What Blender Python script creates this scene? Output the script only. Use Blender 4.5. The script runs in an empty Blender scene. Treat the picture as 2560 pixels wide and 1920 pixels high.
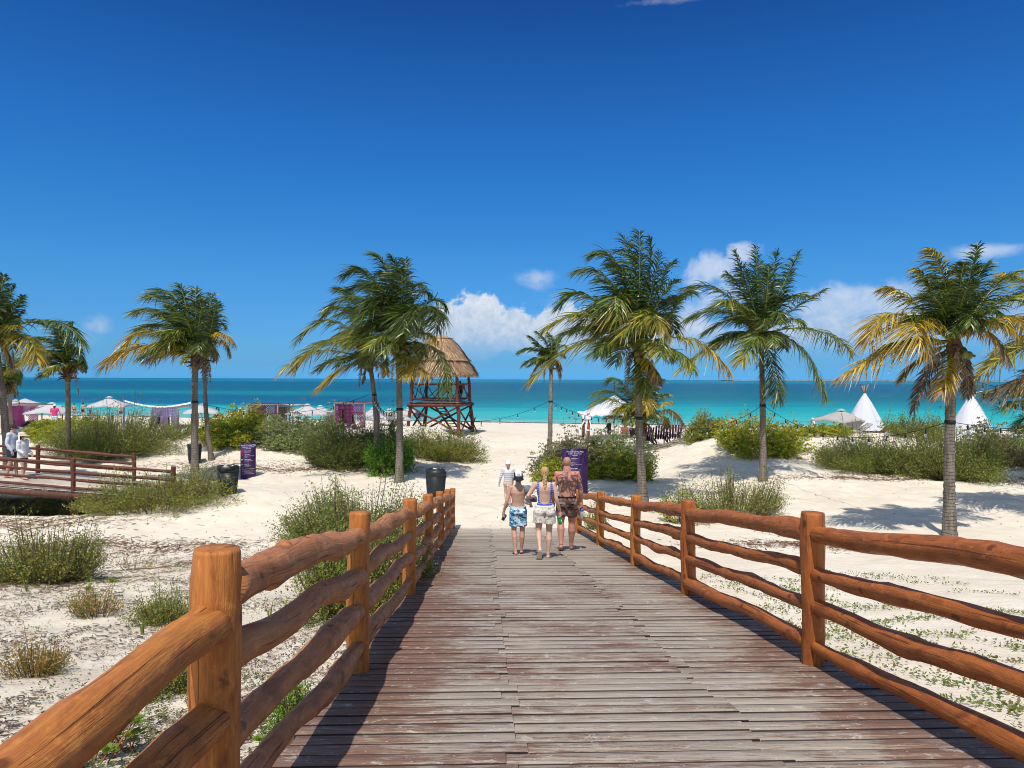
import bpy, math, random
import numpy as np
from mathutils import Vector, Matrix

random.seed(7)
RNG = np.random.default_rng(11)
SC = bpy.context.scene
COL = SC.collection

# ------------------------------------------------------------------ camera
CH = 5.2                                   # eye height above the sea
F = 1780.0                                 # focal length in pixels of a 2560 wide frame
ROLL, PITCH = 0.0040, -0.0066
fw = Vector((0, math.cos(PITCH), math.sin(PITCH)))
rt0 = Vector((1, 0, 0)); up0 = rt0.cross(fw)
rt = rt0 * math.cos(ROLL) + up0 * math.sin(ROLL)
up = up0 * math.cos(ROLL) - rt0 * math.sin(ROLL)
cd = bpy.data.cameras.new('camera'); cam = bpy.data.objects.new('camera', cd); COL.objects.link(cam)
R = Matrix((rt, up, -fw)).transposed()
cam.matrix_world = Matrix.Translation((0, 0, CH)) @ R.to_4x4()
cd.sensor_width = 36; cd.lens = 36 * F / 2560
cd.clip_start = 0.05; cd.clip_end = 40000
SC.camera = cam

# ------------------------------------------------------------------ light
SUN_DX, SUN_DY = 0.11, 0.52                # shadow offset per metre of height
sd = Vector((SUN_DX, SUN_DY, -1)).normalized()
sl = bpy.data.lights.new('sun', 'SUN'); sl.energy = 4.3; sl.angle = math.radians(0.5); sl.color = (1.0, 0.95, 0.87)
so = bpy.data.objects.new('sun', sl); COL.objects.link(so)
so.rotation_euler = sd.to_track_quat('-Z', 'Y').to_euler(); so.location = (-20, -40, 60)
SUN_EL = math.asin(-sd.z); SUN_AZ = math.atan2(-sd.x, -sd.y)

SC.view_settings.view_transform = 'Standard'; SC.view_settings.look = 'None'
SC.view_settings.gamma = 1; SC.view_settings.exposure = 0; SC.view_settings.use_curve_mapping = False
SC.cycles.pixel_filter_type = 'BLACKMAN_HARRIS'; SC.cycles.filter_width = 1.0
SC.cycles.max_bounces = 6; SC.cycles.diffuse_bounces = 3; SC.cycles.glossy_bounces = 2
SC.cycles.transparent_max_bounces = 6; SC.cycles.caustics_reflective = False; SC.cycles.caustics_refractive = False


class NT:
    """small helper for node trees"""
    def __init__(s, tree):
        s.t = tree; s.n = tree.nodes; s.l = tree.links
    def new(s, kind, **kw):
        n = s.n.new(kind)
        for k, v in kw.items():
            if k.startswith('i_'):
                n.inputs[k[2:].replace('_', ' ')].default_value = v
            else:
                setattr(n, k, v)
        return n
    def link(s, a, b): s.l.new(a, b)
    def put(s, node, idx, v):
        if v is None: return
        if isinstance(v, bpy.types.NodeSocket): s.l.new(v, node.inputs[idx])
        else: node.inputs[idx].default_value = v
    def math(s, op, a, b=None, c=None, clamp=False):
        n = s.n.new('ShaderNodeMath'); n.operation = op; n.use_clamp = clamp
        s.put(n, 0, a); s.put(n, 1, b); s.put(n, 2, c); return n.outputs[0]
    def vmath(s, op, a, b=None):
        n = s.n.new('ShaderNodeVectorMath'); n.operation = op
        s.put(n, 0, a); s.put(n, 1, b); return n.outputs[0]
    def mix(s, f, a, b, blend='MIX'):
        n = s.n.new('ShaderNodeMix'); n.data_type = 'RGBA'; n.blend_type = blend
        s.put(n, 0, f)
        for i, v in ((6, a), (7, b)):
            if isinstance(v, tuple) and len(v) == 3: v = (*v, 1)
            s.put(n, i, v)
        return n.outputs[2]
    def noise(s, vec, scale, detail=3, rough=0.55, dist=0.0, out=0):
        n = s.n.new('ShaderNodeTexNoise'); s.put(n, 'Vector', vec)
        n.inputs['Scale'].default_value = scale; n.inputs['Detail'].default_value = detail
        n.inputs['Roughness'].default_value = rough; n.inputs['Distortion'].default_value = dist
        return n.outputs[out]
    def ramp(s, f, stops, interp='LINEAR'):
        n = s.n.new('ShaderNodeValToRGB'); n.color_ramp.interpolation = interp
        e = n.color_ramp.elements
        while len(e) < len(stops): e.new(0.5)
        for k, (p, c) in enumerate(stops):
            if not isinstance(c, tuple): c = (c, c, c)
            e[k].position = p; e[k].color = (*c, 1)
        s.put(n, 0, f); return n.outputs[0]
    def mapr(s, v, a, b, c=0.0, d=1.0, smooth=False):
        n = s.n.new('ShaderNodeMapRange'); n.clamp = True
        if smooth: n.interpolation_type = 'SMOOTHSTEP'
        s.put(n, 0, v); n.inputs[1].default_value = a; n.inputs[2].default_value = b
        n.inputs[3].default_value = c; n.inputs[4].default_value = d
        return n.outputs[0]
    def scale(s, vec, xyz):
        n = s.n.new('ShaderNodeMapping'); s.put(n, 0, vec); n.inputs['Scale'].default_value = xyz
        return n.outputs[0]


# ------------------------------------------------------------------ sky
wd = bpy.data.worlds.new('World'); SC.world = wd; wd.use_nodes = True
W = NT(wd.node_tree); W.n.clear()
sky = W.new('ShaderNodeTexSky', sky_type='NISHITA'); sky.sun_disc = False
sky.sun_elevation = SUN_EL; sky.sun_rotation = SUN_AZ
sky.altitude = 0; sky.air_density = 1.0; sky.dust_density = 0.3; sky.ozone_density = 3.0
tcw = W.new('ShaderNodeTexCoord').outputs['Generated']
sep = W.new('ShaderNodeSeparateXYZ'); W.link(tcw, sep.inputs[0])
el = W.math('ARCSINE', sep.outputs[2])
az = W.math('ARCTAN2', sep.outputs[0], sep.outputs[1])
SKY_TINT = W.ramp(W.mapr(el, 0.0, 0.60), [(0.0, (0.125, 0.46, 1.20)), (0.012, (0.120, 0.45, 1.08)), (0.033, (0.135, 0.395, 0.86)), (0.065, (0.145, 0.405, 0.80)), (0.13, (0.155, 0.415, 0.77)), (0.237, (0.148, 0.455, 0.77)), (0.393, (0.115, 0.455, 0.81)),
                                           (0.543, (0.095, 0.425, 0.82)), (0.685, (0.080, 0.360, 0.73)), (0.81, (0.066, 0.280, 0.64)), (1.0, (0.064, 0.255, 0.60))])
# towards the sun (behind the camera) the sky is brightened to fill shadows; away from it deep blue
sdot = W.n.new('ShaderNodeVectorMath'); sdot.operation = 'DOT_PRODUCT'; W.link(tcw, sdot.inputs[0]); sdot.inputs[1].default_value = tuple(-sd)
SKY_TINT = W.mix(W.mapr(sdot.outputs['Value'], 0.06, 0.75, 0, 1, True), SKY_TINT, (1.35, 1.22, 1.05))
skyc = W.mix(1.0, sky.outputs[0], SKY_TINT, 'MULTIPLY')


def pix_dir(u, v):
    """direction of a pixel of the 2212 wide view of the photograph"""
    sx, sy = u * 1.15732, v * 1.15732
    d = rt * ((sx - 1280) / F) + up * ((960 - sy) / F) + fw
    return d


def pix_ang(u, v):
    d = pix_dir(u, v).normalized()
    return math.atan2(d.x, d.y), math.asin(d.z)


def cloud_field(clouds, noise_scale, detail, thr, soft, yshape=1.0, dist=0.3, seed=0.0):
    total = None
    for (u, v, ru, rv, amp) in clouds:
        a, e = pix_ang(u, v)
        da = W.math('DIVIDE', W.math('SUBTRACT', az, a), ru * 0.00065)
        de = W.math('DIVIDE', W.math('SUBTRACT', el, e), rv * 0.00065)
        r2 = W.math('ADD', W.math('MULTIPLY', da, da), W.math('MULTIPLY', de, de))
        g = W.math('MULTIPLY', W.math('EXPONENT', W.math('MULTIPLY', r2, -1.0)), amp)
        total = g if total is None else W.math('MAXIMUM', total, g)
    comb = W.new('ShaderNodeCombineXYZ'); W.link(az, comb.inputs[0]); W.link(W.math('MULTIPLY', el, yshape), comb.inputs[1])
    comb.inputs[2].default_value = seed
    nz = W.noise(comb.outputs[0], noise_scale, detail, 0.58, dist)
    dens = W.math('ADD', total, W.math('MULTIPLY', W.math('SUBTRACT', nz, 0.5), 1.7))
    return W.math('MULTIPLY', W.mapr(dens, thr, thr + soft, 0, 1, True), W.mapr(total, .10, .35, 0, 1, True)), comb.outputs[0], dens


m1, cv, d1 = cloud_field([(1035, 690, 70, 55, 1.1), (975, 700, 55, 60, 1.0), (1110, 720, 80, 48, 1.0), (1200, 705, 60, 45, .85),
                          (1000, 740, 150, 42, .95), (1190, 735, 130, 44, .9), (945, 720, 45, 55, .95), (1290, 720, 70, 44, .85), (1110, 700, 60, 40, .9), (1240, 690, 60, 40, .85)], 26, 8, 0.36, 0.22)
m2, _, d2 = cloud_field([(1545, 580, 75, 42, 1.0), (1600, 545, 45, 26, .95), (1560, 640, 80, 50, .85), (1490, 690, 90, 55, .75)], 24, 8, 0.40, 0.55, seed=3.1)
m3, _, d3 = cloud_field([(1800, 668, 115, 46, 1.05), (1890, 662, 100, 44, 1.0), (1830, 710, 190, 50, .95), (1960, 690, 60, 40, .8), (2100, 690, 160, 40, .6),
                         (1620, 720, 260, 44, .7), (1330, 740, 260, 38, .7), (2000, 720, 200, 40, .6)], 18, 7, 0.28, 0.60, 1.3, seed=7.7)
m4, _, d4 = cloud_field([(1170, 600, 62, 30, .8), (2140, 545, 90, 18, .9), (212, 706, 30, 24, 1.05), (193, 735, 46, 30, .9), (560, 752, 30, 14, .5), (1430, 2, 150, 12, .8), (1230, 650, 70, 40, .5)],
                        15, 6, 0.35, 0.9, 1.6, seed=12.0)
m5, _, d5 = cloud_field([(1330, 735, 300, 60, .85), (1850, 730, 420, 52, .85), (2200, 690, 200, 50, .6)], 9, 5, 0.15, 1.0, 1.6, seed=19.0)
puff = W.noise(cv, 60, 5, 0.6, 0.4)
lightness = W.mapr(W.math('ADD', W.math('MULTIPLY', W.math('SUBTRACT', puff, 0.5), 1.3), W.mapr(el, 0.03, 0.15, 0.1, 0.95)), 0.1, 1.0, 0, 1)
ccol = W.mix(lightness, (0.42, 0.55, 0.72), (0.92, 0.93, 0.95))
low = W.mapr(el, 0.012, 0.075, 0.0, 1.0, True)
STR = 0.15


def over(base, mask, k):
    m = W.math('MULTIPLY', W.math('MULTIPLY', mask, k), low)
    c = W.mix(1.0, ccol, (1 / STR, 1 / STR, 1 / STR), 'MULTIPLY')
    return W.mix(m, base, c)


skyc = over(skyc, m5, 0.60)
skyc = over(skyc, m4, 0.55)
skyc = over(skyc, m3, 0.60)
skyc = over(skyc, m2, 0.55)
skyc = over(skyc, m1, 0.88)
bg = W.new('ShaderNodeBackground'); W.link(skyc, bg.inputs[0]); bg.inputs[1].default_value = STR
wo = W.new('ShaderNodeOutputWorld'); W.link(bg.outputs[0], wo.inputs[0])

# ------------------------------------------------------------------ noise and ground height
_perm = RNG.permutation(4096).astype(np.int64)
_val = RNG.random(4096)


def vnoise(x, y):
    xi = np.floor(x).astype(np.int64); yi = np.floor(y).astype(np.int64)
    fx = x - xi; fy = y - yi; fx = fx * fx * (3 - 2 * fx); fy = fy * fy * (3 - 2 * fy)
    def h(a, b): return _val[_perm[(a + _perm[b & 4095]) & 4095]]
    return (h(xi, yi) * (1 - fx) + h(xi + 1, yi) * fx) * (1 - fy) + (h(xi, yi + 1) * (1 - fx) + h(xi + 1, yi + 1) * fx) * fy


def fbm(x, y, o=4):
    s = 0; a = 1; t = 0
    for k in range(o):
        s = s + a * vnoise(x * 2 ** k + 17 * k, y * 2 ** k + 31 * k); t += a; a *= 0.5
    return s / t


def sstep(x, a, b):
    t = np.clip((x - a) / (b - a), 0, 1); return t * t * (3 - 2 * t)


def deck_z(y): return 3.84 - 0.142 * y


def ground(x, y):
    x = np.asarray(x, float); y = np.asarray(y, float)
    ys = 86 - 0.2 * x
    z = np.minimum(1.03, (ys - y) * 0.036) 
    z = z + 0.142 * np.log1p(np.exp(np.clip((17 - y) * 2.0, -30, 30))) / 2.0
    z = z - 0.12 * sstep(np.abs(x - 0.7), 2.5, 6.0) * sstep(y, 22, 14) * 0
    ridge = lambda x0, x1, yc, sy, a, sx=3.0: a * np.exp(-((y - yc) / sy) ** 2) * sstep(x, x0 - sx, x0 + sx) * (1 - sstep(x, x1 - sx, x1 + sx))
    dune = ridge(-60, -3.2, 42, 5.0, 1.25, 2.0) * (0.75 + 0.5 * vnoise(x * .16 + 5, y * .16))
    dune = dune + ridge(8.5, 60, 38, 5.0, 1.15, 2.5) * (0.8 + 0.4 * vnoise(x * .15 + 9, y * .15))
    dune = dune + ridge(1.6, 5.2, 31.5, 3.0, 0.45, 1.2)
    dune = dune + ridge(10, 60, 30, 4.0, 0.28, 3.0)
    z = z + dune
    z = z - 0.50 * np.exp(-(((x + 18) / 5.0) ** 2 + ((y - 23.4) / 1.3) ** 2))
    z = z + 0.42 * np.exp(-(((x + 9.6) / 2.4) ** 2 + ((y - 23.9) / 2.0) ** 2))
    off = sstep(np.abs(x - (0.8 - 0.038 * y)), 1.9, 3.2)                      # keep it calm under the deck
    und = (fbm(x * .35, y * .35, 3) - .5) * 0.30 + (fbm(x * 1.7 + 40, y * 1.7, 3) - .5) * 0.085
    amp = np.where(y < 20, off, 1.0) * (1 - sstep(y, 60, 84))
    z = z + und * (0.12 + 0.88 * amp) * (1 - sstep(y, 60, 86))
    # foot-trodden pits
    z = z - 0.045 * sstep(fbm(x * 2.6 + 3, y * 2.6 + 8, 2), .53, .72) * sstep(y, 19.5, 21) * (1 - sstep(y, 55, 70))
    return z


def g1(x, y): return float(ground(np.array([x]), np.array([y]))[0])


_Ys = np.concatenate([np.arange(2.2, 30, 0.05), np.arange(30, 130, 0.15)])


def gp(u, v):
    """where the sight line of a view pixel meets the ground"""
    d = pix_dir(u, v)
    k = _Ys / d.y
    X = d.x * k; Z = CH + d.z * k
    G = ground(X, _Ys)
    hit = np.nonzero(Z <= G)[0]
    i = hit[0] if len(hit) else len(_Ys) - 1
    return Vector((float(X[i]), float(_Ys[i]), float(G[i])))


def at(u, v, Y):
    d = pix_dir(u, v); k = Y / d.y
    return Vector((d.x * k, Y, CH + d.z * k))


# ------------------------------------------------------------------ mesh helpers
def mesh_np(name, V, quads=None, tris=None, col=None, tc=None, smooth=False):
    me = bpy.data.meshes.new(name)
    V = np.asarray(V, np.float32).reshape(-1, 3)
    loops = []; starts = []; totals = []; n = 0
    if quads is not None and len(quads):
        q = np.asarray(quads, np.int32).reshape(-1, 4); loops.append(q.ravel()); starts.append(np.arange(len(q)) * 4); totals.append(np.full(len(q), 4)); n = len(q) * 4
    if tris is not None and len(tris):
        q = np.asarray(tris, np.int32).reshape(-1, 3); loops.append(q.ravel()); starts.append(n + np.arange(len(q)) * 3); totals.append(np.full(len(q), 3))
    loops = np.concatenate(loops).astype(np.int32); starts = np.concatenate(starts).astype(np.int32); totals = np.concatenate(totals).astype(np.int32)
    me.vertices.add(len(V)); me.vertices.foreach_set('co', V.ravel())
    me.loops.add(len(loops)); me.loops.foreach_set('vertex_index', loops)
    me.polygons.add(len(starts)); me.polygons.foreach_set('loop_start', starts); me.polygons.foreach_set('loop_total', totals)
    if smooth: me.polygons.foreach_set('use_smooth', np.ones(len(starts), bool))
    if col is not None:
        a = me.color_attributes.new('Col', 'FLOAT_COLOR', 'POINT')
        c = np.ones((len(V), 4), np.float32); c[:, :3] = col; a.data.foreach_set('color', c.ravel())
    if tc is not None:
        a = me.attributes.new('tc', 'FLOAT_VECTOR', 'POINT'); a.data.foreach_set('vector', np.asarray(tc, np.float32).ravel())
    me.update(calc_edges=True)
    return me


def link(name, data, mat=None, parent=None, loc=None, kind=None, rz=None):
    o = bpy.data.objects.new(name, data); COL.objects.link(o)
    if mat is not None and data is not None and len(data.materials) == 0: data.materials.append(mat)
    if parent is not None: o.parent = parent
    if loc is not None: o.location = loc
    if rz is not None: o.rotation_euler = (0, 0, rz)
    if kind: o['kind'] = kind
    return o


def tag(o, label, cat, group=None, kind=None):
    o['label'] = label
    if cat: o['category'] = cat
    if group: o['group'] = group
    if kind: o['kind'] = kind
    return o


def thing(name, label, cat, loc=(0, 0, 0), rz=0, group=None):
    o = bpy.data.objects.new(name, None); COL.objects.link(o)
    o.empty_display_size = 0.2
    o.location = loc; o.rotation_euler = (0, 0, rz)
    return tag(o, label, cat, group)


def copy_tree(o, parent=None):
    c = o.copy(); COL.objects.link(c)
    if parent is not None: c.parent = parent
    for ch in [k for k in bpy.data.objects if k.parent == o and k is not c]:
        copy_tree(ch, c)
    return c


class MB:
    """collects boxes, tubes and sheets into one mesh"""
    def __init__(s): s.V = []; s.Q = []; s.T = []; s.tc = []; s.n = 0; s.C = []
    def add(s, V, Q=None, T=None, tc=None, col=None):
        V = np.asarray(V, float).reshape(-1, 3)
        if Q is not None and len(Q): s.Q.append(np.asarray(Q, int).reshape(-1, 4) + s.n)
        if T is not None and len(T): s.T.append(np.asarray(T, int).reshape(-1, 3) + s.n)
        s.V.append(V); s.tc.append(np.zeros((len(V), 3)) if tc is None else tc)
        s.C.append(np.tile(np.array(col if col is not None else (1, 1, 1), float), (len(V), 1)) if np.ndim(col) < 2 else np.asarray(col))
        s.n += len(V); return s
    def box(s, c, size, rot=None, ch=0.0):
        hx, hy, hz = [k / 2 for k in size]
        if ch > 0:
            a = min(ch, hx * .9, hy * .9, hz * .9)
            P = [(-hx, -hy, -hz), (hx, -hy, -hz), (hx, hy, -hz), (-hx, hy, -hz), (-hx, -hy, hz - a), (hx, -hy, hz - a), (hx, hy, hz - a), (-hx, hy, hz - a),
                 (-hx + a, -hy + a, hz), (hx - a, -hy + a, hz), (hx - a, hy - a, hz), (-hx + a, hy - a, hz)]
            Q = [(3, 2, 1, 0), (0, 1, 5, 4), (1, 2, 6, 5), (2, 3, 7, 6), (3, 0, 4, 7), (4, 5, 9, 8), (5, 6, 10, 9), (6, 7, 11, 10), (7, 4, 8, 11), (8, 9, 10, 11)]
        else:
            P = [(-hx, -hy, -hz), (hx, -hy, -hz), (hx, hy, -hz), (-hx, hy, -hz), (-hx, -hy, hz), (hx, -hy, hz), (hx, hy, hz), (-hx, hy, hz)]
            Q = [(3, 2, 1, 0), (0, 1, 5, 4), (1, 2, 6, 5), (2, 3, 7, 6), (3, 0, 4, 7), (4, 5, 6, 7)]
        P = np.array(P, float)
        if rot is not None: P = P @ np.array(rot.to_3x3()).T
        return s.add(P + np.array(c), Q, tc=P + np.array(c) * .37)
    def bar(s, a, b, w, h):
        a = Vector(a); b = Vector(b); d = b - a; L = d.length
        q = d.to_track_quat('Y', 'Z').to_matrix()
        return s.box((a + b) / 2, (w, L, h), q)
    def tube(s, pts, rad, n=8, cap=True, ref=(0, 0, 1), flat=None, seed=None, wob=0.0, smoothcap=False):
        pts = np.array([tuple(p) for p in pts], float); m = len(pts)
        rad = np.broadcast_to(np.asarray(rad, float), (m,)) if np.ndim(rad) < 2 else np.asarray(rad, float)
        if rad.ndim == 1: rad = np.stack([rad, rad], 1)
        T = np.gradient(pts, axis=0); T /= np.linalg.norm(T, axis=1)[:, None] + 1e-9
        ref = np.array(ref, float)
        if abs(T[0] @ ref) > .95: ref = np.array((1., 0, 0)) if abs(T[0][0]) < .9 else np.array((0, 1., 0))
        A = np.cross(T, ref); A /= np.linalg.norm(A, axis=1)[:, None] + 1e-9
        B = np.cross(T, A)
        th = np.arange(n) * 2 * np.pi / n
        c, sn = np.cos(th), np.sin(th)
        P = pts[:, None, :] + A[:, None, :] * (rad[:, 0, None] * c)[:, :, None] + B[:, None, :] * (rad[:, 1, None] * sn)[:, :, None]
        if wob:
            sd_ = (seed or 0) * 13.7
            L = np.concatenate([[0], np.cumsum(np.linalg.norm(np.diff(pts, axis=0), axis=1))])
            nz = vnoise(L[:, None] * 3.1 + sd_ + 0 * c, c[None, :] * 1.3 + sn[None, :] * .7 + 50 + 0 * L[:, None]) - .5
            nz = nz + .6 * (vnoise(L[:, None] * 8.3 + sd_ + 0 * c, c[None, :] * 2.3 + sn[None, :] * 1.7 + 90 + 0 * L[:, None]) - .5)
            P = P + (P - pts[:, None, :]) * (nz * wob)[:, :, None]
        V = P.reshape(-1, 3)
        i = np.arange(m - 1)[:, None] * n; j = np.arange(n)[None, :]; j2 = (j + 1) % n
        Q = np.stack([i + j, i + j2, i + n + j2, i + n + j], -1).reshape(-1, 4)
        L = np.concatenate([[0], np.cumsum(np.linalg.norm(np.diff(pts, axis=0), axis=1))])
        rr = rad.mean()
        tc = np.stack([np.broadcast_to(c[None, :] * rr, (m, n)), np.broadcast_to(sn[None, :] * rr, (m, n)), np.broadcast_to(L[:, None], (m, n))], -1).reshape(-1, 3) + (seed or 0) * 3.17
        Tt = []
        if cap:
            k = len(V); V = np.concatenate([V, pts[:1], pts[-1:]]); tc = np.concatenate([tc, tc[:1], tc[-1:]])
            jj = np.arange(n)
            Tt = np.concatenate([np.stack([np.full(n, k), (jj + 1) % n, jj], 1), np.stack([np.full(n, k + 1), (m - 1) * n + jj, (m - 1) * n + (jj + 1) % n], 1)])
        return s.add(V, Q, Tt, tc)
    def ball(s, c, r, n=10, m=6):
        r = np.broadcast_to(np.asarray(r, float), (3,))
        ph = np.linspace(0, np.pi, m + 1); th = np.arange(n) * 2 * np.pi / n
        P = np.stack([np.sin(ph)[:, None] * np.cos(th), np.sin(ph)[:, None] * np.sin(th), np.cos(ph)[:, None] + 0 * th], -1) * r
        i = np.arange(m)[:, None] * n; j = np.arange(n)[None, :]; j2 = (j + 1) % n
        Q = np.stack([i + j, i + n + j, i + n + j2, i + j2], -1).reshape(-1, 4)
        return s.add(P.reshape(-1, 3) + np.array(c), Q, tc=P.reshape(-1, 3))
    def sheet(s, P, closed=False):
        """grid of points (m,n,3) as quads"""
        P = np.asarray(P, float); m, n = P.shape[:2]
        i = np.arange(m - 1)[:, None] * n; j = np.arange(n if closed else n - 1)[None, :]; j2 = (j + 1) % n
        Q = np.stack([i + j, i + j2, i + n + j2, i + n + j], -1).reshape(-1, 4)
        return s.add(P.reshape(-1, 3), Q, tc=P.reshape(-1, 3))
    def mesh(s, name, smooth=False, usecol=False):
        return mesh_np(name, np.concatenate(s.V), np.concatenate(s.Q) if s.Q else None, np.concatenate(s.T) if s.T else None,
                       col=np.concatenate(s.C) if usecol else None, tc=np.concatenate(s.tc), smooth=smooth)
    def build(s, name, mat, parent=None, smooth=False, kind=None, loc=None, usecol=False):
        return link(name, s.mesh(name, smooth, usecol), mat, parent, kind=kind, loc=loc)


# ------------------------------------------------------------------ materials
def base_mat(name):
    m = bpy.data.materials.new(name); m.use_nodes = True
    t = NT(m.node_tree); b = t.n['Principled BSDF']
    return m, t, b


def bump(t, b, h, strength, dist=0.01):
    n = t.n.new('ShaderNodeBump'); n.inputs['Strength'].default_value = strength; n.inputs['Distance'].default_value = dist
    t.l.new(h, n.inputs['Height']); t.l.new(n.outputs[0], b.inputs['Normal'])


def simple(name, col, rough=0.6, spec=0.4, var=0.12, nscale=8, bmp=0.0, metal=0.0, coords='Object'):
    m, t, b = base_mat(name)
    tc = t.new('ShaderNodeTexCoord').outputs[coords]
    nz = t.noise(tc, nscale, 4)
    f = t.mapr(nz, 0.3, 0.7)
    c = t.mix(f, tuple(k * (1 - var) for k in col), tuple(min(1, k * (1 + var)) for k in col))
    t.l.new(c, b.inputs['Base Color']); b.inputs['Roughness'].default_value = rough
    b.inputs['Specular IOR Level'].default_value = spec; b.inputs['Metallic'].default_value = metal
    if bmp: bump(t, b, t.noise(tc, nscale * 5, 4), bmp, 0.005)
    return m


def vcol_mat(name, rough=0.5, spec=0.4, trans=0.0, var=0.0, bmp=0.0, nscale=30):
    m, t, b = base_mat(name)
    a = t.new('ShaderNodeAttribute', attribute_name='Col').outputs['Color']
    if var:
        tc = t.new('ShaderNodeTexCoord').outputs['Object']
        nz = t.noise(tc, nscale, 3)
        a = t.mix(1.0, a, t.ramp(nz, [(0.3, 1 - var), (0.7, 1 + var)]), 'MULTIPLY')
        if bmp: bump(t, b, nz, bmp, 0.004)
    t.l.new(a, b.inputs['Base Color']); b.inputs['Roughness'].default_value = rough; b.inputs['Specular IOR Level'].default_value = spec
    if trans:
        tr = t.new('ShaderNodeBsdfTranslucent'); t.l.new(t.mix(1.0, a, (1.5, 1.6, .9), 'MULTIPLY'), tr.inputs[0])
        mx = t.new('ShaderNodeMixShader'); mx.inputs[0].default_value = trans
        t.l.new(b.outputs[0], mx.inputs[1]); t.l.new(tr.outputs[0], mx.inputs[2])
        t.l.new(mx.outputs[0], t.n['Material Output'].inputs[0])
    return m


def log_mat(name, c1, c2, c3, rough=0.56):
    """varnished natural log: streaks along the log, knots and darker patches"""
    m, t, b = base_mat(name)
    a = t.new('ShaderNodeAttribute', attribute_name='tc').outputs['Vector']
    st = t.scale(a, (26, 26, 1.6))
    n1 = t.noise(st, 1.0, 5, 0.6, 0.8)
    n2 = t.noise(t.scale(a, (9, 9, 3.0)), 1.0, 4, 0.55, 1.6)
    n3 = t.noise(t.scale(a, (6, 6, 6)), 1.0, 2, 0.5, 0.3)
    c = t.mix(t.mapr(n1, .32, .66), c1, c2)
    c = t.mix(t.mapr(n2, .50, .72), c, c3)
    vor = t.new('ShaderNodeTexVoronoi'); t.l.new(t.scale(a, (7, 7, 4.2)), vor.inputs['Vector']); vor.inputs['Scale'].default_value = 1.0
    knot = t.mapr(vor.outputs['Distance'], 0.10, 0.17, 0.75, 0.0)
    c = t.mix(knot, c, tuple(k * .35 for k in c3))
    fg = t.noise(t.scale(a, (150, 150, 7)), 1.0, 4, .7)
    c = t.mix(t.mapr(fg, .42, .66, 0, .38), c, tuple(k * .55 for k in c2))
    bl = t.noise(t.scale(a, (14, 14, 10)), 1.0, 5, .7, .6)
    c = t.mix(t.mapr(bl, .56, .68, 0, .55), c, tuple(min(1, k * 1.35) for k in c1))
    cr = t.mapr(t.noise(t.scale(a, (46, 46, .8)), 1.0, 3, 0.6, .4), .635, .66, 0, .65)
    c = t.mix(cr, c, tuple(k * .3 for k in c3))
    t.l.new(c, b.inputs['Base Color'])
    t.l.new(t.mapr(n3, .3, .7, rough - .1, rough + .18), b.inputs['Roughness'])
    b.inputs['Specular IOR Level'].default_value = 0.28
    h = t.math('SUBTRACT', t.math('ADD', t.math('MULTIPLY', n1, .5), t.math('MULTIPLY', n2, .9)), t.math('ADD', t.math('MULTIPLY', cr, .9), t.math('MULTIPLY', fg, .35)))
    bump(t, b, h, 0.8, 0.014)
    return m


M = {}
M['log_orange'] = log_mat('log_orange', (.56, .215, .048), (.43, .140, .033), (.24, .075, .024))
M['log_tower'] = log_mat('log_tower', (.185, .055, .034), (.115, .034, .023), (.07, .023, .017), .6)
M['log_tan'] = log_mat('log_tan', (.56, .240, .090), (.42, .160, .060), (.26, .098, .046))
M['log_red'] = log_mat('log_red', (.47, .150, .034), (.36, .102, .024), (.21, .058, .018), .46)
M['log_dark'] = log_mat('log_dark', (.17, .056, .034), (.11, .036, .024), (.07, .025, .018), .5)
M['leaf'] = vcol_mat('leaf', 0.36, 0.55, 0.22)
M['shrubleaf'] = vcol_mat('shrubleaf', 0.55, 0.3, 0.34)
M['twig'] = vcol_mat('twig', 0.85, 0.15)
M['skin'] = vcol_mat('skin', 0.5, 0.35, var=.06, nscale=14)
M['cloth'] = vcol_mat('cloth', 0.85, 0.15, var=.06, bmp=.3, nscale=40)
M['white_canvas'] = simple('white_canvas', (.47, .455, .455), .8, .1, .06, 3, .15)
M['taupe_canvas'] = simple('taupe_canvas', (.40, .375, .34), .8, .1, .06, 3, .15)
M['tent_white'] = simple('tent_white', (.62, .62, .645), .85, .1, .04, 2, .2)
M['purple_fabric'] = simple('purple_fabric', (.11, .014, .052), .8, .15, .2, 6, .2)
M['dark_purple'] = simple('dark_purple', (.060, .020, .070), .55, .3, .25, 4)
M['magenta_lattice'] = simple('magenta_lattice', (.20, .030, .130), .6, .25, .25, 2)
M['violet_lattice'] = simple('violet_lattice', (.22, .15, .36), .6, .25, .2, 2)
M['grey_wood'] = simple('grey_wood', (.27, .22, .20), .8, .2, .2, 5, .3)
M['black_plastic'] = simple('black_plastic', (.018, .020, .022), .45, .4, .35, 5, .15)
M['bag_white'] = simple('bag_white', (.70, .72, .74), .4, .4, .06, 20, .4)
M['sign_purple'] = simple('sign_purple', (.060, .022, .115), .45, .35, .12, 1.5)
M['sign_white'] = simple('sign_white', (.75, .74, .78), .6, .2, .03)
M['sign_red'] = simple('sign_red', (.50, .03, .10), .6, .2, .05)
M['sign_lilac'] = simple('sign_lilac', (.33, .22, .50), .6, .2, .05)
M['steel'] = simple('steel', (.35, .35, .36), .4, .5, .1, metal=.6)
M['cable'] = simple('cable', (.012, .012, .014), .6, .3)
M['socket'] = simple('socket', (.015, .015, .018), .5, .4)
M['blue_pole'] = simple('blue_pole', (.02, .12, .42), .5, .4)
M['beam'] = simple('beam', (.12, .060, .040), .8, .2, .3, 6, .5)
M['water_toy'] = simple('water_toy', (.75, .2, .1), .4, .4)
M['net_white'] = simple('net_white', (.78, .78, .78), .8, .1)
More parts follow.
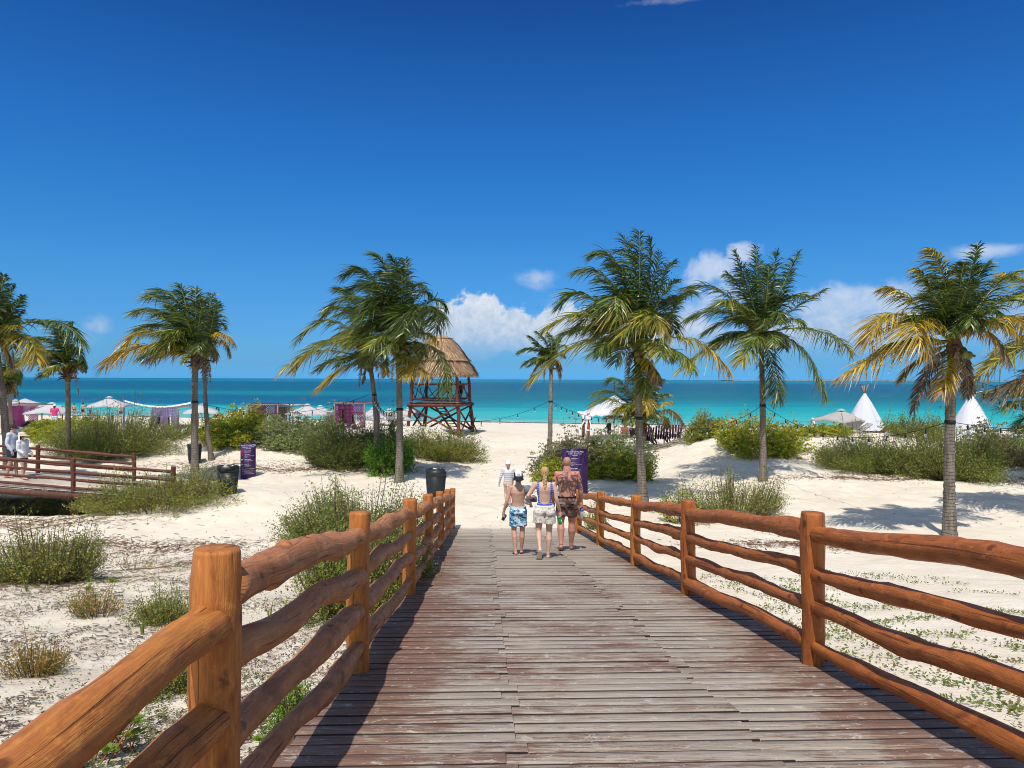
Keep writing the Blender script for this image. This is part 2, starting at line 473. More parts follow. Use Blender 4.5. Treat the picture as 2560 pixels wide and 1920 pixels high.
M['coconut'] = simple('coconut', (.14, .155, .03), .45, .4, .35, 9)
M['glasses'] = simple('glasses', (.012, .012, .014), .15, .6)
M['driftwood'] = simple('driftwood', (.27, .23, .20), .9, .1, .3, 6, .5)
M['foam'] = simple('foam', (.80, .86, .86), .6, .3, .05, 3)
M['seaweed'] = simple('seaweed', (.075, .062, .050), .95, .1, .4, 3, .4)

# clear bulb glass
m, t, b = base_mat('bulb_glass'); M['bulb_glass'] = m
b.inputs['Base Color'].default_value = (.9, .93, .95, 1); b.inputs['Roughness'].default_value = .05
b.inputs['Transmission Weight'].default_value = .75; b.inputs['IOR'].default_value = 1.3
# bottle plastic
m, t, b = base_mat('bottle_clear'); M['bottle_clear'] = m
b.inputs['Base Color'].default_value = (.75, .78, .84, 1); b.inputs['Roughness'].default_value = .15; b.inputs['Transmission Weight'].default_value = .5
M['can_green'] = simple('can_green', (.02, .42, .09), .3, .5, .1, 30, metal=.3)
M['can_dark'] = simple('can_dark', (.03, .07, .045), .35, .5, .2, 30)
M['cap_blue'] = simple('cap_blue', (.10, .14, .45), .4, .4)

# sand -------------------------------------------------------------
m, t, b = base_mat('sand'); M['sand'] = m
geo = t.new('ShaderNodeNewGeometry').outputs['Position']
sp = t.new('ShaderNodeSeparateXYZ'); t.link(geo, sp.inputs[0])
big = t.noise(geo, 0.35, 4)
mid = t.noise(geo, 2.2, 5, .6)
fine = t.noise(geo, 60, 3, .7)
c = t.mix(t.mapr(big, .3, .7), (.690, .598, .470), (.770, .692, .570))
c = t.mix(t.mapr(mid, .35, .75, 0, .35), c, (.50, .41, .31))
c = t.mix(t.mapr(fine, .62, .76, 0, .35), c, (.36, .28, .20))
c = t.mix(t.mapr(t.noise(geo, 220, 2, .7), .64, .8, 0, .35), c, (.20, .15, .11))
# littered soil on the left side of the ramp and under the right railing
lx = t.mapr(sp.outputs[0], -1.2, -2.6, 0, 1, True); ly = t.mapr(sp.outputs[1], 17, 7.0, 0, 1, True)
lit = t.math('MULTIPLY', lx, ly)
patch = t.mapr(t.noise(geo, 0.9, 6, .72, .4), .44, .66, 0, 1)
c = t.mix(t.math('MULTIPLY', t.math('MULTIPLY', lit, patch), .38), c, (.30, .22, .160))
strk = t.mapr(t.noise(t.scale(geo, (6, 16, 6)), 1.2, 5, .75, .6), .57, .66, 0, 1)
c = t.mix(t.math('MULTIPLY', t.math('MULTIPLY', lit, strk), .50), c, (.17, .12, .09))
# shade under the left walkway, painted into the sand colour
walk_shade = t.math('MULTIPLY', t.mapr(sp.outputs[0], -10.2, -11.2, 0, 1, True), t.math('MULTIPLY', t.mapr(sp.outputs[1], 22.2, 22.7, 0, 1, True), t.mapr(sp.outputs[1], 25.4, 24.8, 0, 1, True)))
c = t.mix(t.math('MULTIPLY', walk_shade, t.mapr(mid, .2, .5, .8, 1)), c, (.045, .035, .027))
# damp sand at the waterline
wet = t.mapr(sp.outputs[2], 0.20, 0.02, 0, .55, True)
c = t.mix(wet, c, (.42, .36, .27))
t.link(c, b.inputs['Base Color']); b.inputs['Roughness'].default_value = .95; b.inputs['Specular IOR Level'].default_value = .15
hh = t.math('ADD', t.math('MULTIPLY', t.noise(geo, 7, 4, .6), 1.0), t.math('MULTIPLY', t.noise(geo, 45, 3, .6), .25))
bump(t, b, hh, .65, .045)

# planks -----------------------------------------------------------
def make_plank(name, dirt):
    m, t, b = base_mat(name)
    geo = t.new('ShaderNodeNewGeometry').outputs['Position']
    sp = t.new('ShaderNodeSeparateXYZ'); t.link(geo, sp.inputs[0])
    rnd = t.new('ShaderNodeObjectInfo').outputs['Random']
    offv = t.new('ShaderNodeCombineXYZ'); t.link(t.math('MULTIPLY', rnd, 37.0), offv.inputs[0]); t.link(t.math('MULTIPLY', rnd, 3.0), offv.inputs[1])
    gv = t.vmath('ADD', geo, offv.outputs[0])
    grain = t.noise(t.scale(gv, (2.2, 38, 38)), 1.0, 5, .65, .4)
    wearb = t.noise(t.scale(geo, (.9, 1.1, 1.1)), 1.0, 6, .68)
    wearm = t.noise(t.scale(gv, (5, 44, 44)), 1.0, 6, .75)
    xx = t.math('ADD', sp.outputs[0], t.math('MULTIPLY', sp.outputs[1], .038))
    edge = t.math('MAXIMUM', t.mapr(xx, .15, -.75, 0, 1, True), t.math('MULTIPLY', t.mapr(xx, 1.75, 2.6, 0, 1, True), .8))
    wear = t.math('ADD', t.math('ADD', t.math('MULTIPLY', wearb, 1.15), t.math('MULTIPLY', wearm, 1.35)), t.math('MULTIPLY', t.math('SUBTRACT', rnd, .5), .13))
    wear = t.math('SUBTRACT', wear, t.math('ADD', t.math('MULTIPLY', edge, .30), .13))
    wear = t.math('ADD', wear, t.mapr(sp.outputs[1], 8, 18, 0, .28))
    brown = t.mix(t.mapr(grain, .3, .7), (.135, .072, .050), (.26, .155, .110))
    grey = t.mix(t.mapr(grain, .3, .7), (.255, .205, .158), (.44, .375, .30))
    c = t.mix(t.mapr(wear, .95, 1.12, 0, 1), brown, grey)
    oc = t.new('ShaderNodeSeparateXYZ'); t.link(t.new('ShaderNodeTexCoord').outputs['Object'], oc.inputs[0])
    be = t.mapr(t.math('ADD', t.math('ABSOLUTE', oc.outputs[1]), t.math('MULTIPLY', t.math('SUBTRACT', grain, .5), .03)), .060, .068, 0, .5 if dirt else 0.0)
    c = t.mix(be, c, (.075, .036, .026))
    sandm = t.mapr(t.noise(t.scale(geo, (5, 7, 5)), 1.3, 6, .78, .5), .575, .66, 0, .8)
    c = t.mix(sandm, c, (.56, .50, .44))
    spk = t.mapr(t.noise(geo, 38, 2, .6), .69, .73, 0, .6)
    c = t.mix(spk, c, (.66, .60, .54))
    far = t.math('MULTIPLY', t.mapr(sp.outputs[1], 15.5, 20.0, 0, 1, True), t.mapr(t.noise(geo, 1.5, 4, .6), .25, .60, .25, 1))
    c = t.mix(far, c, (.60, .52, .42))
    # near-black on the sides of the boards, down in the gaps
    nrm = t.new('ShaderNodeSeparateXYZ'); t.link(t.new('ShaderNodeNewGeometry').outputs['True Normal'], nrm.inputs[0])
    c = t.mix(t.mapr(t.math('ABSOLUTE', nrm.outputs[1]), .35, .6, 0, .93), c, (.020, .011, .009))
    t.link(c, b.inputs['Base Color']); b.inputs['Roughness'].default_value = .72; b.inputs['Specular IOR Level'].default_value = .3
    bump(t, b, t.math('ADD', grain, t.math('MULTIPLY', sandm, .4)), .5, .006)
    return m


M['plank'] = make_plank('plank_wood', True); M['plank_far'] = make_plank('plank_wood_far', False)

# sea ----------------------------------------------------------------
m, t, b = base_mat('sea_water'); M['sea'] = m
geo = t.new('ShaderNodeNewGeometry').outputs['Position']
sp = t.new('ShaderNodeSeparateXYZ'); t.link(geo, sp.inputs[0])
ydist = t.math('ADD', sp.outputs[1], t.math('MULTIPLY', sp.outputs[0], .2))       # distance along the shore normal
wob = t.noise(t.scale(geo, (.006, .02, 1)), 1.0, 4, .6)
inv = t.math('DIVIDE', 100.0, t.math('MAXIMUM', t.math('ADD', ydist, t.math('MULTIPLY', t.math('SUBTRACT', wob, .5), t.math('MULTIPLY', ydist, .35))), 60))
pos = t.math('SUBTRACT', 1.25, inv)
c = t.ramp(pos, [(0.00, (.36, .55, .46)), (0.115, (.17, .46, .40)), (0.25, (.045, .42, .38)), (0.47, (.009, .36, .345)), (0.62, (.005, .245, .275)),
                 (0.76, (.004, .140, .162)), (0.93, (.004, .122, .155)), (0.985, (.005, .10, .16))])
c2 = t.mix(t.mapr(ydist, 900, 1500, 0, 1, True), c, (.003, .185, .245))
c2 = t.mix(t.mapr(ydist, 2600, 6000, 0, 1, True), c2, (.004, .145, .225))
# dark sea-grass band on the left
lft = t.math('MULTIPLY', t.mapr(sp.outputs[0], 30, -40, 0, 1, True), t.math('MULTIPLY', t.mapr(ydist, 118, 135, 0, 1, True), t.mapr(ydist, 215, 180, 0, 1, True)))
c2 = t.mix(t.math('MULTIPLY', lft, .8), c2, (.006, .080, .165))
lft2 = t.math('MULTIPLY', t.mapr(sp.outputs[0], -10, -90, 0, 1, True), t.math('MULTIPLY', t.mapr(ydist, 205, 225, 0, 1, True), t.mapr(ydist, 290, 250, 0, 1, True)))
c2 = t.mix(t.math('MULTIPLY', lft2, .75), c2, (.012, .20, .24))
stre = t.noise(t.scale(geo, (.022, .13, 1)), 1.0, 9, .78, .5)
c2 = t.mix(t.mapr(stre, .44, .58, 0, .75), c2, t.mix(1.0, c2, (.62, .72, .84), 'MULTIPLY'))
cap = t.mapr(t.noise(t.scale(geo, (.16, .9, 1)), 1.0, 4, .7, .2), .665, .70, 0, .8)
cap = t.math('MULTIPLY', cap, t.mapr(ydist, 100, 160, .2, 1))
c2 = t.mix(cap, c2, (.7, .8, .8))
t.link(c2, b.inputs['Base Color']); b.inputs['Roughness'].default_value = .30; b.inputs['Specular IOR Level'].default_value = .02
wv = t.math('ADD', t.noise(t.scale(geo, (.5, 1.3, 1)), 1.0, 4, .6), t.math('MULTIPLY', t.noise(t.scale(geo, (.05, .2, 1)), 1.0, 3, .6), 3.0))
bump(t, b, wv, .9, .35)

# thatch, trunk ------------------------------------------------------
m, t, b = base_mat('thatch'); M['thatch'] = m
a = t.new('ShaderNodeAttribute', attribute_name='Col').outputs['Color']
tc_ = t.new('ShaderNodeTexCoord').outputs['Object']
c = t.mix(1.0, a, t.ramp(t.noise(t.scale(tc_, (9, 9, 2)), 2.0, 5, .7), [(.3, .55), (.7, 1.25)]), 'MULTIPLY')
t.link(c, b.inputs['Base Color']); b.inputs['Roughness'].default_value = .9; b.inputs['Specular IOR Level'].default_value = .15
m, t, b = base_mat('palm_bark'); M['bark'] = m
a = t.new('ShaderNodeTexCoord').outputs['Object']
sp = t.new('ShaderNodeSeparateXYZ'); t.link(a, sp.inputs[0])
rg = t.math('ADD', sp.outputs[2], t.math('MULTIPLY', t.noise(a, 4, 3), .16))
ring = t.math('FRACT', t.math('MULTIPLY', rg, 11.0))
rl = t.mapr(ring, .0, .22, 1, 0)
fib = t.noise(t.scale(a, (30, 30, 5)), 1.0, 5, .7)
pt = t.noise(t.scale(a, (6, 6, 1.4)), 1.0, 3, .6)
c = t.mix(t.mapr(fib, .3, .7), (.135, .112, .090), (.31, .265, .215))
c = t.mix(t.mapr(pt, .42, .62, 0, .65), c, (.10, .082, .068))
c = t.mix(t.math('MULTIPLY', rl, .75), c, (.05, .040, .032))
t.link(c, b.inputs['Base Color']); b.inputs['Roughness'].default_value = .9; b.inputs['Specular IOR Level'].default_value = .15
bump(t, b, t.math('SUBTRACT', fib, rl), .6, .02)

# ------------------------------------------------------------------ ground sheet
def axis(segs):
    out = []
    for a, b, n in segs: out.append(np.linspace(a, b, n, endpoint=False))
    out.append([segs[-1][1]]); return np.concatenate(out)


xs = axis([(-900, -90, 10), (-90, -40, 60), (-40, -16, 110), (-16, 16, 330), (16, 40, 110), (40, 90, 60), (90, 900, 10)])
ys_ = axis([(-400, -12, 12), (-12, 2, 30), (2, 16, 200), (16, 30, 140), (30, 50, 130), (50, 125, 120), (125, 400, 8)])
GX, GY = np.meshgrid(xs, ys_)
GZ = ground(GX, GY)
GZ = np.where(GY > 110, np.minimum(GZ, -1.0), GZ)
GZ = np.maximum(GZ, -6)
GZ = np.minimum(GZ, 3.6)
mbg = MB(); mbg.sheet(np.stack([GX, GY, GZ], -1))
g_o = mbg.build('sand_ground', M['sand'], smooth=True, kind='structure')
g_o['label'] = 'pale sand ground with dunes sloping down to the water'

# sea
sx = axis([(-30000, -400, 4), (-400, 400, 60), (400, 30000, 4)])
sy = axis([(60, 130, 70), (130, 400, 40), (400, 35000, 10)])
SX, SY = np.meshgrid(sx, sy)
SZ = 0.035 * (vnoise(SX * .25, SY * 1.1) - .5) * (SY < 300)
mbs = MB(); mbs.sheet(np.stack([SX, SY, SZ], -1))
sea = mbs.build('sea', M['sea'], smooth=True, kind='structure'); sea['label'] = 'turquoise sea darkening to blue towards the horizon'

# ------------------------------------------------------------------ boardwalk
AX = Vector((-0.038, 1, 0)).normalized(); PX = Vector((AX.y, -AX.x, 0))
def left_x(y): return -0.88 - 0.038 * y
def right_x(y): return 2.44 - 0.038 * y

bw = thing('boardwalk', 'worn red-brown plank ramp leading down to the sand', None, (0, 0, 0)); bw['kind'] = 'structure'
slope = math.atan(0.142)
Rdeck = Matrix.Rotation(math.atan2(-0.038, 1) * -1 * -1, 3, 'Z')
# local frame: X across, Y down the ramp
ydir = Vector((-0.038, 1, -0.142)).normalized(); xdir = PX.copy(); zdir = xdir.cross(ydir).normalized(); xdir = ydir.cross(zdir).normalized()
RD = Matrix((xdir, ydir, zdir)).transposed()
pitch_b = 0.148; bw_w = 0.135
meshes = {}
def plank_mesh(L):
    key = round(L, 3)
    if key not in meshes:
        b_ = MB(); b_.box((0, 0, -0.02), (L, bw_w, 0.04), ch=0.003); meshes[key] = b_.mesh('plank')
        meshes[key].materials.append(M['plank'])
    return meshes[key]
rows = []
y = -1.2
while y < 20.9: rows.append(y); y += pitch_b * ydir.y
rg_ = random.Random(3)
farb = MB(); cnt = 0
for k, y in enumerate(rows):
    xl, xr = left_x(y) - 0.12, right_x(y) + 0.32
    rowrot = Matrix.Rotation(rg_.uniform(-.0012, .0012), 4, 'Z') @ Matrix.Rotation(rg_.uniform(-.005, .005), 4, 'X'); rowz = rg_.choice([0, 0, .001, -.001, .004, -.003])
    off = 0; s1 = xl + 1.17 + rg_.choice([0, 0, 0, .05, -.06]) + rg_.uniform(-.005, .005)
    s2 = xl + 2.45 + rg_.choice([0, 0, .06, -.05]) + rg_.uniform(-.006, .006)
    for (a, b) in ((xl + rg_.uniform(-.02, .02), s1), (s1 + .001, s2), (s2 + .001, xr + rg_.uniform(-.02, .03))):
        L = round(b - a, 3); cx = (a + b) / 2
        yb = y + .038 * (cx - .75); z = deck_z(yb) + rowz + rg_.uniform(-.001, .001)
        if cnt < 300 and y > 1.4:
            o = link('plank', plank_mesh(L), None, bw); cnt += 1
            o.matrix_local = Matrix.Translation((cx, yb, z)) @ RD.to_4x4() @ rowrot
        else:
            farb.box((cx, yb, z - .02), (L, bw_w, .04), RD, ch=.003)
farb.build('planks', M['plank_far'], bw, kind='stuff')
for xo in (0.05, 1.1, 2.2, 3.3):
    s = MB(); a = Vector((left_x(-1) + xo, -1, deck_z(-1) - .13)); b = Vector((left_x(20) + xo, 20, deck_z(20) - .13))
    s.bar(a, b, .08, .16); s.build('beam', M['beam'], bw)
s = MB(); s.bar(Vector((right_x(-1) + .33, -1, deck_z(-1) - .11)), Vector((right_x(19) + .33, 19, deck_z(19) - .11)), .04, .15); s.build('beam', M['beam'], bw)
s = MB(); s.bar(Vector((left_x(-1) - .135, -1, deck_z(-1) - .11)), Vector((left_x(19) - .135, 19, deck_z(19) - .11)), .04, .15); s.build('beam', M['beam'], bw)


def rail_pts(a, b, seed, sag=.03, n=22, wav=.025):
    a = Vector(a); b = Vector(b); out = []
    rr = random.Random(seed); ph = [rr.uniform(0, 6.3) for _ in range(4)]; f1 = rr.uniform(1.2, 2.2); f2 = rr.uniform(3, 5)
    d = (b - a); side = d.cross(Vector((0, 0, 1))).normalized()
    for k in range(n):
        t_ = k / (n - 1); e = math.sin(math.pi * t_) ** .6
        p = a + d * t_
        w = (math.sin(f1 * math.pi * t_ + ph[0]) * .6 + math.sin(f2 * math.pi * t_ + ph[1]) * .4) * wav
        w2 = (math.sin(f1 * math.pi * t_ + ph[2]) * .6 + math.sin(f2 * math.pi * t_ + ph[3]) * .4) * wav * .6
        out.append(p + Vector((0, 0, w * e - sag * math.sin(math.pi * t_))) + side * (w2 * e))
    return out


def rail_rad(r, seed, n=22, var=.16):
    rr = random.Random(seed + 99); v = []
    ph = rr.uniform(0, 6); tp = rr.uniform(-.12, .12); kn = [(rr.random(), rr.uniform(.06, .2)) for _ in range(3)]
    for k in range(n):
        t_ = k / (n - 1)
        x = 1 + tp * (t_ - .5) * 2 + var * .5 * math.sin(7 * t_ + ph)
        for c_, w_ in kn: x += w_ * math.exp(-((t_ - c_) / .035) ** 2)
        v.append(r * x)
    return v


def log_fence(label, posts, heights, mat_posts, mat_rails, rr_=.062, pr=.085, group='log railings of the boardwalks', seed=0, side=0.0, ph=1.13, rich=True, cutouts=(), bottom_pad=.2):
    root = thing('log_fence', label, 'railing', posts[0], 0, group)
    o0 = Vector(posts[0])
    for k, p in enumerate(posts):
        p = Vector(p) - o0; s = MB()
        n = 20 if rich else 10
        zt = [-bottom_pad] + [ph * q for q in (.0, .2, .4, .6, .75, .9, .988)] + [ph]
        rads = [pr * (1 + .05 * math.sin(seed + k * 2 + q)) for q in range(len(zt))]
        rads[-1] = rads[-2] * .95
        s.tube([p + Vector((.006 * math.sin(seed + k + z_ * 4), .006 * math.cos(k + z_ * 3), z_)) for z_ in zt], rads, n, seed=seed + k * 3 + 1, wob=.12 if rich else .08)
        s.build('post', mat_posts(k), root, smooth=False)
        m_ = root.children[-1].data
    for k in range(len(posts) - 1):
        if k in cutouts: continue
        a = Vector(posts[k]) - o0; b = Vector(posts[k + 1]) - o0
        for q, h in enumerate(heights(k)):
            sd_ = seed * 100 + k * 10 + q
            r = rr_ * (1.12 if q == 0 else 1.0) * (0.9 + .2 * random.Random(sd_).random())
            ha, hb = (h if isinstance(h, tuple) else (h, h))
            s = MB(); nn = 30 if rich else 12
            sv = Vector((side, 0, 0))
            s.tube(rail_pts(a + sv + Vector((0, 0, ha)), b + sv + Vector((0, 0, hb)), sd_, .0, nn, (.030 if side == 0 and seed == 1 else .022) if rich else .014), rail_rad(r, sd_, nn), 14 if rich else 8, seed=sd_, wob=.34 if seed == 1 else .24)
            if rich and q == 0 and k % 2 == 1:
                p = a.lerp(b, .30) + Vector((0, 0, ha + r * .75)); s.tube([p - Vector((0, 0, .05)), p + Vector((.0, -.02, .022)), p + Vector((0, -.03, .034))], [.045, .038, .022], 10, seed=sd_)
            s.build('rail', mat_rails(k, q), root, smooth=True)
    return root


Lys = [-0.6, 2.38, 5.07, 8.5, 11.3, 14.3, 17.3, 20.0]
Lp = [(left_x(y_) - .015, y_, deck_z(y_)) for y_ in Lys]
hl = {0: [(.70, .88), (.42, .56), (.16, .28)], 1: [(.99, .96), (.75, .67), (.47, .43), (.22, .17)], 2: [.96, .70, .44, .16], 3: [.95, .68, .40, .14]}
log_fence('natural log railing along the left side of the main ramp', Lp, lambda k: hl.get(k, [.95, .67, .41, .14]),
          lambda k: M['log_orange'], lambda k, q: M['log_orange'] if k == 0 else M['log_tan'], .062, .077, seed=1)
Rys = [-0.9, 2.1, 5.3, 8.55, 11.5, 15.0, 18.5]
Rp = [(right_x(y_) + .01, y_, deck_z(y_)) for y_ in Rys]
log_fence('natural log railing along the right side of the main ramp', Rp, lambda k: [(.99, .97), (.70, .68), (.43, .43), (.16, .14)],
          lambda k: M['log_red'] if k < 4 else M['log_orange'], lambda k, q: M['log_red'] if k < 4 else M['log_orange'], .060, .085, seed=5)

# second boardwalk, far left
def d2z(x): return 1.60 - 0.075 * (x + 13.9)
b2 = thing('boardwalk', 'short plank walkway crossing behind the shrubs on the left', None); b2['kind'] = 'structure'
x = -22.0; rg2 = random.Random(8)
pm = MB(); pm.box((0, 0, 0), (.135, 2.75, .04), ch=.006); pm = pm.mesh('plank'); pm.materials.append(M['plank'])
while x < -10.6:
    o = link('plank', pm, None, b2, (x, 23.85, d2z(x) - .02)); o.rotation_euler = (0, math.atan(.075), rg2.uniform(-.004, .004)); x += .148
s = MB(); s.bar((-22, 22.50, d2z(-22) - .16), (-10.7, 22.50, d2z(-10.7) - .16), .05, .20); s.build('beam', M['beam'], b2)
s = MB(); s.bar((-22, 25.2, d2z(-22) - .16), (-10.7, 25.2, d2z(-10.7) - .16), .05, .20); s.build('beam', M['log_dark'], b2)
for x in (-21, -17.5, -14, -11):
    s = MB(); s.tube([(x, 22.7, g1(x, 22.7) - .2), (x, 22.7, d2z(x) - .06)], .08, 8, seed=x); s.build('post', M['log_dark'], b2)
zf = lambda x: d2z(x)
log_fence('dark red log railing on the near side of the small left walkway', [(x_, 22.55, zf(x_)) for x_ in (-21.2, -17.4, -13.9, -10.72)], lambda k: [.86, .60, .36, .10],
          lambda k: M['log_dark'], lambda k, q: M['log_dark'], .045, .075, seed=11, ph=1.03, rich=False)
log_fence('dark red log railing on the far side of the small left walkway', [(x_, 25.15, zf(x_)) for x_ in (-20.6, -16.75, -13.35)], lambda k: [.86, .60, .36, .10],
          lambda k: M['log_dark'], lambda k, q: M['log_dark'], .042, .07, seed=17, ph=.99, rich=False)


# ------------------------------------------------------------------ palms
def lerp3(a, b, f):
    return a + (b - a) * np.clip(f, 0, 1)[..., None]


C_DARK = np.array((.020, .037, .009)); C_GREEN = np.array((.084, .126, .018)); C_LIME = np.array((.170, .215, .030))
C_YEL = np.array((.50, .33, .030)); C_BRN = np.array((.27, .185, .115)); C_DEAD = np.array((.13, .085, .055))


def frond(root, p0, p1, p2, age, seed, nl=62, Lm=.72, wind=(-.30, .05, 0), wmul=1.0, droop=.36):
    r = np.random.default_rng(seed)
    p0, p1, p2 = [np.array(tuple(p), float) for p in (p0, p1, p2)]
    c = 2 * p1 - .5 * (p0 + p2)
    def bez(t): t = t[:, None]; return (1 - t) ** 2 * p0 + 2 * t * (1 - t) * c + t * t * p2
    def dbz(t): t = t[:, None]; return 2 * (1 - t) * (c - p0) + 2 * t * (p2 - c)
    Ltot = np.linalg.norm(np.diff(bez(np.linspace(0, 1, 20)), axis=0), axis=1).sum()
    # rachis
    mb = MB(); tt = np.linspace(0, 1, 13)
    mb.tube(bez(tt), np.linspace(.034, .006, 13) * min(1.0, Ltot / 3.2 + .3), 5)
    nr = mb.n
    V = [np.concatenate(mb.V)]; Q = [np.concatenate(mb.Q)]; Tt = np.concatenate(mb.T)
    ra = np.clip(age * 1.0, 0, 1); rc = lerp3(C_LIME * 1.3, C_YEL, np.full(nr, ra * 1.1))
    if age > .9: rc = np.tile(C_BRN, (nr, 1))
    cols = [rc]
    n = int(nl)
    tl = np.concatenate([np.linspace(.15, 1, n) + r.normal(0, .004, n)] * 2); tl = np.clip(tl, .1, 1)
    sgn = np.concatenate([np.ones(n), -np.ones(n)])
    P = bez(tl); T = dbz(tl); T /= np.linalg.norm(T, axis=1)[:, None]
    upv = np.array((0, 0, 1.)); B = np.cross(T, upv); bl = np.linalg.norm(B, axis=1)[:, None]
    alt = np.cross(T, np.array((math.cos(seed), math.sin(seed), 0)))
    B = np.where(bl > .25, B / (bl + 1e-6), alt / (np.linalg.norm(alt, axis=1)[:, None] + 1e-6))
    N = np.cross(B, T)
    sp = np.radians(14 + 34 * tl + r.normal(0, 9, 2 * n))[:, None]
    d0 = B * sgn[:, None] * np.cos(sp) + T * np.sin(sp) + N * (.32 * (1 - tl)[:, None] + r.normal(0, .17, (2 * n, 1)))
    d0 /= np.linalg.norm(d0, axis=1)[:, None]
    prof = np.clip(np.minimum((tl - .04) / .18, 1), .35, 1) * (1 - .60 * np.clip((tl - .55) / .45, 0, 1) ** 1.5)
    L = Lm * min(1, Ltot / 3.0) * prof * r.uniform(.85, 1.12, 2 * n) * (.55 if age > .95 else 1)
    dr = droop * (1 + .9 * age) * r.uniform(.7, 1.4, 2 * n)
    wv = np.array(wind) * .75 * r.uniform(.3, 1.5, (2 * n, 1))
    W_ = np.cross(d0, N); W_ /= np.linalg.norm(W_, axis=1)[:, None] + 1e-6
    tw = r.normal(0, .8, (2 * n, 1)); W_ = W_ + N * tw; W_ /= np.linalg.norm(W_, axis=1)[:, None]
    S = [0, .3, .62, 1.0]; Wd = [.55, 1.0, .8, .06]
    w0 = .021 * wmul
    rowsV = []; 
    for s_, wd_ in zip(S, Wd):
        off = d0 * s_ + np.array((0, 0, -1.)) * (dr * s_ ** 2)[:, None] + wv * s_ ** 2
        cpt = P + off * L[:, None]
        rowsV.append(cpt + W_ * (w0 * wd_)); rowsV.append(cpt - W_ * (w0 * wd_))
    LV = np.stack(rowsV, 1)                                     # (2n, 8, 3)
    base = nr + np.arange(2 * n)[:, None] * 8
    q = np.array([[0, 1, 3, 2], [2, 3, 5, 4], [4, 5, 7, 6]])
    LQ = (base[:, :, None] + q.reshape(1, 3, 4)).reshape(-1, 4)
    # colour: true leaf colour by age, position along the frond and the leaflet
    x = age * 1.12 * (.45 + .65 * tl) + .05 + r.normal(0, .10, 2 * n)
    lc = []; lv = r.choice([.45, .8, 1.0, 1.25, 1.7], 2 * n)[:, None] * r.uniform(.8, 1.2, (2 * n, 1))
    for s_ in S:
        xx = x + .22 * s_ * (age + .12)
        cc = lerp3(np.tile(C_DARK, (2 * n, 1)), np.tile(C_GREEN, (2 * n, 1)), xx / .18 + r.random(2 * n) * .5)
        cc = lerp3(cc, np.tile(C_LIME, (2 * n, 1)), (xx - .22) / .22)
        cc = lerp3(cc, np.tile(C_YEL, (2 * n, 1)), (xx - .45) / .25)
        cc = lerp3(cc, np.tile(C_BRN, (2 * n, 1)), (xx - .78 - .12 * r.random(2 * n)) / .18)
        if s_ == 1.0: cc = lerp3(cc, np.tile(C_BRN, (2 * n, 1)), (r.random(2 * n) - .45) * 1.4 * (age + .25))
        if age > .95: cc = lerp3(np.tile(C_DEAD, (2 * n, 1)), np.tile(C_BRN, (2 * n, 1)), r.random(2 * n) * .8)
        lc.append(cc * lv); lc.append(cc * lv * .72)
    LC = np.stack(lc, 1).reshape(-1, 3)
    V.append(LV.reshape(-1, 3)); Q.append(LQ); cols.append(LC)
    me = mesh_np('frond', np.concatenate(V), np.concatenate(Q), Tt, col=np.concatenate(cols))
    return link('frond', me, M['leaf'], root)


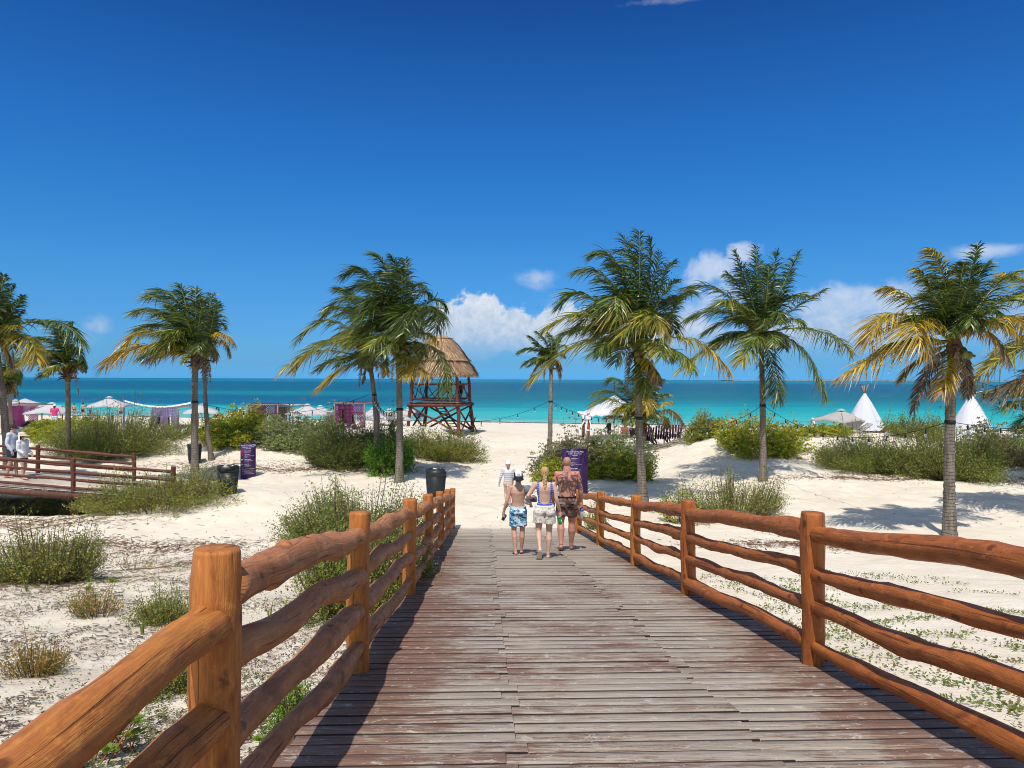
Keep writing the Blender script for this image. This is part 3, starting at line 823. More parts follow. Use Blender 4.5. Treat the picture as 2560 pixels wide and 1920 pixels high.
def palm(label, base, hub, Y, fronds, nfill=8, seed=0, r0=.17, r1=.11, lean=0.0, scale=1.0, coconuts=0, band=None, ages=(.05, .35), fillL=None, wind=(-.30, .05, 0), hubY=None, skirt=3, nl=76, wm=.95):
    """base: ground point, hub: view pixel of the crown's heart, fronds: (mid u, mid v, tip u, tip v, depth offset, age)"""
    b = Vector(base); h = at(hub[0], hub[1], hubY or Y)
    root = thing('palm_tree', label, 'palm tree', b, 0, 'coconut palms along the beach')
    H = h - b; s = MB(); n = 60
    pts, rad = [], []
    rr = random.Random(seed)
    cxm = lean
    for k in range(n):
        t_ = k / (n - 1)
        p = Vector((H.x * t_ + cxm * math.sin(math.pi * t_), H.y * t_, H.z * t_ - .15 * (1 - t_)))
        fl = 1 + .55 * math.exp(-t_ * 14)
        r_ = (r0 + (r1 - r0) * min(1, t_ * 1.3)) * fl * (1 + .05 * ((k % 2) * 2 - 1) * .6 + rr.uniform(-.03, .03))
        pts.append(p); rad.append(r_)
    s.tube(pts, rad, 12, seed=seed + 1, wob=.12); s.build('trunk', M['bark'], root, smooth=True)
    # fibre sheath and old frond stubs under the crown
    s = MB(); 
    cols = []
    s.tube([H + Vector((0, 0, z_)) for z_ in (-.45, -.25, 0, .25, .45)], [r1 * 1.05, r1 * 1.5, r1 * 1.7, r1 * 1.25, r1 * .5], 10, wob=.5, seed=seed)
    for k in range(16):
        a = k * 2.4 + seed; e = rr.uniform(-.2, .9); L = rr.uniform(.25, .55)
        d = Vector((math.cos(a) * math.cos(e), math.sin(a) * math.cos(e), math.sin(e)))
        p = H + Vector((0, 0, rr.uniform(-.35, .2)))
        s.tube([p + d * .08, p + d * L * .6, p + d * L + Vector((0, 0, -.08))], [.045, .035, .015], 5)
    me = s.mesh('fibre_sheath'); 
    a_ = me.color_attributes.new('Col', 'FLOAT_COLOR', 'POINT'); cc = np.ones((len(me.vertices), 4), np.float32)
    cc[:, :3] = np.array((.13, .085, .05)) * (.6 + .9 * RNG.random(len(me.vertices)))[:, None]; a_.data.foreach_set('color', cc.ravel())
    link('fibre_sheath', me, M['twig'], root)
    if coconuts:
        for k in range(coconuts):
            a = rr.uniform(-2.6, -.4) + (0.0 if k % 2 else .3); d = Vector((math.cos(a), math.sin(a), 0))
            s = MB(); s.ball((0, 0, 0), (.095, .095, .115), 10, 7)
            s.build('coconut', M['coconut'], root, smooth=True, loc=H + d * rr.uniform(.24, .36) + Vector((0, 0, rr.uniform(-.28, .02))))
    if band:
        q = at(band[0], band[1], Y) - b; t_ = q.z / H.z; p = Vector((H.x * t_ + cxm * math.sin(math.pi * t_), H.y * t_, q.z))
        rad_b = (r0 + (r1 - r0) * min(1, t_ * 1.3)) * 1.08
        s = MB(); s.tube([p - Vector((0, 0, .05)), p + Vector((0, 0, .05))], rad_b, 14); s.build('strap', M['cable'], root)
    k = 0
    for (mu, mv, tu, tv, dy, age) in fronds:
        k += 1
        p2 = at(tu, tv, Y + dy) - b; p1 = at(mu, mv, Y + dy * .6) - b
        frond(root, H + Vector((0, 0, .1)), p1, p2, age, seed * 100 + k, nl=nl, Lm=1.02 * scale, wind=wind, wmul=wm)
    FL = (fillL or 3.0) * scale
    for q in range(nfill):
        k += 1
        a = q * 2.399 + seed; e = rr.choice([.15, .5, .85, 1.1]) + rr.uniform(-.15, .2)
        # keep these mostly along the line of sight, where the photographed ones are foreshortened
        d = Vector((math.cos(a) * .45, math.sin(a), 0)).normalized()
        L = FL * rr.uniform(.8, 1.1)
        mid = H + d * (L * .5 * math.cos(e)) + Vector((-.15, 0, L * .55 * math.sin(e)))
        tip = H + d * (L * .85 * max(.45, math.cos(e * .8))) + Vector((-.45, 0, L * (.62 * math.sin(e) - .22)))
        frond(root, H + Vector((0, 0, .1)), mid, tip, rr.uniform(*ages), seed * 100 + k, nl=nl, Lm=.95 * scale, wind=wind, wmul=wm)
    for q in range(skirt):
        k += 1; a = rr.uniform(0, 6.3); d = Vector((math.cos(a), math.sin(a), 0))
        frond(root, H, H + d * .45 * scale + Vector((0, 0, -.1)), H + d * .65 * scale + Vector((0, 0, -1.35 * scale * rr.uniform(.7, 1.1))), 1.0, seed * 100 + k, nl=26, Lm=.5 * scale, wind=wind)
    return root


def c1(x, y): return (.25 * x, 553 + .25 * y)
def c2(x, y): return (553 + .25 * x, 518.5 + .25 * y)
def c3(x, y): return (1071.5 + .25 * x, 483.9 + .25 * y)
def c4(x, y): return (1624.5 + .2656 * x, 483.9 + .2656 * y)
def c5(x, y): return (1209.7 + .15625 * x, 812.2 + .15625 * y)
def FR(cf, lst): return [(*cf(a, b), *cf(c, d), dy, age) for (a, b, c, d, dy, age) in lst]


rf = random.Random(4)
# ninth palm: big one behind the right railing
bp = gp(1390, 1084)
palm('tall palm with green coconuts standing just beyond the right railing', bp, c3(1230, 1130), bp.y, FR(c3, [
    (800, 1010, 275, 1375, -.6, .42), (850, 790, 415, 905, -.8, .36), (820, 640, 555, 700, .5, .16), (1000, 520, 695, 405, .6, .20), (1060, 400, 845, 260, .3, .10),
    (1170, 470, 1100, 110, .6, .05), (1240, 500, 1240, 75, 0, .02), (1320, 480, 1330, 140, .4, .06), (1400, 560, 1530, 335, .3, .05), (1500, 700, 1690, 590, 1.0, .12),
    (1440, 800, 1545, 950, .9, .15), (1640, 985, 2010, 1265, -.7, .52), (1340, 1230, 1415, 1360, -.6, .8), (1270, 1290, 1300, 1490, -.5, .32), (1280, 800, 1085, 965, -1.9, .34),
    (1290, 800, 1460, 930, -1.9, .42), (1060, 640, 1045, 830, -1.6, .30), (950, 760, 700, 900, 1.4, .12), (900, 900, 560, 960, 1.2, .2), (1180, 600, 1010, 330, -.6, .03), (1330, 640, 1420, 250, -.7, .03),
    (1250, 620, 1180, 250, 1.0, .03), (1390, 700, 1560, 480, -.8, .08), (1130, 700, 900, 480, -.9, .08), (1500, 800, 1580, 640, -.5, .06), (1080, 820, 860, 700, -1.3, .06), (1380, 760, 1500, 640, 1.4, .05)]),
    14, 9, .16, .115, -.05, 1.0, 9, (1390, 903), fillL=2.7)
# eleventh
bp = gp(1648, 1038)
palm('palm with spread green fronds between two yellow-green shrubs', bp, (1644, 728), bp.y, [
    (1560, 632, 1478, 622, .5, .12), (1565, 672, 1484, 690, -.4, .14), (1560, 740, 1470, 798, -.5, .4), (1612, 620, 1588, 542, .2, .04), (1636, 620, 1634, 530, .6, .02),
    (1662, 625, 1678, 545, -.2, .04), (1690, 620, 1724, 545, .4, .06), (1715, 668, 1780, 625, .5, .12), (1755, 712, 1842, 762, .6, .32), (1728, 750, 1784, 860, -.7, .30),
    (1668, 790, 1682, 866, -.7, .18), (1628, 735, 1602, 782, -1.8, .38), (1596, 665, 1566, 650, -1.6, .30), (1655, 650, 1660, 580, -1, .04), (1610, 640, 1570, 590, .8, .08), (1700, 690, 1738, 700, -1.2, .18), (1590, 690, 1520, 720, 1.0, .2),
    (1625, 650, 1605, 575, -1.2, .03), (1675, 660, 1705, 590, 1.3, .05), (1600, 660, 1540, 660, 1.5, .1), (1650, 640, 1640, 560, 1.5, .02), (1690, 650, 1740, 640, 1.5, .08)],
    9, 11, .15, .10, .03, .95, 0, (1646, 876), fillL=2.4)
# twelfth
bp = gp(2052, 1160)
palm('yellow-tinged palm rising beyond the right railing, nearest of the row', bp, c4(1640, 1000), bp.y, FR(c4, [
    (1230, 1000, 725, 1245, -.4, .60), (1180, 730, 955, 935, -.5, .62), (1330, 790, 1440, 1060, -1.6, .66), (1290, 620, 1085, 520, .4, .5), (1470, 560, 1335, 370, .3, .36),
    (1570, 480, 1465, 210, -.2, .42), (1740, 560, 1838, 172, .1, .16), (1800, 520, 1905, 330, .3, .12), (1680, 580, 1720, 330, -.5, .04), (1930, 560, 2150, 385, .3, .36),
    (2000, 640, 2230, 590, .6, .3), (2040, 760, 2290, 930, .2, .7), (1890, 870, 2095, 1120, -.8, .86), (1440, 1200, 1310, 1515, -.2, .97), (1580, 1230, 1545, 1375, -.5, .8),
    (1400, 1080, 1205, 1255, .5, .62), (1745, 1180, 1750, 1400, .5, .97), (1560, 700, 1430, 560, -1.3, .06), (1820, 740, 2020, 720, -1.2, .12), (1500, 780, 1300, 760, -1.0, .1),
    (1640, 640, 1600, 470, .8, .04), (1750, 700, 1860, 560, .8, .06), (1900, 800, 2150, 880, -1.0, .52), (1580, 640, 1500, 430, 1.1, .05), (1700, 640, 1800, 470, -1.1, .06)]),
    8, 12, .155, .115, -.06, .88, 2, (2052, 912), ages=(.05, .25), fillL=2.2, nl=96, wm=.78)
# seventh and sixth
bp7 = gp(862, 1042)
palm('windswept palm with coconuts just left of the thatched tower', bp7, c2(1230, 960), bp7.y, FR(c2, [
    (740, 850, 205, 1150, -.7, .40), (930, 520, 600, 620, -.4, .12), (1000, 330, 765, 310, .2, .05), (1160, 360, 1025, 120, .3, .04), (1235, 420, 1175, 145, -.3, .03),
    (1290, 450, 1290, 170, .4, .03), (1370, 520, 1500, 470, .5, .05), (1470, 560, 1645, 575, .3, .06), (1530, 600, 1545, 790, -.6, .10), (1400, 810, 1555, 865, -1.0, .46),
    (1560, 960, 1655, 1330, -.6, .22), (1370, 1080, 1510, 1175, -.8, .72), (1290, 1080, 1340, 1180, -1.0, .5), (1060, 600, 850, 750, -1.4, .16), (1270, 640, 1280, 800, -1.8, .10),
    (1150, 560, 940, 560, -1.2, .08), (1080, 470, 840, 420, .8, .05), (1310, 600, 1420, 700, -1.5, .08), (1050, 440, 900, 250, 1.0, .04), (1330, 470, 1440, 400, 1.0, .05), (1200, 500, 1080, 280, -1.0, .04),
    (1000, 640, 720, 640, 1.2, .1), (1450, 640, 1600, 680, 1.2, .1), (1130, 480, 960, 390, -1.5, .04), (1260, 480, 1250, 260, -1.3, .03), (1380, 620, 1530, 600, -1.4, .06)]),
    16, 7, .165, .115, .04, 1.0, 7, (862, 884), fillL=2.6, wind=(-.42, .05, 0))
bp6 = gp(814, 1012)
palm('palm leaning behind the windswept one, trunk rising from green bushes', bp6, c2(985, 1060), bp6.y, FR(c2, [
    (760, 1105, 530, 1290, -.4, .55), (670, 700, 345, 885, -.5, .34), (790, 620, 590, 650, 0, .12), (860, 560, 690, 420, .4, .08), (560, 960, 330, 1120, .4, .5), (900, 640, 800, 420, .8, .06),
    (880, 800, 640, 860, -.9, .3), (1100, 1080, 1130, 1160, -.5, .6), (950, 1130, 925, 1235, 0, 1.0), (1000, 700, 980, 480, 0, .06), (800, 880, 480, 900, .8, .3), (920, 780, 840, 900, -1.5, .4)]),
    8, 6, .15, .105, .12, .95, 5, (803, 853), fillL=2.6, wind=(-.42, .05, 0))
# fourth and fifth
bp4 = gp(422, 1048)
palm('windswept palm with yellow lower fronds beside the left bins', bp4, c1(1690, 890), bp4.y, FR(c1, [
    (1250, 780, 895, 945, -.4, .74), (1280, 650, 1005, 895, -.6, .56), (1450, 530, 1175, 480, -.2, .26), (1500, 440, 1290, 345, .3, .16), (1560, 420, 1340, 290, .5, .12), (1620, 500, 1560, 255, .2, .14),
    (1690, 520, 1690, 285, .5, .06), (1550, 640, 1400, 830, -1.5, .32), (1500, 760, 1250, 790, -1.2, .56), (1480, 620, 1200, 640, .8, .2), (1600, 600, 1450, 420, -1.0, .12), (1720, 560, 1760, 380, -.8, .06),
    (1500, 830, 1280, 900, .3, .8), (1560, 560, 1380, 500, 1.2, .12), (1650, 640, 1560, 480, -1.5, .08), (1560, 720, 1380, 660, -1.7, .2)]),
    8, 4, .155, .11, -.03, .95, 0, (422, 868), ages=(.05, .3), fillL=2.3, wind=(-.42, .05, 0))
bp5 = gp(458, 994)
palm('slim leaning palm tucked close behind the windswept yellow one', bp5, c1(1765, 915), bp5.y, FR(c1, [
    (1800, 560, 1830, 330, .2, .06), (1850, 600, 1885, 400, .5, .06), (1870, 640, 1935, 600, .2, .2), (1880, 680, 2020, 765, -.3, .66), (1840, 800, 1860, 900, .3, .85), (1900, 740, 1990, 850, .5, .7),
    (1740, 600, 1700, 400, .5, .06), (1640, 720, 1450, 700, .6, .3), (1820, 640, 1850, 480, -.6, .06), (1780, 640, 1780, 440, .9, .06)]),
    6, 5, .125, .095, -.10, .9, 0, None, fillL=2.2)
# second
palm('shorter dark windswept palm above the left walkway', gp(148, 988), c1(585, 1000), 32.0, FR(c1, [
    (350, 900, 85, 985, -.4, .42), (400, 820, 150, 920, .4, .14), (450, 740, 300, 740, .3, .08), (520, 700, 460, 570, .3, .04), (600, 700, 620, 580, 0, .05), (640, 800, 715, 900, -.3, .12),
    (650, 760, 690, 720, .3, .08), (500, 970, 410, 1030, -.7, .66), (480, 840, 330, 850, -1.2, .12), (560, 760, 500, 640, -1.0, .05), (620, 820, 700, 800, .6, .1), (660, 900, 700, 960, 0, .9)]),
    8, 2, .13, .10, .0, .85, 0, None, fillL=2.0, wind=(-.42, .05, 0), hubY=32.0)
# first
palm('dark tall palm half cut off by the left edge of the frame', (-19.8, 28.0, g1(-19.8, 28)), c1(-50, 700), 27.0, FR(c1, [
    (430, 560, 712, 760, -.3, .16), (220, 700, 322, 905, -.5, .52), (0, 400, 30, 165, .2, .03), (60, 420, 125, 250, .3, .05), (90, 500, 195, 345, -.3, .06), (110, 560, 205, 470, .4, .08), (60, 620, 150, 600, -.8, .4),
    (-200, 500, -350, 480, 0, .1), (-220, 660, -480, 850, 0, .4), (-90, 400, -160, 200, .3, .05), (-120, 480, -250, 330, -.5, .05), (-30, 480, -20, 260, -.8, .04), (40, 780, 110, 950, .4, .8), (-180, 800, -300, 980, 0, .6), (20, 560, 60, 400, 1, .04), (60, 700, 170, 740, .9, .3)]),
    8, 1, .16, .115, .1, 1.0, 0, None, fillL=2.5, hubY=27.0)
# third
palm('small dark palm low at the left edge, trunk by the white gazebo', gp(26, 925), c1(75, 1120), 40.0, FR(c1, [
    (130, 1050, 165, 1110, -.3, .2), (120, 960, 180, 900, 0, .08), (60, 980, 50, 850, .3, .06), (0, 1000, -80, 900, .3, .08), (-30, 1080, -160, 1160, 0, .3), (90, 1000, 130, 830, .5, .06), (20, 1060, -60, 1180, -1, .3), (110, 1120, 130, 1220, 0, .8), (100, 1040, 160, 980, -.8, .1)]),
    7, 3, .13, .10, .0, .9, 0, None, fillL=2.2, hubY=40.0, skirt=4)
# eighth
palm('small palm rising behind the centre bush with a short ragged crown', gp(1187, 1003), c3(478, 1195), 36.0, FR(c3, [
    (330, 1080, 190, 1110, -.2, .2), (340, 1160, 225, 1225, .2, .4), (370, 1040, 285, 965, .3, .12), (430, 1020, 350, 930, 0, .08), (480, 1020, 450, 940, .3, .1), (560, 1060, 605, 1060, -.2, .3), (540, 1200, 560, 1330, .2, .85),
    (400, 1180, 300, 1320, 0, .7), (420, 1090, 330, 1020, -.8, .1), (520, 1060, 540, 980, .6, .1), (430, 1160, 380, 1220, -.9, .3), (540, 1120, 600, 1150, .4, .3)]),
    7, 8, .13, .09, .0, .8, 0, (1184, 866), fillL=1.6, hubY=36.0, skirt=5)
# tenth
palm('young low palm with drooping fronds in front of the white beach canopy', (7.75, 41.0, g1(7.75, 41.0)), c5(1140, 680), 41.0, FR(c5, [
    (750, 330, 450, 400, -.5, .38), (800, 260, 485, 240, .3, .2), (880, 130, 690, 60, .3, .22), (850, 560, 640, 560, 0, .7), (1350, 430, 1545, 350, -.5, .58), (1480, 470, 1700, 660, .2, .9), (1190, 330, 1180, 480, -1.6, .6),
    (1300, 200, 1400, 60, .5, .1), (1100, 200, 1000, 20, .6, .08), (1250, 200, 1290, 10, -.4, .06), (1000, 300, 860, 160, -.6, .1), (1360, 330, 1500, 250, .8, .3), (1400, 560, 1480, 700, .6, .8), (950, 450, 760, 480, -.8, .4), (1200, 280, 1150, 60, 1, .05), (1000, 480, 900, 620, .5, .8)]),
    9, 10, .14, .11, .0, 1.0, 0, None, fillL=2.4, hubY=41.0, skirt=5)
# off the right edge
palm('palm beyond the right edge, only its long frond tips reach in', (17.2, 21.5, g1(17.2, 21.5)), (2330, 745), 21.5, [
    (2220, 745, 2095, 828, -.4, .5), (2250, 690, 2120, 700, .2, .3), (2260, 640, 2170, 590, .2, .4), (2240, 800, 2140, 850, .8, .9), (2300, 640, 2270, 540, 0, .1), (2380, 640, 2420, 560, .3, .1), (2420, 700, 2520, 700, 0, .2), (2400, 780, 2500, 860, 0, .6), (2250, 720, 2150, 760, 1.5, .5),
    (2330, 800, 2300, 900, -1, .8)], 6, 13, .16, .11, .1, 1.0, fillL=2.4)
palm('low dark palm at the far right beside the bulb strings', (23.5, 27.5, g1(23.5, 27.5)), (2330, 905), 27.5, [
    (2240, 845, 2122, 846, 0, .3), (2250, 870, 2165, 880, -.5, .12), (2260, 890, 2190, 920, .3, .1), (2280, 850, 2210, 800, .3, .05), (2300, 830, 2290, 740, 0, .05), (2390, 840, 2440, 780, 0, .05), (2400, 900, 2500, 930, 0, .2), (2262, 860, 2185, 850, 1.2, .1), (2260, 905, 2205, 950, -.8, .2)],
    6, 14, .14, .10, 0, .95, fillL=2.2, hubY=27.5)

# ------------------------------------------------------------------ shrubs
def leaves(r, P, D, size, asp=.45, flat=.6):
    """one quad per leaf at points P pointing along D"""
    n = len(P)
    D = D / (np.linalg.norm(D, axis=1)[:, None] + 1e-6)
    rn = r.normal(size=(n, 3)); rn[:, 2] += flat * 2
    Wv = np.cross(D, rn); Wv /= np.linalg.norm(Wv, axis=1)[:, None] + 1e-6
    L = size * r.uniform(.7, 1.3, (n, 1))
    V = np.stack([P, P + D * L * .5 + Wv * L * asp * .5, P + D * L, P + D * L * .5 - Wv * L * asp * .5], 1)
    Q = np.arange(n * 4).reshape(n, 4)
    return V.reshape(-1, 3), Q


PAL = {'feather': [(.105, .135, .035), (.140, .165, .048), (.075, .095, .030), (.17, .17, .06)],
       'dark': [(.060, .085, .024), (.085, .110, .032), (.045, .060, .022), (.11, .12, .045)],
       'broad': [(.13, .165, .022), (.19, .20, .025), (.075, .105, .018), (.28, .17, .03), (.30, .24, .035)],
       'silver': [(.130, .165, .095), (.175, .205, .130), (.085, .105, .062), (.14, .13, .12)],
       'grey': [(.120, .120, .085), (.15, .145, .125), (.075, .085, .050), (.11, .085, .07)],
       'bright': [(.070, .155, .020), (.10, .20, .030), (.05, .10, .016), (.13, .21, .03)],
       'rust': [(.20, .13, .045), (.14, .14, .04), (.25, .14, .05), (.10, .10, .035)],
       'mixed': [(.12, .15, .040), (.16, .18, .05), (.20, .17, .06), (.09, .105, .035)]}
PAL = {k: [tuple(min(.42, c * f * (1.22 if k in ('broad', 'silver', 'grey') else 1.0)) for c, f in zip(q, (1.68, 1.62, 1.15))) for q in v] for k, v in PAL.items()}
SHRUB_N = [0]


def shrub(label, x, y, rx, ry, h, style='feather', n=260, per=40, size=.05, seed=None, lean=(0, 0), cat='shrub', stemr=.012, name='shrub', spread=1.0, stems=True, z0=None, group=None, inner=.45):
    SHRUB_N[0] += 1; seed = seed or SHRUB_N[0] * 7; r = np.random.default_rng(seed)
    gz = g1(x, y) if z0 is None else z0
    root = thing(name, label, cat, (x, y, gz), 0, group)
    th = r.uniform(0, 2 * np.pi, n); rad = np.sqrt(r.random(n)) ** .85 * (.78 + .5 * vnoise(np.cos(th) * 2 + seed + 20, np.sin(th) * 2 + 20))
    ex, ey = rad * np.cos(th), rad * np.sin(th)
    lump = (.42 + .85 * vnoise(ex * 2.6 + seed, ey * 2.6 + 7)) * (1 + .25 * (vnoise(ex * 7 + seed, ey * 7 + 3) - .5))
    bx, by = ex * rx * inner + r.normal(0, .05 * rx, n), ey * ry * inner + r.normal(0, .05 * ry, n)
    tx, ty = ex * rx * spread + lean[0] * h, ey * ry * spread + lean[1] * h
    tz = h * np.sqrt(np.clip(1 - .72 * rad ** 2, 0, 1)) * lump * np.where(r.random(n) < .12, r.uniform(1.0, 1.35, n), r.uniform(.35, 1.02, n))
    B = np.stack([bx, by, ground(x + bx, y + by) - gz - .03], 1)
    E = np.stack([tx, ty, tz + ground(x + tx, y + ty) - gz], 1)
    Mid = (B + E) / 2 + np.stack([ex * rx * .08, ey * ry * .08, -h * .06 * np.ones(n)], 1)
    def bz(i, t): t = t[:, None]; return (1 - t) ** 2 * B[i] + 2 * t * (1 - t) * Mid[i] + t * t * E[i]
    per = int(per * (.92 if style in ('feather', 'mixed', 'rust') else 1.1)); N = n * per; i = np.repeat(np.arange(n), per)
    pal = np.array(PAL[style]); ci = r.integers(0, len(pal), n)
    if style in ('feather', 'dark', 'rust', 'mixed', 'bright'):
        t = .22 + .78 * r.random(N) ** .75
        P = bz(i, t); T = bz(i, np.minimum(t + .05, 1.05)) - bz(i, t - .02); T /= np.linalg.norm(T, axis=1)[:, None] + 1e-6
        nsub = 5; sub = r.integers(0, nsub, N)
        key = i * nsub + sub
        so_ = r.normal(0, 1, (n * nsub, 3)); so_[:, 2] = np.abs(so_[:, 2]) * .8
        amp = (.10 * h + .04) * (.5 + t)
        P = P + so_[key] * (amp * .40)[:, None] + r.normal(0, .012 + .02 * h, (N, 3))
        D = T * .7 + r.normal(0, .7, (N, 3)); asp = .50
    else:
        # rosettes at the twig ends and just below them
        nr = 4; key = r.integers(0, nr, N); ro = r.random((n, nr)) * .45
        t = 1 - ro[i, key]
        P = bz(i, t); so_ = r.normal(0, .07 * h + .03, (n * nr, 3)); P = P + so_[i * nr + key]
        D = r.normal(0, 1, (N, 3)); D[:, 2] = np.abs(D[:, 2]) * .8 + .2; D /= np.linalg.norm(D, axis=1)[:, None]
        P = P + D * size * .5; asp = .5
    V, Q = leaves(r, P, D, size * 1.08, asp)
    cc = pal[(ci[i] + (r.random(N) < .35) * r.integers(0, len(pal), N)) % len(pal)] * r.uniform(.7, 1.3, (N, 1))
    cl = np.repeat(cc, 4, axis=0)
    me = mesh_np('foliage', V, Q, col=cl); link('foliage', me, M['shrubleaf'], root)
    if stems:
        m = MB()
        k = min(n, 560); sel = r.permutation(n)[:k]
        tt = np.linspace(0, 1, 6)
        Vs = []; Qs = []; off = 0
        for q in sel:
            p = bz(np.full(6, q), tt); rd = np.linspace(stemr, stemr * .35, 6)
            A = np.array([[1, 0, 0], [-.5, .87, 0], [-.5, -.87, 0]])
            V3 = p[:, None, :] + A[None] * rd[:, None, None]
            Vs.append(V3.reshape(-1, 3)); a = np.arange(5)[:, None] * 3; j = np.arange(3)[None]; j2 = (j + 1) % 3
            Qs.append(np.stack([a + j, a + j2, a + 3 + j2, a + 3 + j], -1).reshape(-1, 4) + off); off += 18
        V = np.concatenate(Vs); base_c = np.array((.16, .12, .085)) if style not in ('silver', 'grey') else np.array((.17, .14, .12))
        me = mesh_np('stems', V, np.concatenate(Qs), col=np.repeat(base_c[None] * r.uniform(.6, 1.3, (len(sel), 1)), 18, 0))
        link('stems', me, M['twig'], root, kind='stuff')
    return root


def shrubD(label, u0, u1, vt, vb, depth, style, n, per, size, **kw):
    f = gp((u0 + u1) / 2, vb); Yc = f.y + depth / 2
    xc = at((u0 + u1) / 2, vb, Yc).x; rx = (u1 - u0) / 2 * .00065 * Yc
    h = max(.12, at((u0 + u1) / 2, vt, Yc).z - g1(xc, Yc))
    return shrub(label, xc, Yc, rx, depth / 2, h, style, n, per, size, **kw)


shrubD('big feathery grey-green shrub behind the small left walkway', 100, 375, 878, 1003, 4.5, 'feather', 900, 36, .075, stemr=.02)
shrubD('dense yellow-green bush behind the walking couple', 55, 235, 908, 962, 4, 'broad', 420, 36, .10)
shrubD('silvery low shrub right of the couple, behind the far rail', 135, 262, 922, 985, 2.5, 'silver', 260, 40, .07)
shrubD('sparse green creeper shrub on the sandy crest left of the twin palms', 330, 425, 902, 962, 2.5, 'feather', 120, 34, .07)
shrubD('yellow and rust leaved bush right of the twin palms', 425, 600, 889, 978, 4.5, 'broad', 700, 38, .10)
shrubD('silver-green rounded bush below the purple screens', 555, 735, 893, 985, 4.5, 'silver', 700, 44, .085)
shrubD('dark green thicket left of the leaning palm trunk', 640, 830, 905, 1018, 4, 'dark', 800, 40, .075, stemr=.02)
shrubD('glossy bright green bush between the two palm trunks', 785, 905, 935, 1030, 2.5, 'bright', 260, 40, .10)
shrubD('dark bush filling the gap behind the palm with the strap', 770, 890, 905, 1000, 3, 'dark', 300, 40, .08)
shrubD('olive feathery shrub at the foot of the thatched tower', 868, 1047, 928, 1003, 3.5, 'mixed', 620, 38, .07)
shrubD('grey woody top of the bush behind the purple warning sign', 1150, 1330, 932, 1030, 3.0, 'grey', 480, 46, .07)
shrubD('silver-green mound of the bush right of the warning sign', 1260, 1425, 930, 1025, 3.0, 'silver', 480, 46, .075)
shrubD('yellow-green lower leaves fringing the bush by the warning sign', 1136, 1300, 985, 1046, 2.0, 'broad', 300, 40, .075)
shrubD('yellow-green fringe around the big palm trunk', 1280, 1412, 975, 1046, 2.0, 'broad', 260, 40, .075)
shrubD('round olive shrub on the sand crest right of the purple chairs', 1474, 1562, 896, 956, 3, 'mixed', 300, 38, .085)
shrubD('red and yellow leaved bush on the dune behind the palm', 1532, 1745, 906, 996, 3.5, 'broad', 620, 34, .09)
shrubD('low yellow-green fringe on the dune crest in front of the taupe parasol', 1690, 1830, 918, 948, 3, 'broad', 200, 36, .10)
shrubD('wide feathery green bush left of the yellow palm trunk', 1765, 1990, 925, 1035, 4.0, 'feather', 900, 38, .065, stemr=.02)
shrubD('feathery green bush around the yellow palm trunk', 1930, 2165, 915, 1050, 4.0, 'feather', 900, 38, .065, stemr=.02)
shrubD('tall thin shrub in front of the right tent', 1900, 2060, 890, 960, 3.5, 'feather', 260, 36, .08)
shrubD('dark grey-green thicket at the right edge', 2070, 2300, 917, 1018, 4.0, 'grey', 800, 44, .08)
shrubD('sparse yellow-green shrub on the sand behind the right railing', 1425, 1725, 1022, 1135, 3.0, 'mixed', 420, 32, .050, inner=.6)
shrubD('broad-leaved orange-tipped sprig left of the sparse railing shrub', 1418, 1530, 1060, 1135, 1.0, 'broad', 60, 34, .055, inner=.5)
shrubD('small leafy clump showing between the right railing posts', 1262, 1312, 1085, 1150, .9, 'mixed', 60, 36, .045)
shrubD('wide feathery shrub between the bins and the left railing', 612, 925, 1038, 1195, 4.0, 'feather', 760, 40, .050, inner=.6)
shrubD('lower feathery shrub pressed against the left railing', 650, 925, 1120, 1345, 2.6, 'feather', 700, 44, .040, inner=.55)
shrubD('spreading shrub in front of the small left walkway', 165, 492, 1015, 1118, 2.8, 'mixed', 620, 42, .052, inner=.6)
shrubD('upright twiggy shrub at the left edge below the walkway', -10, 215, 1128, 1275, 1.8, 'mixed', 420, 42, .036)
shrubD('small twiggy shrub left of the nearest post', 275, 428, 1250, 1362, .8, 'mixed', 150, 36, .026, stemr=.006)
shrubD('small orange-stemmed shrub low at the left', 15, 140, 1365, 1472, .6, 'rust', 90, 38, .022, stemr=.005)
shrubD('green clump seen under the nearest top rail', 300, 430, 1405, 1532, .7, 'mixed', 130, 40, .022, stemr=.005)
shrubD('bright green needle plant seen between the left rails', 585, 690, 1470, 1600, .5, 'bright', 100, 44, .018, stemr=.005)
shrubD('small green shoots beside the needle plant', 725, 792, 1235, 1335, .6, 'mixed', 50, 38, .022, stemr=.005)
shrubD('rusty dry clump in front of the twiggy shrub', 150, 260, 1262, 1345, .7, 'rust', 80, 36, .024, stemr=.005)
shrubD('dry pale clump beside the green one near the nearest post', 250, 330, 1180, 1235, .8, 'rust', 30, 30, .024, stemr=.005)

shrub('dark low growth added to deepen the shade under the small left walkway', -17.2, 23.3, 4.5, .7, .55, 'dark', 260, 30, .06, cat='shrub')  # added plant mass that makes the gap below the deck read dark
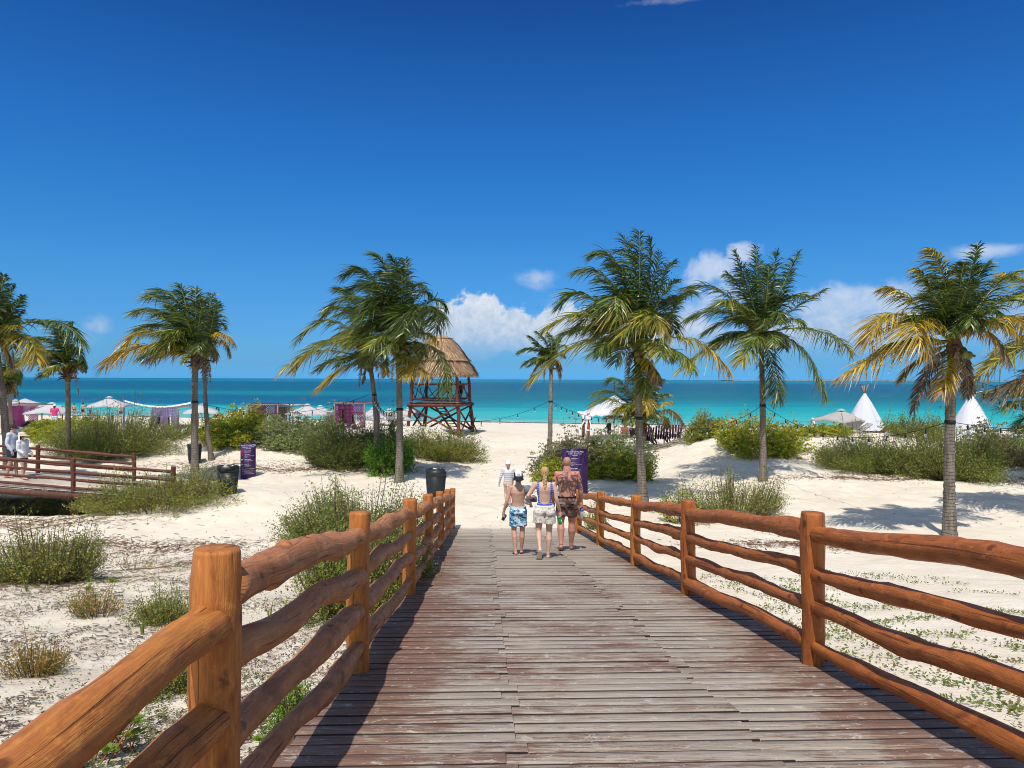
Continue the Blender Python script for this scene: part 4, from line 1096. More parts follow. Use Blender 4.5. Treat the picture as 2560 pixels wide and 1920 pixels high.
# fleshy-leaved plant by the camera
def fleshy(label, u, v, n, s=.05):
    p = gp(u, v); root = thing('sea_lettuce', label, 'plant', p); r = random.Random(int(u))
    st = MB(); k = 0
    for q in range(n):
        a = r.uniform(0, 6.3); L = r.uniform(.12, .32); d = Vector((math.cos(a) * .6, math.sin(a) * .6, 1)).normalized()
        b0 = Vector((r.uniform(-.15, .15), r.uniform(-.15, .15), -.02)); e = b0 + d * L
        st.tube([b0, (b0 + e) / 2, e], [.006, .005, .004], 5)
        lf = MB(); m_ = 11
        for w in range(m_):
            aa = w * 2.4; el_ = .2 + .9 * (w / m_)
            dd = Vector((math.cos(aa) * math.cos(el_), math.sin(aa) * math.cos(el_), math.sin(el_))); ss = s * (1.1 - .45 * w / m_)
            sv = dd.cross(Vector((0, 0, 1))).normalized(); nn = sv.cross(dd)
            c = e + dd * .006
            pts = [c, c + dd * ss * .5 + sv * ss * .30 + nn * .004, c + dd * ss * .9 + sv * ss * .33, c + dd * ss * 1.08 + nn * .003, c + dd * ss * .9 - sv * ss * .33, c + dd * ss * .5 - sv * ss * .30 + nn * .004]
            base = r.choice([(.13, .21, .020), (.17, .24, .02), (.10, .16, .018), (.34, .26, .03) if r.random() < .25 else (.15, .22, .02)])
            lf.add([tuple(x_) for x_ in pts], [(0, 1, 2, 3), (0, 3, 4, 5)], col=base)
        lf.build('leaves', M['shrubleaf'], root, kind='stuff', usecol=True)
    me = st.mesh('stems'); a_ = me.color_attributes.new('Col', 'FLOAT_COLOR', 'POINT'); cc = np.ones((len(me.vertices), 4), np.float32); cc[:, :3] = (.30, .13, .05); a_.data.foreach_set('color', cc.ravel())
    link('stems', me, M['twig'], root, kind='stuff')


fleshy('fleshy round-leaved plant at the bottom left under the nearest rail', 200, 1655, 9, .060)
fleshy('fleshy round-leaved sprig left of the nearest post foot', 262, 1625, 4, .05)
fleshy('yellowing fleshy plant on the sand at the left', 205, 1290, 4, .075)
fleshy('fleshy sprig beside the needle plant under the left rails', 560, 1600, 3, .05)

# litter, sprouts and vines (uncountable) -------------------------------
def scatter_twigs(name, n, region, L, colr, seed, wid=.004, lift=.0):
    r = np.random.default_rng(seed)
    X, Y, dens = region(r, n)
    k = len(X); Z = ground(X, Y) + .006 + lift
    a = r.uniform(0, 2 * np.pi, k); l = L * r.uniform(.4, 1.6, k); bend = r.uniform(-.3, .3, k)
    dx, dy = np.cos(a), np.sin(a)
    w = wid * r.uniform(.6, 1.6, k)
    P = []
    for s_, ww in ((-.5, .4), (0, 1), (.5, .4)):
        px = X + dx * l * s_ - dy * bend * l * (s_ ** 2) * 2; py = Y + dy * l * s_ + dx * bend * l * (s_ ** 2) * 2
        pz = ground(px, py) + .005 + np.abs(r.normal(0, .008, k)) + lift
        P.append(np.stack([px - dy * w * ww, py + dx * w * ww, pz + w], 1)); P.append(np.stack([px + dy * w * ww, py - dx * w * ww, pz], 1))
    V = np.stack(P, 1).reshape(-1, 3); b_ = np.arange(k)[:, None] * 6
    Q = np.concatenate([b_ + np.array([0, 1, 3, 2]), b_ + np.array([2, 3, 5, 4])])
    pal = np.array(colr); c = pal[r.integers(0, len(pal), k)] * r.uniform(.6, 1.3, (k, 1))
    me = mesh_np(name, V, Q, col=np.repeat(c, 6, 0))
    return link(name, me, M['twig'], kind='stuff')


def reg_left(r, n):
    y = 2.2 + 15 * r.random(n) ** 1.25; x = -1.25 - .038 * y - (y * .70 + 1) * r.random(n)
    d = fbm(x * .9 + 30, y * .9, 4) + .12 * (1 - y / 17) + .10 * r.random(n) - .03 * (x > -3)
    k = d > .56
    return x[k], y[k], None


o = scatter_twigs('plant_litter', 40000, reg_left, .066, [(.13, .095, .07), (.20, .15, .11), (.09, .07, .055), (.26, .19, .12)], 21, .0040)
o['label'] = 'dry twigs and leaf litter strewn over the sand left of the ramp'


def reg_around(r, n):
    xs_, ys2 = [], []
    spots = [(-13.5, 33.5, 5.5, 1.6, .8), (-8.5, 32.3, 5, 1.2, 1.6), (14, 28.6, 5, .7, .8), (18.5, 28.3, 4, .7, .7), (-9.5, 17.6, 4.2, 1.0, 1.1), (-14.5, 20.5, 4, 1.6, 1.4), (-4.5, 14.5, 3, 1.2, .8), (-9, 12, 2.4, 1.2, .8), (7.4, 17.6, 2.8, .8, .7)]
    w = np.array([s_[4] for s_ in spots]); w /= w.sum(); ii = r.choice(len(spots), n, p=w)
    S_ = np.array(spots)[ii]
    return S_[:, 0] + r.normal(0, 1, n) * S_[:, 2] * .5, S_[:, 1] + r.normal(0, 1, n) * S_[:, 3] * .5, None


o = scatter_twigs('plant_litter', 15000, reg_around, .12, [(.20, .10, .06), (.14, .09, .06), (.25, .14, .08), (.10, .075, .055)], 22, .007)
o['label'] = 'reddish dry litter collected at the feet of the shrubs'


def reg_wide(r, n):
    y = 17 + 33 * r.random(n); x = (r.random(n) - .5) * 1.5 * y
    k = r.random(n) < (.25 + fbm(x * .4, y * .4, 3) * .9 - .25)
    return x[k], y[k], None


o = scatter_twigs('sand_debris', 1500, reg_wide, .07, [(.12, .09, .07), (.2, .15, .1)], 23, .008)
o['label'] = 'scattered dark debris on the open sand'


def scatter_sprigs(name, X, Y, seed, size, per, colr, hgt, label):
    r = np.random.default_rng(seed); n = len(X)
    i = np.repeat(np.arange(n), per)
    hz = np.abs(r.normal(0, hgt, n * per)); P = np.stack([X[i] + r.normal(0, size * 1.6, n * per), Y[i] + r.normal(0, size * 1.6, n * per), np.zeros(n * per)], 1)
    P[:, 2] = ground(P[:, 0], P[:, 1]) + .008 + hz
    D = r.normal(0, 1, (n * per, 3)); D[:, 2] = np.abs(D[:, 2]) * .6
    V, Q = leaves(r, P, D, size, .6, 1.2)
    pal = np.array(colr); c = pal[r.integers(0, len(pal), n)][i] * r.uniform(.7, 1.3, (n * per, 1))
    o = link(name, mesh_np(name, V, Q, col=np.repeat(c, 4, 0)), M['shrubleaf'], kind='stuff'); o['label'] = label
    return o


# creeping vines on the right
r = np.random.default_rng(5); vx, vy = [], []
for k in range(150):
    y0 = 3.6 + 9.5 * r.random(); x0 = right_x(y0) + .55 + (y0 * .42) * r.random()
    if fbm(np.array([x0 * .7 + 9]), np.array([y0 * .7]), 3)[0] < .47: continue
    a = r.normal(-.6, .5); L = r.uniform(.4, 1.5); m_ = int(L * 16)
    for q in range(m_):
        s_ = q / m_ * L; vx.append(x0 + math.cos(a) * s_ + .08 * math.sin(s_ * 7 + k)); vy.append(y0 + math.sin(a) * s_ * .7 + .08 * math.cos(s_ * 5 + k))
vx, vy = np.array(vx), np.array(vy); kk = vx > right_x(vy) + .45; vx, vy = vx[kk], vy[kk]
scatter_sprigs('beach_vine', vx, vy, 6, .037, 5, [(.15, .20, .04), (.20, .24, .06), (.11, .15, .03), (.22, .18, .06)], .018, 'green beach vine creeping over the sand right of the ramp')
# patches of low green cover and seedlings on the left
y = 3.0 + 13 * r.random(5200); x = -1.6 - .038 * y - y * .66 * r.random(5200)
k = fbm(x * .8 + 71, y * .8 + 13, 4) > .60
scatter_sprigs('ground_cover', x[k], y[k], 7, .022, 9, [(.14, .18, .05), (.19, .21, .07), (.11, .14, .03), (.20, .14, .06)], .022, 'small green and rusty seedlings over the sand at the left')
y = 2.6 + 14 * r.random(1500); x = -1.5 - .038 * y - y * .66 * r.random(1500)
scatter_sprigs('seedlings', x, y, 8, .024, 5, [(.12, .15, .04), (.16, .16, .06), (.10, .08, .05)], .03, 'tiny scattered seedlings on the sand at the left')
# grass blades
def blades(label, u, v, n, h):
    p = gp(u, v); rr = random.Random(int(u + v)); s = MB()
    for q in range(n):
        a = rr.uniform(0, 6.3); hh = h * rr.uniform(.6, 1.1); b0 = Vector((rr.uniform(-.02, .02), rr.uniform(-.02, .02), -.01)); tip = b0 + Vector((math.cos(a) * hh * .3, math.sin(a) * hh * .3, hh))
        m_ = b0.lerp(tip, .5) + Vector((0, 0, hh * .06)); w = Vector((-math.sin(a), math.cos(a), 0)) * .008
        col = rr.choice([(.22, .25, .05), (.28, .26, .06), (.16, .2, .04)])
        s.add([tuple(b0 - w), tuple(b0 + w), tuple(m_ + w), tuple(m_ - w), tuple(tip + w * .1), tuple(tip - w * .1)], [(0, 1, 2, 3), (3, 2, 4, 5)], col=col)
    o = s.build('grass_tuft', M['shrubleaf'], usecol=True); o.location = p; tag(o, label, 'grass tuft', 'pale blade tufts in the sand left of the ramp')


blades('pale green blade tuft standing left of the nearest post', 308, 1372, 7, .2)
blades('yellow-green blade tuft seen above the left middle rail', 583, 1340, 6, .28)
blades('blade tuft right of the yellow-green one, by the shrub', 662, 1312, 6, .24)
blades('blade tuft beside the shrub at the left edge', 58, 1278, 6, .26)
blades('blade tuft under the second left rail near the post', 412, 1590, 6, .16)
blades('small blade tuft at the foot of the shrub by the railing', 720, 1305, 5, .2)

# ------------------------------------------------------------------ thatched watch tower
def tower():
    cx, cy = -5.3, 53.4; gz = g1(cx, cy)
    root = thing('watch_tower', 'red-brown log watch tower with a shaggy thatched roof on the beach', 'watch tower', (cx, cy, gz), math.radians(-11.5))
    zr = lambda z: z - gz
    zf, zt, ze = zr(3.52), zr(4.80), zr(5.56)
    def leg(sx, sy, z):
        h = 1.95 - .32 * z / ze; return Vector((sx * h, sy * h, z))
    mats = M['log_tower']
    sid = 0
    for sx in (-1, 1):
        for sy in (-1, 1):
            sid += 1; s = MB(); pts = [leg(sx, sy, -.3 + k * (ze + .7) / 12) + Vector((.03 * math.sin(k * 1.1 + sid), .03 * math.cos(k * .9 + sid), 0)) for k in range(13)]
            s.tube(pts, [.145 - .0035 * k for k in range(13)], 10, seed=sid, wob=.3); s.build('leg', mats, root, smooth=True)
    def log(name, a, b, r, mt=M['log_tower'], n=8):
        global _lid; _lid += 1
        s = MB(); s.tube(rail_pts(a, b, _lid, 0, n, .03), rail_rad(r, _lid, n), 8, seed=_lid, wob=.3); return s.build(name, mt, root, smooth=True)
    # floor frame and boards
    for sx, sy, tx, ty in ((-1, -1, 1, -1), (1, -1, 1, 1), (1, 1, -1, 1), (-1, 1, -1, -1)):
        a, b = leg(sx, sy, zf - .22), leg(tx, ty, zf - .22); d = (b - a).normalized() * .25
        log('floor_beam', a - d, b + d, .12); 
        a, b = leg(sx, sy, zt), leg(tx, ty, zt); log('rail', a, b, .055)
        a, b = leg(sx, sy, zf + .20), leg(tx, ty, zf + .20); log('rail', a, b, .05)
        a, b = leg(sx, sy, ze + .05), leg(tx, ty, ze + .05); log('roof_beam', a, b, .08)
    for k in range(6):
        x = -1.3 + k * .52; log('joist', Vector((x, -1.75, zf - .12)), Vector((x, 1.75, zf - .12)), .06)
    for k in range(22):
        y = -1.85 + k * .176; s = MB(); s.box((.02 * math.sin(k * 5), y, zf), (3.75 + .12 * math.sin(k * 3), .16, .045), ch=.008); s.build('plank', M['grey_wood'], root)
    # railing pickets: zigzag poles on the front, back and sides
    def zig(f, n, full):
        for k in range(n):
            a = f(k / n); b = f((k + 1) / n); up_ = Vector((0, 0, zt - zf - .22))
            if k % 2: log('picket', a + Vector((0, 0, 0)), b + up_, .032)
            else: log('picket', a + up_, b, .032)
    l0 = leg(-1, -1, zf + .22); l1 = leg(1, -1, zf + .22); l2 = leg(1, 1, zf + .22); l3 = leg(-1, 1, zf + .22)
    zig(lambda t_: l0.lerp(l1, t_), 3, 1); zig(lambda t_: l1.lerp(l2, t_), 4, 1); zig(lambda t_: l0.lerp(l3, t_), 4, 1); zig(lambda t_: l3.lerp(l2, t_), 5, 1)
    for t_ in (.28, .5, .75):
        p = l3.lerp(l2, t_); log('picket', p, p + Vector((0, 0, zt - zf - .2)), .035)
    # cross bracing below the floor
    zb, ztb = .25, zf - .35
    for sx, sy, tx, ty in ((-1, -1, 1, -1), (1, -1, 1, 1), (1, 1, -1, 1), (-1, 1, -1, -1)):
        o_ = Vector((sx + tx, sy + ty, 0)).normalized() * .10
        log('brace', leg(sx, sy, zb) + o_, leg(tx, ty, ztb) + o_, .065, n=10); log('brace', leg(sx, sy, ztb) - o_ * .3, leg(tx, ty, zb) - o_ * .3, .065, n=10)
    # stair at the back right
    a0, a1 = Vector((.9, 1.3, .1)), Vector((-.5, .5, zf - .1)); st = (a1 - a0); side = Vector((.35, .62, 0)).normalized() * .42
    log('stair_beam', a0 - side, a1 - side, .07); log('stair_beam', a0 + side, a1 + side, .07)
    for k in range(1, 10):
        p = a0 + st * (k / 10); s = MB(); s.bar(p - side * 1.1, p + side * 1.1, .22, .05); s.build('step', mats, root)
    for k in (0, 1):
        log('stair_rail', Vector((1.9 + k * .6, 1.3 + k * .1, .05)), Vector((2.3 - k * .5, 1.3, 1.3 + .2 * k)), .05)
    # roof: inner shell, then straw in two tiers
    H = 3.0; rs = MB(); rows_ = []
    def prof(t_):  # 0 at the apex, 1 at the eaves -> half width, height
        t_ = min(1.0, max(0.0, t_))
        hw = .08 + .36 * min(1, t_ / .07) ** .5 + 1.90 * t_ ** .90; return hw, ze + .14 + (H - .22) * (1 - t_) ** 1.0 + .12 * math.sin(t_ * math.pi) - .10 * (1 - min(1, t_ / .06)) * 0
    def rpt(a, t_, off=0.0):
        hw, z = prof(t_); hw += off
        # rounded square
        ca, sa = math.cos(a), math.sin(a); p_ = 2.8 + 1.2 * t_
        k = (abs(ca) ** p_ + abs(sa) ** p_) ** (-1 / p_)
        return Vector((hw * k * ca, hw * k * sa, z))
    for q in range(13):
        rows_.append([tuple(rpt(j * 2 * math.pi / 40, q / 12)) for j in range(40)])
    hw, z = prof(1); rows_.append([tuple(rpt(j * 2 * math.pi / 40, 1) * 1.0 - Vector((0, 0, .18))) for j in range(40)])
    rows_.append([tuple(Vector((p[0] * .8, p[1] * .8, p[2] + .25))) for p in rows_[-1]])
    rs.sheet(rows_, closed=True)
    me = rs.mesh('roof', True); a_ = me.color_attributes.new('Col', 'FLOAT_COLOR', 'POINT'); cc = np.ones((len(me.vertices), 4), np.float32); cc[:, :3] = (.22, .15, .09); a_.data.foreach_set('color', cc.ravel())
    roof = link('roof', me, M['thatch'], root)
    r = np.random.default_rng(5); V = []; C_ = []
    pal = np.array([(.56, .38, .22), (.44, .29, .17), (.68, .50, .33), (.28, .17, .10), (.58, .33, .18)])
    for tier, (t0, t1, n, off0) in enumerate(((.0, .10, 500, .06), (.03, .72, 5200, .09), (.70, 1.03, 3400, .11))):
        for k in range(n):
            a = r.uniform(0, 2 * math.pi); ts = t0 + (t1 - t0) * r.random() ** .8; L = r.uniform(.10, .17)
            if tier == 2: ts = min(ts, .93) if r.random() < .75 else ts
            te = min(t1 + .015 * r.random(), ts + L)
            o1 = off0 * r.uniform(.3, .9) * .6; o2 = off0 * r.uniform(.4, 2.6) * (1.25 if te > t1 - .02 else .9)
            da = r.normal(0, .03); w = r.uniform(.012, .026)
            p1 = rpt(a, ts, o1); p2 = rpt(a + da, min(te, 1.0), o2)
            if te > .985 or (tier == 2 and ts > .9): p2 = p2 - Vector((0, 0, r.uniform(.02, .42)))
            tdir = Vector((-math.sin(a), math.cos(a), 0)) * w
            V += [tuple(p1 - tdir), tuple(p1 + tdir), tuple(p2 + tdir * .7), tuple(p2 - tdir * .7)]
            c_ = pal[r.integers(0, 5)] * r.uniform(.50, 1.3); C_ += [c_] * 4
    me = mesh_np('straw', V, np.arange(len(V)).reshape(-1, 4), col=np.array(C_)); link('straw', me, M['thatch'], roof, kind='stuff')
    return root, zf


_lid = 500
tw, tw_floor = tower()


# ------------------------------------------------------------------ warning signs and bins
def text(body, size, mat, parent, loc, align='CENTER', rot=(math.pi / 2, 0, 0), bold=.0):
    c = bpy.data.curves.new('lettering', 'FONT'); c.body = body; c.size = size; c.align_x = align; c.offset = bold; c.extrude = .001; c.resolution_u = 2
    o = bpy.data.objects.new('lettering', c); COL.objects.link(o)
    dg = bpy.context.evaluated_depsgraph_get(); me = bpy.data.meshes.new_from_object(o.evaluated_get(dg)); bpy.data.objects.remove(o)
    o = link('lettering', me, mat, parent, loc); o.rotation_euler = rot
    return o


def warning_sign(label, pos, rz, w=.72, h=1.62):
    t_ = thing('warning_sign', label, 'sign', pos, rz, 'purple beach warning signs')
    s = MB(); s.box((0, 0, h / 2 - .10), (w, .07, h + .2), ch=.004); s.build('panel', M['sign_purple'], t_)
    fy = -.0385; Z = h
    text('Beach Warning Flags', .074, M['sign_white'], t_, (0, fy, Z - .125), bold=.0012)
    text('Banderas de advertencia', .050, M['sign_white'], t_, (0, fy, Z - .195), bold=.001)
    text('de la playa', .050, M['sign_white'], t_, (0, fy, Z - .25), bold=.001)
    blocks = [(.36, 'Closed to Public', ['Cerrada al Publico'], 'sign_red', 2), (.52, 'High Hazard', ['Strong surf, Rough Conditions', 'Peligro alto'], 'sign_red', 1),
              (.72, 'Medium Hazard', ['Moderate surf and currents', 'Peligro medio'], 'sign_white', 1), (.92, 'Marine Life', ['Dangerous marine life', 'Fauna marina'], 'sign_lilac', 1)]
    for z0, head, lines, mt, nf in blocks:
        text(head, .040, M['sign_white'], t_, (-.16, fy, Z - z0), 'LEFT', bold=.001)
        for k, ln in enumerate(lines): text(ln, .032, M['sign_white'], t_, (-.16, fy, Z - z0 - .05 - .045 * k), 'LEFT')
        for k in range(nf):
            s = MB(); q = -.29 + 0; zz = Z - z0 + .02 - k * .065
            s.box((q, fy, zz - .01), (.008, .004, .075)); P = [(q + .004, fy - .001, zz + .025), (q + .075, fy - .001, zz + .018), (q + .072, fy - .001, zz - .022), (q + .004, fy - .001, zz - .018)]
            s.add(P, [(0, 3, 2, 1)]); s.build('flag_symbol', M[mt], t_)
    for k in range(5): text('Swim only in guarded areas, follow the lifeguards' if k % 2 == 0 else 'Nade solo en las zonas vigiladas', .026, M['sign_white'], t_, (0, fy, Z - 1.12 - .05 * k))
    return t_


p = gp(1240, 1066); warning_sign('purple beach warning board standing beyond the shirtless man', (p.x + .03, p.y, p.z), .03, w=.92, h=1.62)
p = gp(536, 1033); warning_sign('purple beach warning board in the sand beside the left bin, turned sideways', (p.x, p.y, p.z), .62, w=.62, h=1.50)


def bin_(label, pos, rz, nside=4, h=1.02, r=.36, hexa=False, group='black trash bins on the sand'):
    t_ = thing('trash_bin', label, 'trash bin', pos, rz, group)
    def ring(rad, z, n=nside): return [tuple(Vector((rad * math.cos(2 * math.pi * (k + .5) / n), rad * math.sin(2 * math.pi * (k + .5) / n), z))) for k in range(n)]
    R_ = r * (1.0 if nside == 6 else 1.38)
    s = MB(); s.sheet([ring(R_ * .80, -.05), ring(R_ * .80, .02), ring(R_ * .97, h * .76), ring(R_ * .93, h * .77)], closed=True)
    s.build('body', M['black_plastic'], t_)
    if nside == 4:
        s = MB(); s.sheet([ring(R_ * .96, h * .775), ring(R_ * 1.0, h * .79), ring(R_ * 1.0, h), ring(R_ * .86, h * 1.005), ring(R_ * .80, h * .93)], closed=True); s.build('lid', M['black_plastic'], t_)
        for a in range(nside):
            an = 2 * math.pi * a / nside; d = Vector((math.cos(an), math.sin(an), 0)); sidev = Vector((-d.y, d.x, 0)); ap = R_ * math.cos(math.pi / nside)
            pm_ = MB(); c0 = d * (ap * .905 + .012); 
            V = [c0 - sidev * ap * .62 + Vector((0, 0, .12)) - d * ap * .06, c0 + sidev * ap * .62 + Vector((0, 0, .12)) - d * ap * .06, c0 + sidev * ap * .70 + Vector((0, 0, h * .70)) + d * ap * .055, c0 - sidev * ap * .70 + Vector((0, 0, h * .70)) + d * ap * .055]
            pm_.add([tuple(v) for v in V] + [tuple(v - d * .02) for v in V], [(0, 1, 2, 3), (1, 0, 4, 5), (2, 1, 5, 6), (3, 2, 6, 7), (0, 3, 7, 4)])
            pm_.build('panel', M['black_plastic'], t_)
            op = MB(); c1_ = d * (ap + .002); z0, z1 = h * .83, h * .96
            V = [c1_ - sidev * ap * .5 + Vector((0, 0, z0)), c1_ + sidev * ap * .5 + Vector((0, 0, z0)), c1_ + sidev * ap * .5 + Vector((0, 0, z1)), c1_ - sidev * ap * .5 + Vector((0, 0, z1))]
            op.add([tuple(v) for v in V] + [tuple(v - d * .01) for v in V], [(0, 1, 2, 3), (1, 0, 4, 5), (2, 1, 5, 6), (3, 2, 6, 7), (0, 3, 7, 4)]); op.build('slot', M['cable'], t_)
    else:
        s = MB(); s.sheet([ring(R_ * .96, h * .765), ring(R_ * 1.0, h * .78), ring(R_ * 1.0, h * .9), ring(R_ * .84, h * .97), ring(R_ * .60, h * 1.0), ring(R_ * .56, h * .97), ring(R_ * .56, h * .80)], closed=True)
        s.build('lid', M['black_plastic'], t_)
    bg_ = MB(); n = 14; pts = []
    for q in range(4):
        pts.append([(R_ * (.50 - .10 * q) * math.cos(j * 2 * math.pi / n) * (1 + .12 * math.sin(j * 3 + q)), R_ * (.50 - .10 * q) * math.sin(j * 2 * math.pi / n), h * .965 + .03 * math.sin(j * 2.1 + q) - .02 * q) for j in range(n)])
    bg_.sheet(pts, closed=True); bg_.build('bag', M['bag_white'], t_, smooth=True)
    return t_


p = gp(492, 1066); bin_('black square trash bin with a white bag, beside the left warning board', p, math.radians(38), 4, .90, .285)
p = gp(420, 1000); bin_('black trash bin half hidden behind the palm trunk on the left', p, math.radians(30), 4, .90, .30)
p = at(941, 1074, 24.6); p.z = g1(p.x, p.y); bin_('black hexagonal trash bin just past the end of the left railing', p, math.radians(12), 6, 1.10, .40)
p = at(1227, 930, 38); bin_('black bin behind the centre bush', (p.x, p.y, g1(p.x, p.y)), .1, 4, .95, .33)


# ------------------------------------------------------------------ parasols
def parasol(label, u, v_top, Y, w=3.2, H=2.75, rz=.1, mat='white_canvas', group='white square beach parasols', tilt=0.0):
    w = w * .80
    c = at(u, v_top, Y); gz = g1(c.x, c.y)
    H = c.z - gz
    t_ = thing('beach_parasol', label, 'parasol', (c.x, c.y, gz), rz, group)
    s = MB(); s.tube([(0, 0, -.1), (0, 0, H - .05)], .028, 8); s.build('pole', M['steel'], t_)
    rise = w * .27; h0 = H - rise
    n = 8; rows_ = []
    def rim(a, k):
        # square with corners, sagging edges
        ca, sa = math.cos(a), math.sin(a); m_ = max(abs(ca), abs(sa)); rr_ = (w / 2) / m_
        return Vector((ca * rr_ * k, sa * rr_ * k, 0))
    for q in range(7):
        k = .14 + .86 * q / 6; row = []
        for j in range(32):
            a = j * 2 * math.pi / 32; p = rim(a, k)
            corner = abs(math.sin(2 * a)) ** 1.5
            p.z = H - .12 - (rise - .12) * (k ** 1.12) - .05 * math.sin(math.pi * k) + .045 * k * (1 - corner) * math.cos(0) - .06 * corner * k
            row.append(tuple(p))
        rows_.append(row)
    row = [tuple(Vector(p) * 1.0 - Vector((0, 0, .10 if True else 0))) for p in rows_[-1]]; rows_.append(row)
    s = MB(); s.sheet(rows_, closed=True); s.build('canopy', M[mat], t_, smooth=False)
    s = MB(); rws = []
    for q in range(4):
        k = .01 + .155 * q / 3; rws.append([tuple(rim(j * 2 * math.pi / 16, k) + Vector((0, 0, H - .02 - .11 * (q / 3) ** 1.3))) for j in range(16)])
    s.sheet(rws, closed=True); s.build('vent_cap', M[mat], t_)
    for j in range(8):
        a = j * math.pi / 4; p = rim(a, .93); s = MB(); s.tube([(0, 0, H - .16), (p.x, p.y, h0 + .04)], .012, 4); s.build('rib', M['steel'], t_)
    return t_


parasol('white parasol left of the volleyball net on the beach', 236, 855, 54, 3.3, rz=.25)
parasol('white parasol over the woman in the pink top', 112, 868, 51, 3.2, rz=.12)
parasol('white parasol beside the white-topped gazebo at the left edge', 34, 862, 60, 3.2, rz=.2)
parasol('white parasol behind the twin left palms', 436, 870, 58, 3.3, rz=.35)
parasol('white parasol tucked behind the purple screen right of the twin palms', 520, 880, 62, 3.2, rz=.1)
parasol('large white parasol right of the grey cabana', 664, 871, 50, 3.2, rz=.5)
parasol('white parasol overlapping the large one from behind', 692, 874, 56, 3.2, rz=.3)
parasol('white parasol seen between the two palm trunks', 806, 879, 56, 3.0, rz=.2)
parasol('white parasol half behind the palm with the strap', 842, 881, 50, 3.2, rz=.4)
parasol('white parasol between the strapped palm and the tower', 884, 877, 56, 3.0, rz=.1)
parasol('taupe parasol in front of the white tent on the right', 1817, 882, 44, 3.1, rz=.42, mat='taupe_canvas', group=None)


# ------------------------------------------------------------------ cabanas with pierced screens
def cabana(label, u, v_top, Y, w=2.4, h=2.0, d=2.2, rz=0.0, lat='magenta_lattice', cloth='purple_fabric', group='beach cabanas with pierced screens', cut=True):
    c = at(u, v_top, Y); gz = g1(c.x, c.y); h = max(1.5, c.z - gz)
    t_ = thing('beach_cabana', label, 'cabana', (c.x, c.y, gz), rz, group)
    for sx in (-1, 1):
        for sy in (0, 1):
            s = MB(); s.box((sx * w / 2, sy * d, h / 2), (.09, .09, h), ch=.01); s.build('post', M['grey_wood'], t_)
    for sy in (0, 1):
        s = MB(); s.bar((-w / 2 - .05, sy * d, h + .045), (w / 2 + .05, sy * d, h + .045), .09, .09); s.build('beam', M['grey_wood'], t_)
    for sx in (-1, 1):
        s = MB(); s.bar((sx * w / 2, .045, h + .046), (sx * w / 2, d - .045, h + .046), .085, .085); s.build('beam', M['grey_wood'], t_)
    # lattice screen on the landward side: small rings of bars
    s = MB(); cell = .16; n0 = int((w - .1) / cell); n1 = int((h - .15) / cell)
    for i in range(n0 + 1):
        for j in range(n1 + 1):
            x = -w / 2 + .07 + i * (w - .14) / n0; z = .1 + j * (h - .2) / n1
            a_hole = cut and (abs(x - w * .18) < (.32 * (1 - (z - h * .15) / (h * .62))) and h * .15 < z < h * .75 or abs(x + w * .22) < (.28 * (1 - (z - h * .15) / (h * .62))) and h * .15 < z < h * .75)
            if a_hole: continue
            k = cell * .5
            for (ax, az_, bx, bz_) in ((-k, 0, 0, k), (0, k, k, 0), (k, 0, 0, -k), (0, -k, -k, 0)):
                if abs(x + ax) > w / 2 - .04 or abs(x + bx) > w / 2 - .04 or z + az_ > h or z + bz_ > h: continue
                s.bar((x + ax, 0, z + az_), (x + bx, 0, z + bz_), .03, .05)
    s.build('lattice_screen', M[lat], t_, kind='stuff')
    # curtain behind the screen
    s = MB(); rows_ = []
    for q in range(5):
        z = h - .05 - q * (h - .35) / 4
        rows_.append([(x_, .14 + .05 * math.sin(x_ * 17 + q) + .02 * q, z) for x_ in np.linspace(-w * .42, w * .10 if cut else w * .42, 26)])
    s.sheet(rows_); s.build('curtain', M[cloth], t_, smooth=True)
    s = MB(); s.sheet([[(x_, y_, h + .10 - .05 * math.sin(math.pi * (x_ / w + .5)) * math.sin(math.pi * y_ / d)) for x_ in np.linspace(-w / 2, w / 2, 9)] for y_ in np.linspace(0, d, 7)]); s.build('roof_cloth', M[cloth], t_, smooth=True)
    return t_


cabana('pierced purple cabana between the white parasol and the twin palms', 356, 880, 60, 2.9, rz=-.35, lat='violet_lattice')
cabana('magenta cabana screen behind the yellow bush, right of the twin palms', 567, 875, 54, 2.4, rz=-.1)
cabana('plain grey cabana end next to the magenta screen', 614, 878, 56, 1.5, rz=-.2, lat='grey_wood', cloth='white_canvas')
cabana('large magenta screen cabana left of the leaning palm trunk', 755, 883, 43, 1.95, rz=-.22, lat='magenta_lattice')
cabana('violet cabana screen peeping behind the large magenta one', 735, 896, 52, 2.2, rz=-.1, lat='violet_lattice')
cabana('magenta cabana screen at the left edge by the small palm', 42, 876, 55, 2.6, rz=.1, lat='magenta_lattice', cloth='purple_fabric')

# white topped gazebo, far left
c = at(30, 866, 66); gz = g1(c.x, c.y)
t_ = thing('beach_gazebo', 'white cloth gazebo behind the purple screen at the left edge', 'gazebo', (c.x, c.y, gz)); H = c.z - gz
for sx in (-2.6, 2.6):
    for sy in (0, 3):
        s = MB(); s.tube([(sx, sy, 0), (sx, sy, H - .5)], .05, 6); s.build('post', M['log_dark'], t_)
rows_ = [[(x_, y_, H - .55 + .75 * max(0, 1 - abs(x_) / 2.9) ** 1.4 * (1 - abs(y_ - 1.5) / 2.2)) for x_ in np.linspace(-2.8, 2.8, 17)] for y_ in np.linspace(-.2, 3.2, 9)]
s = MB(); s.sheet(rows_); s.build('roof_cloth', M['white_canvas'], t_, smooth=True)


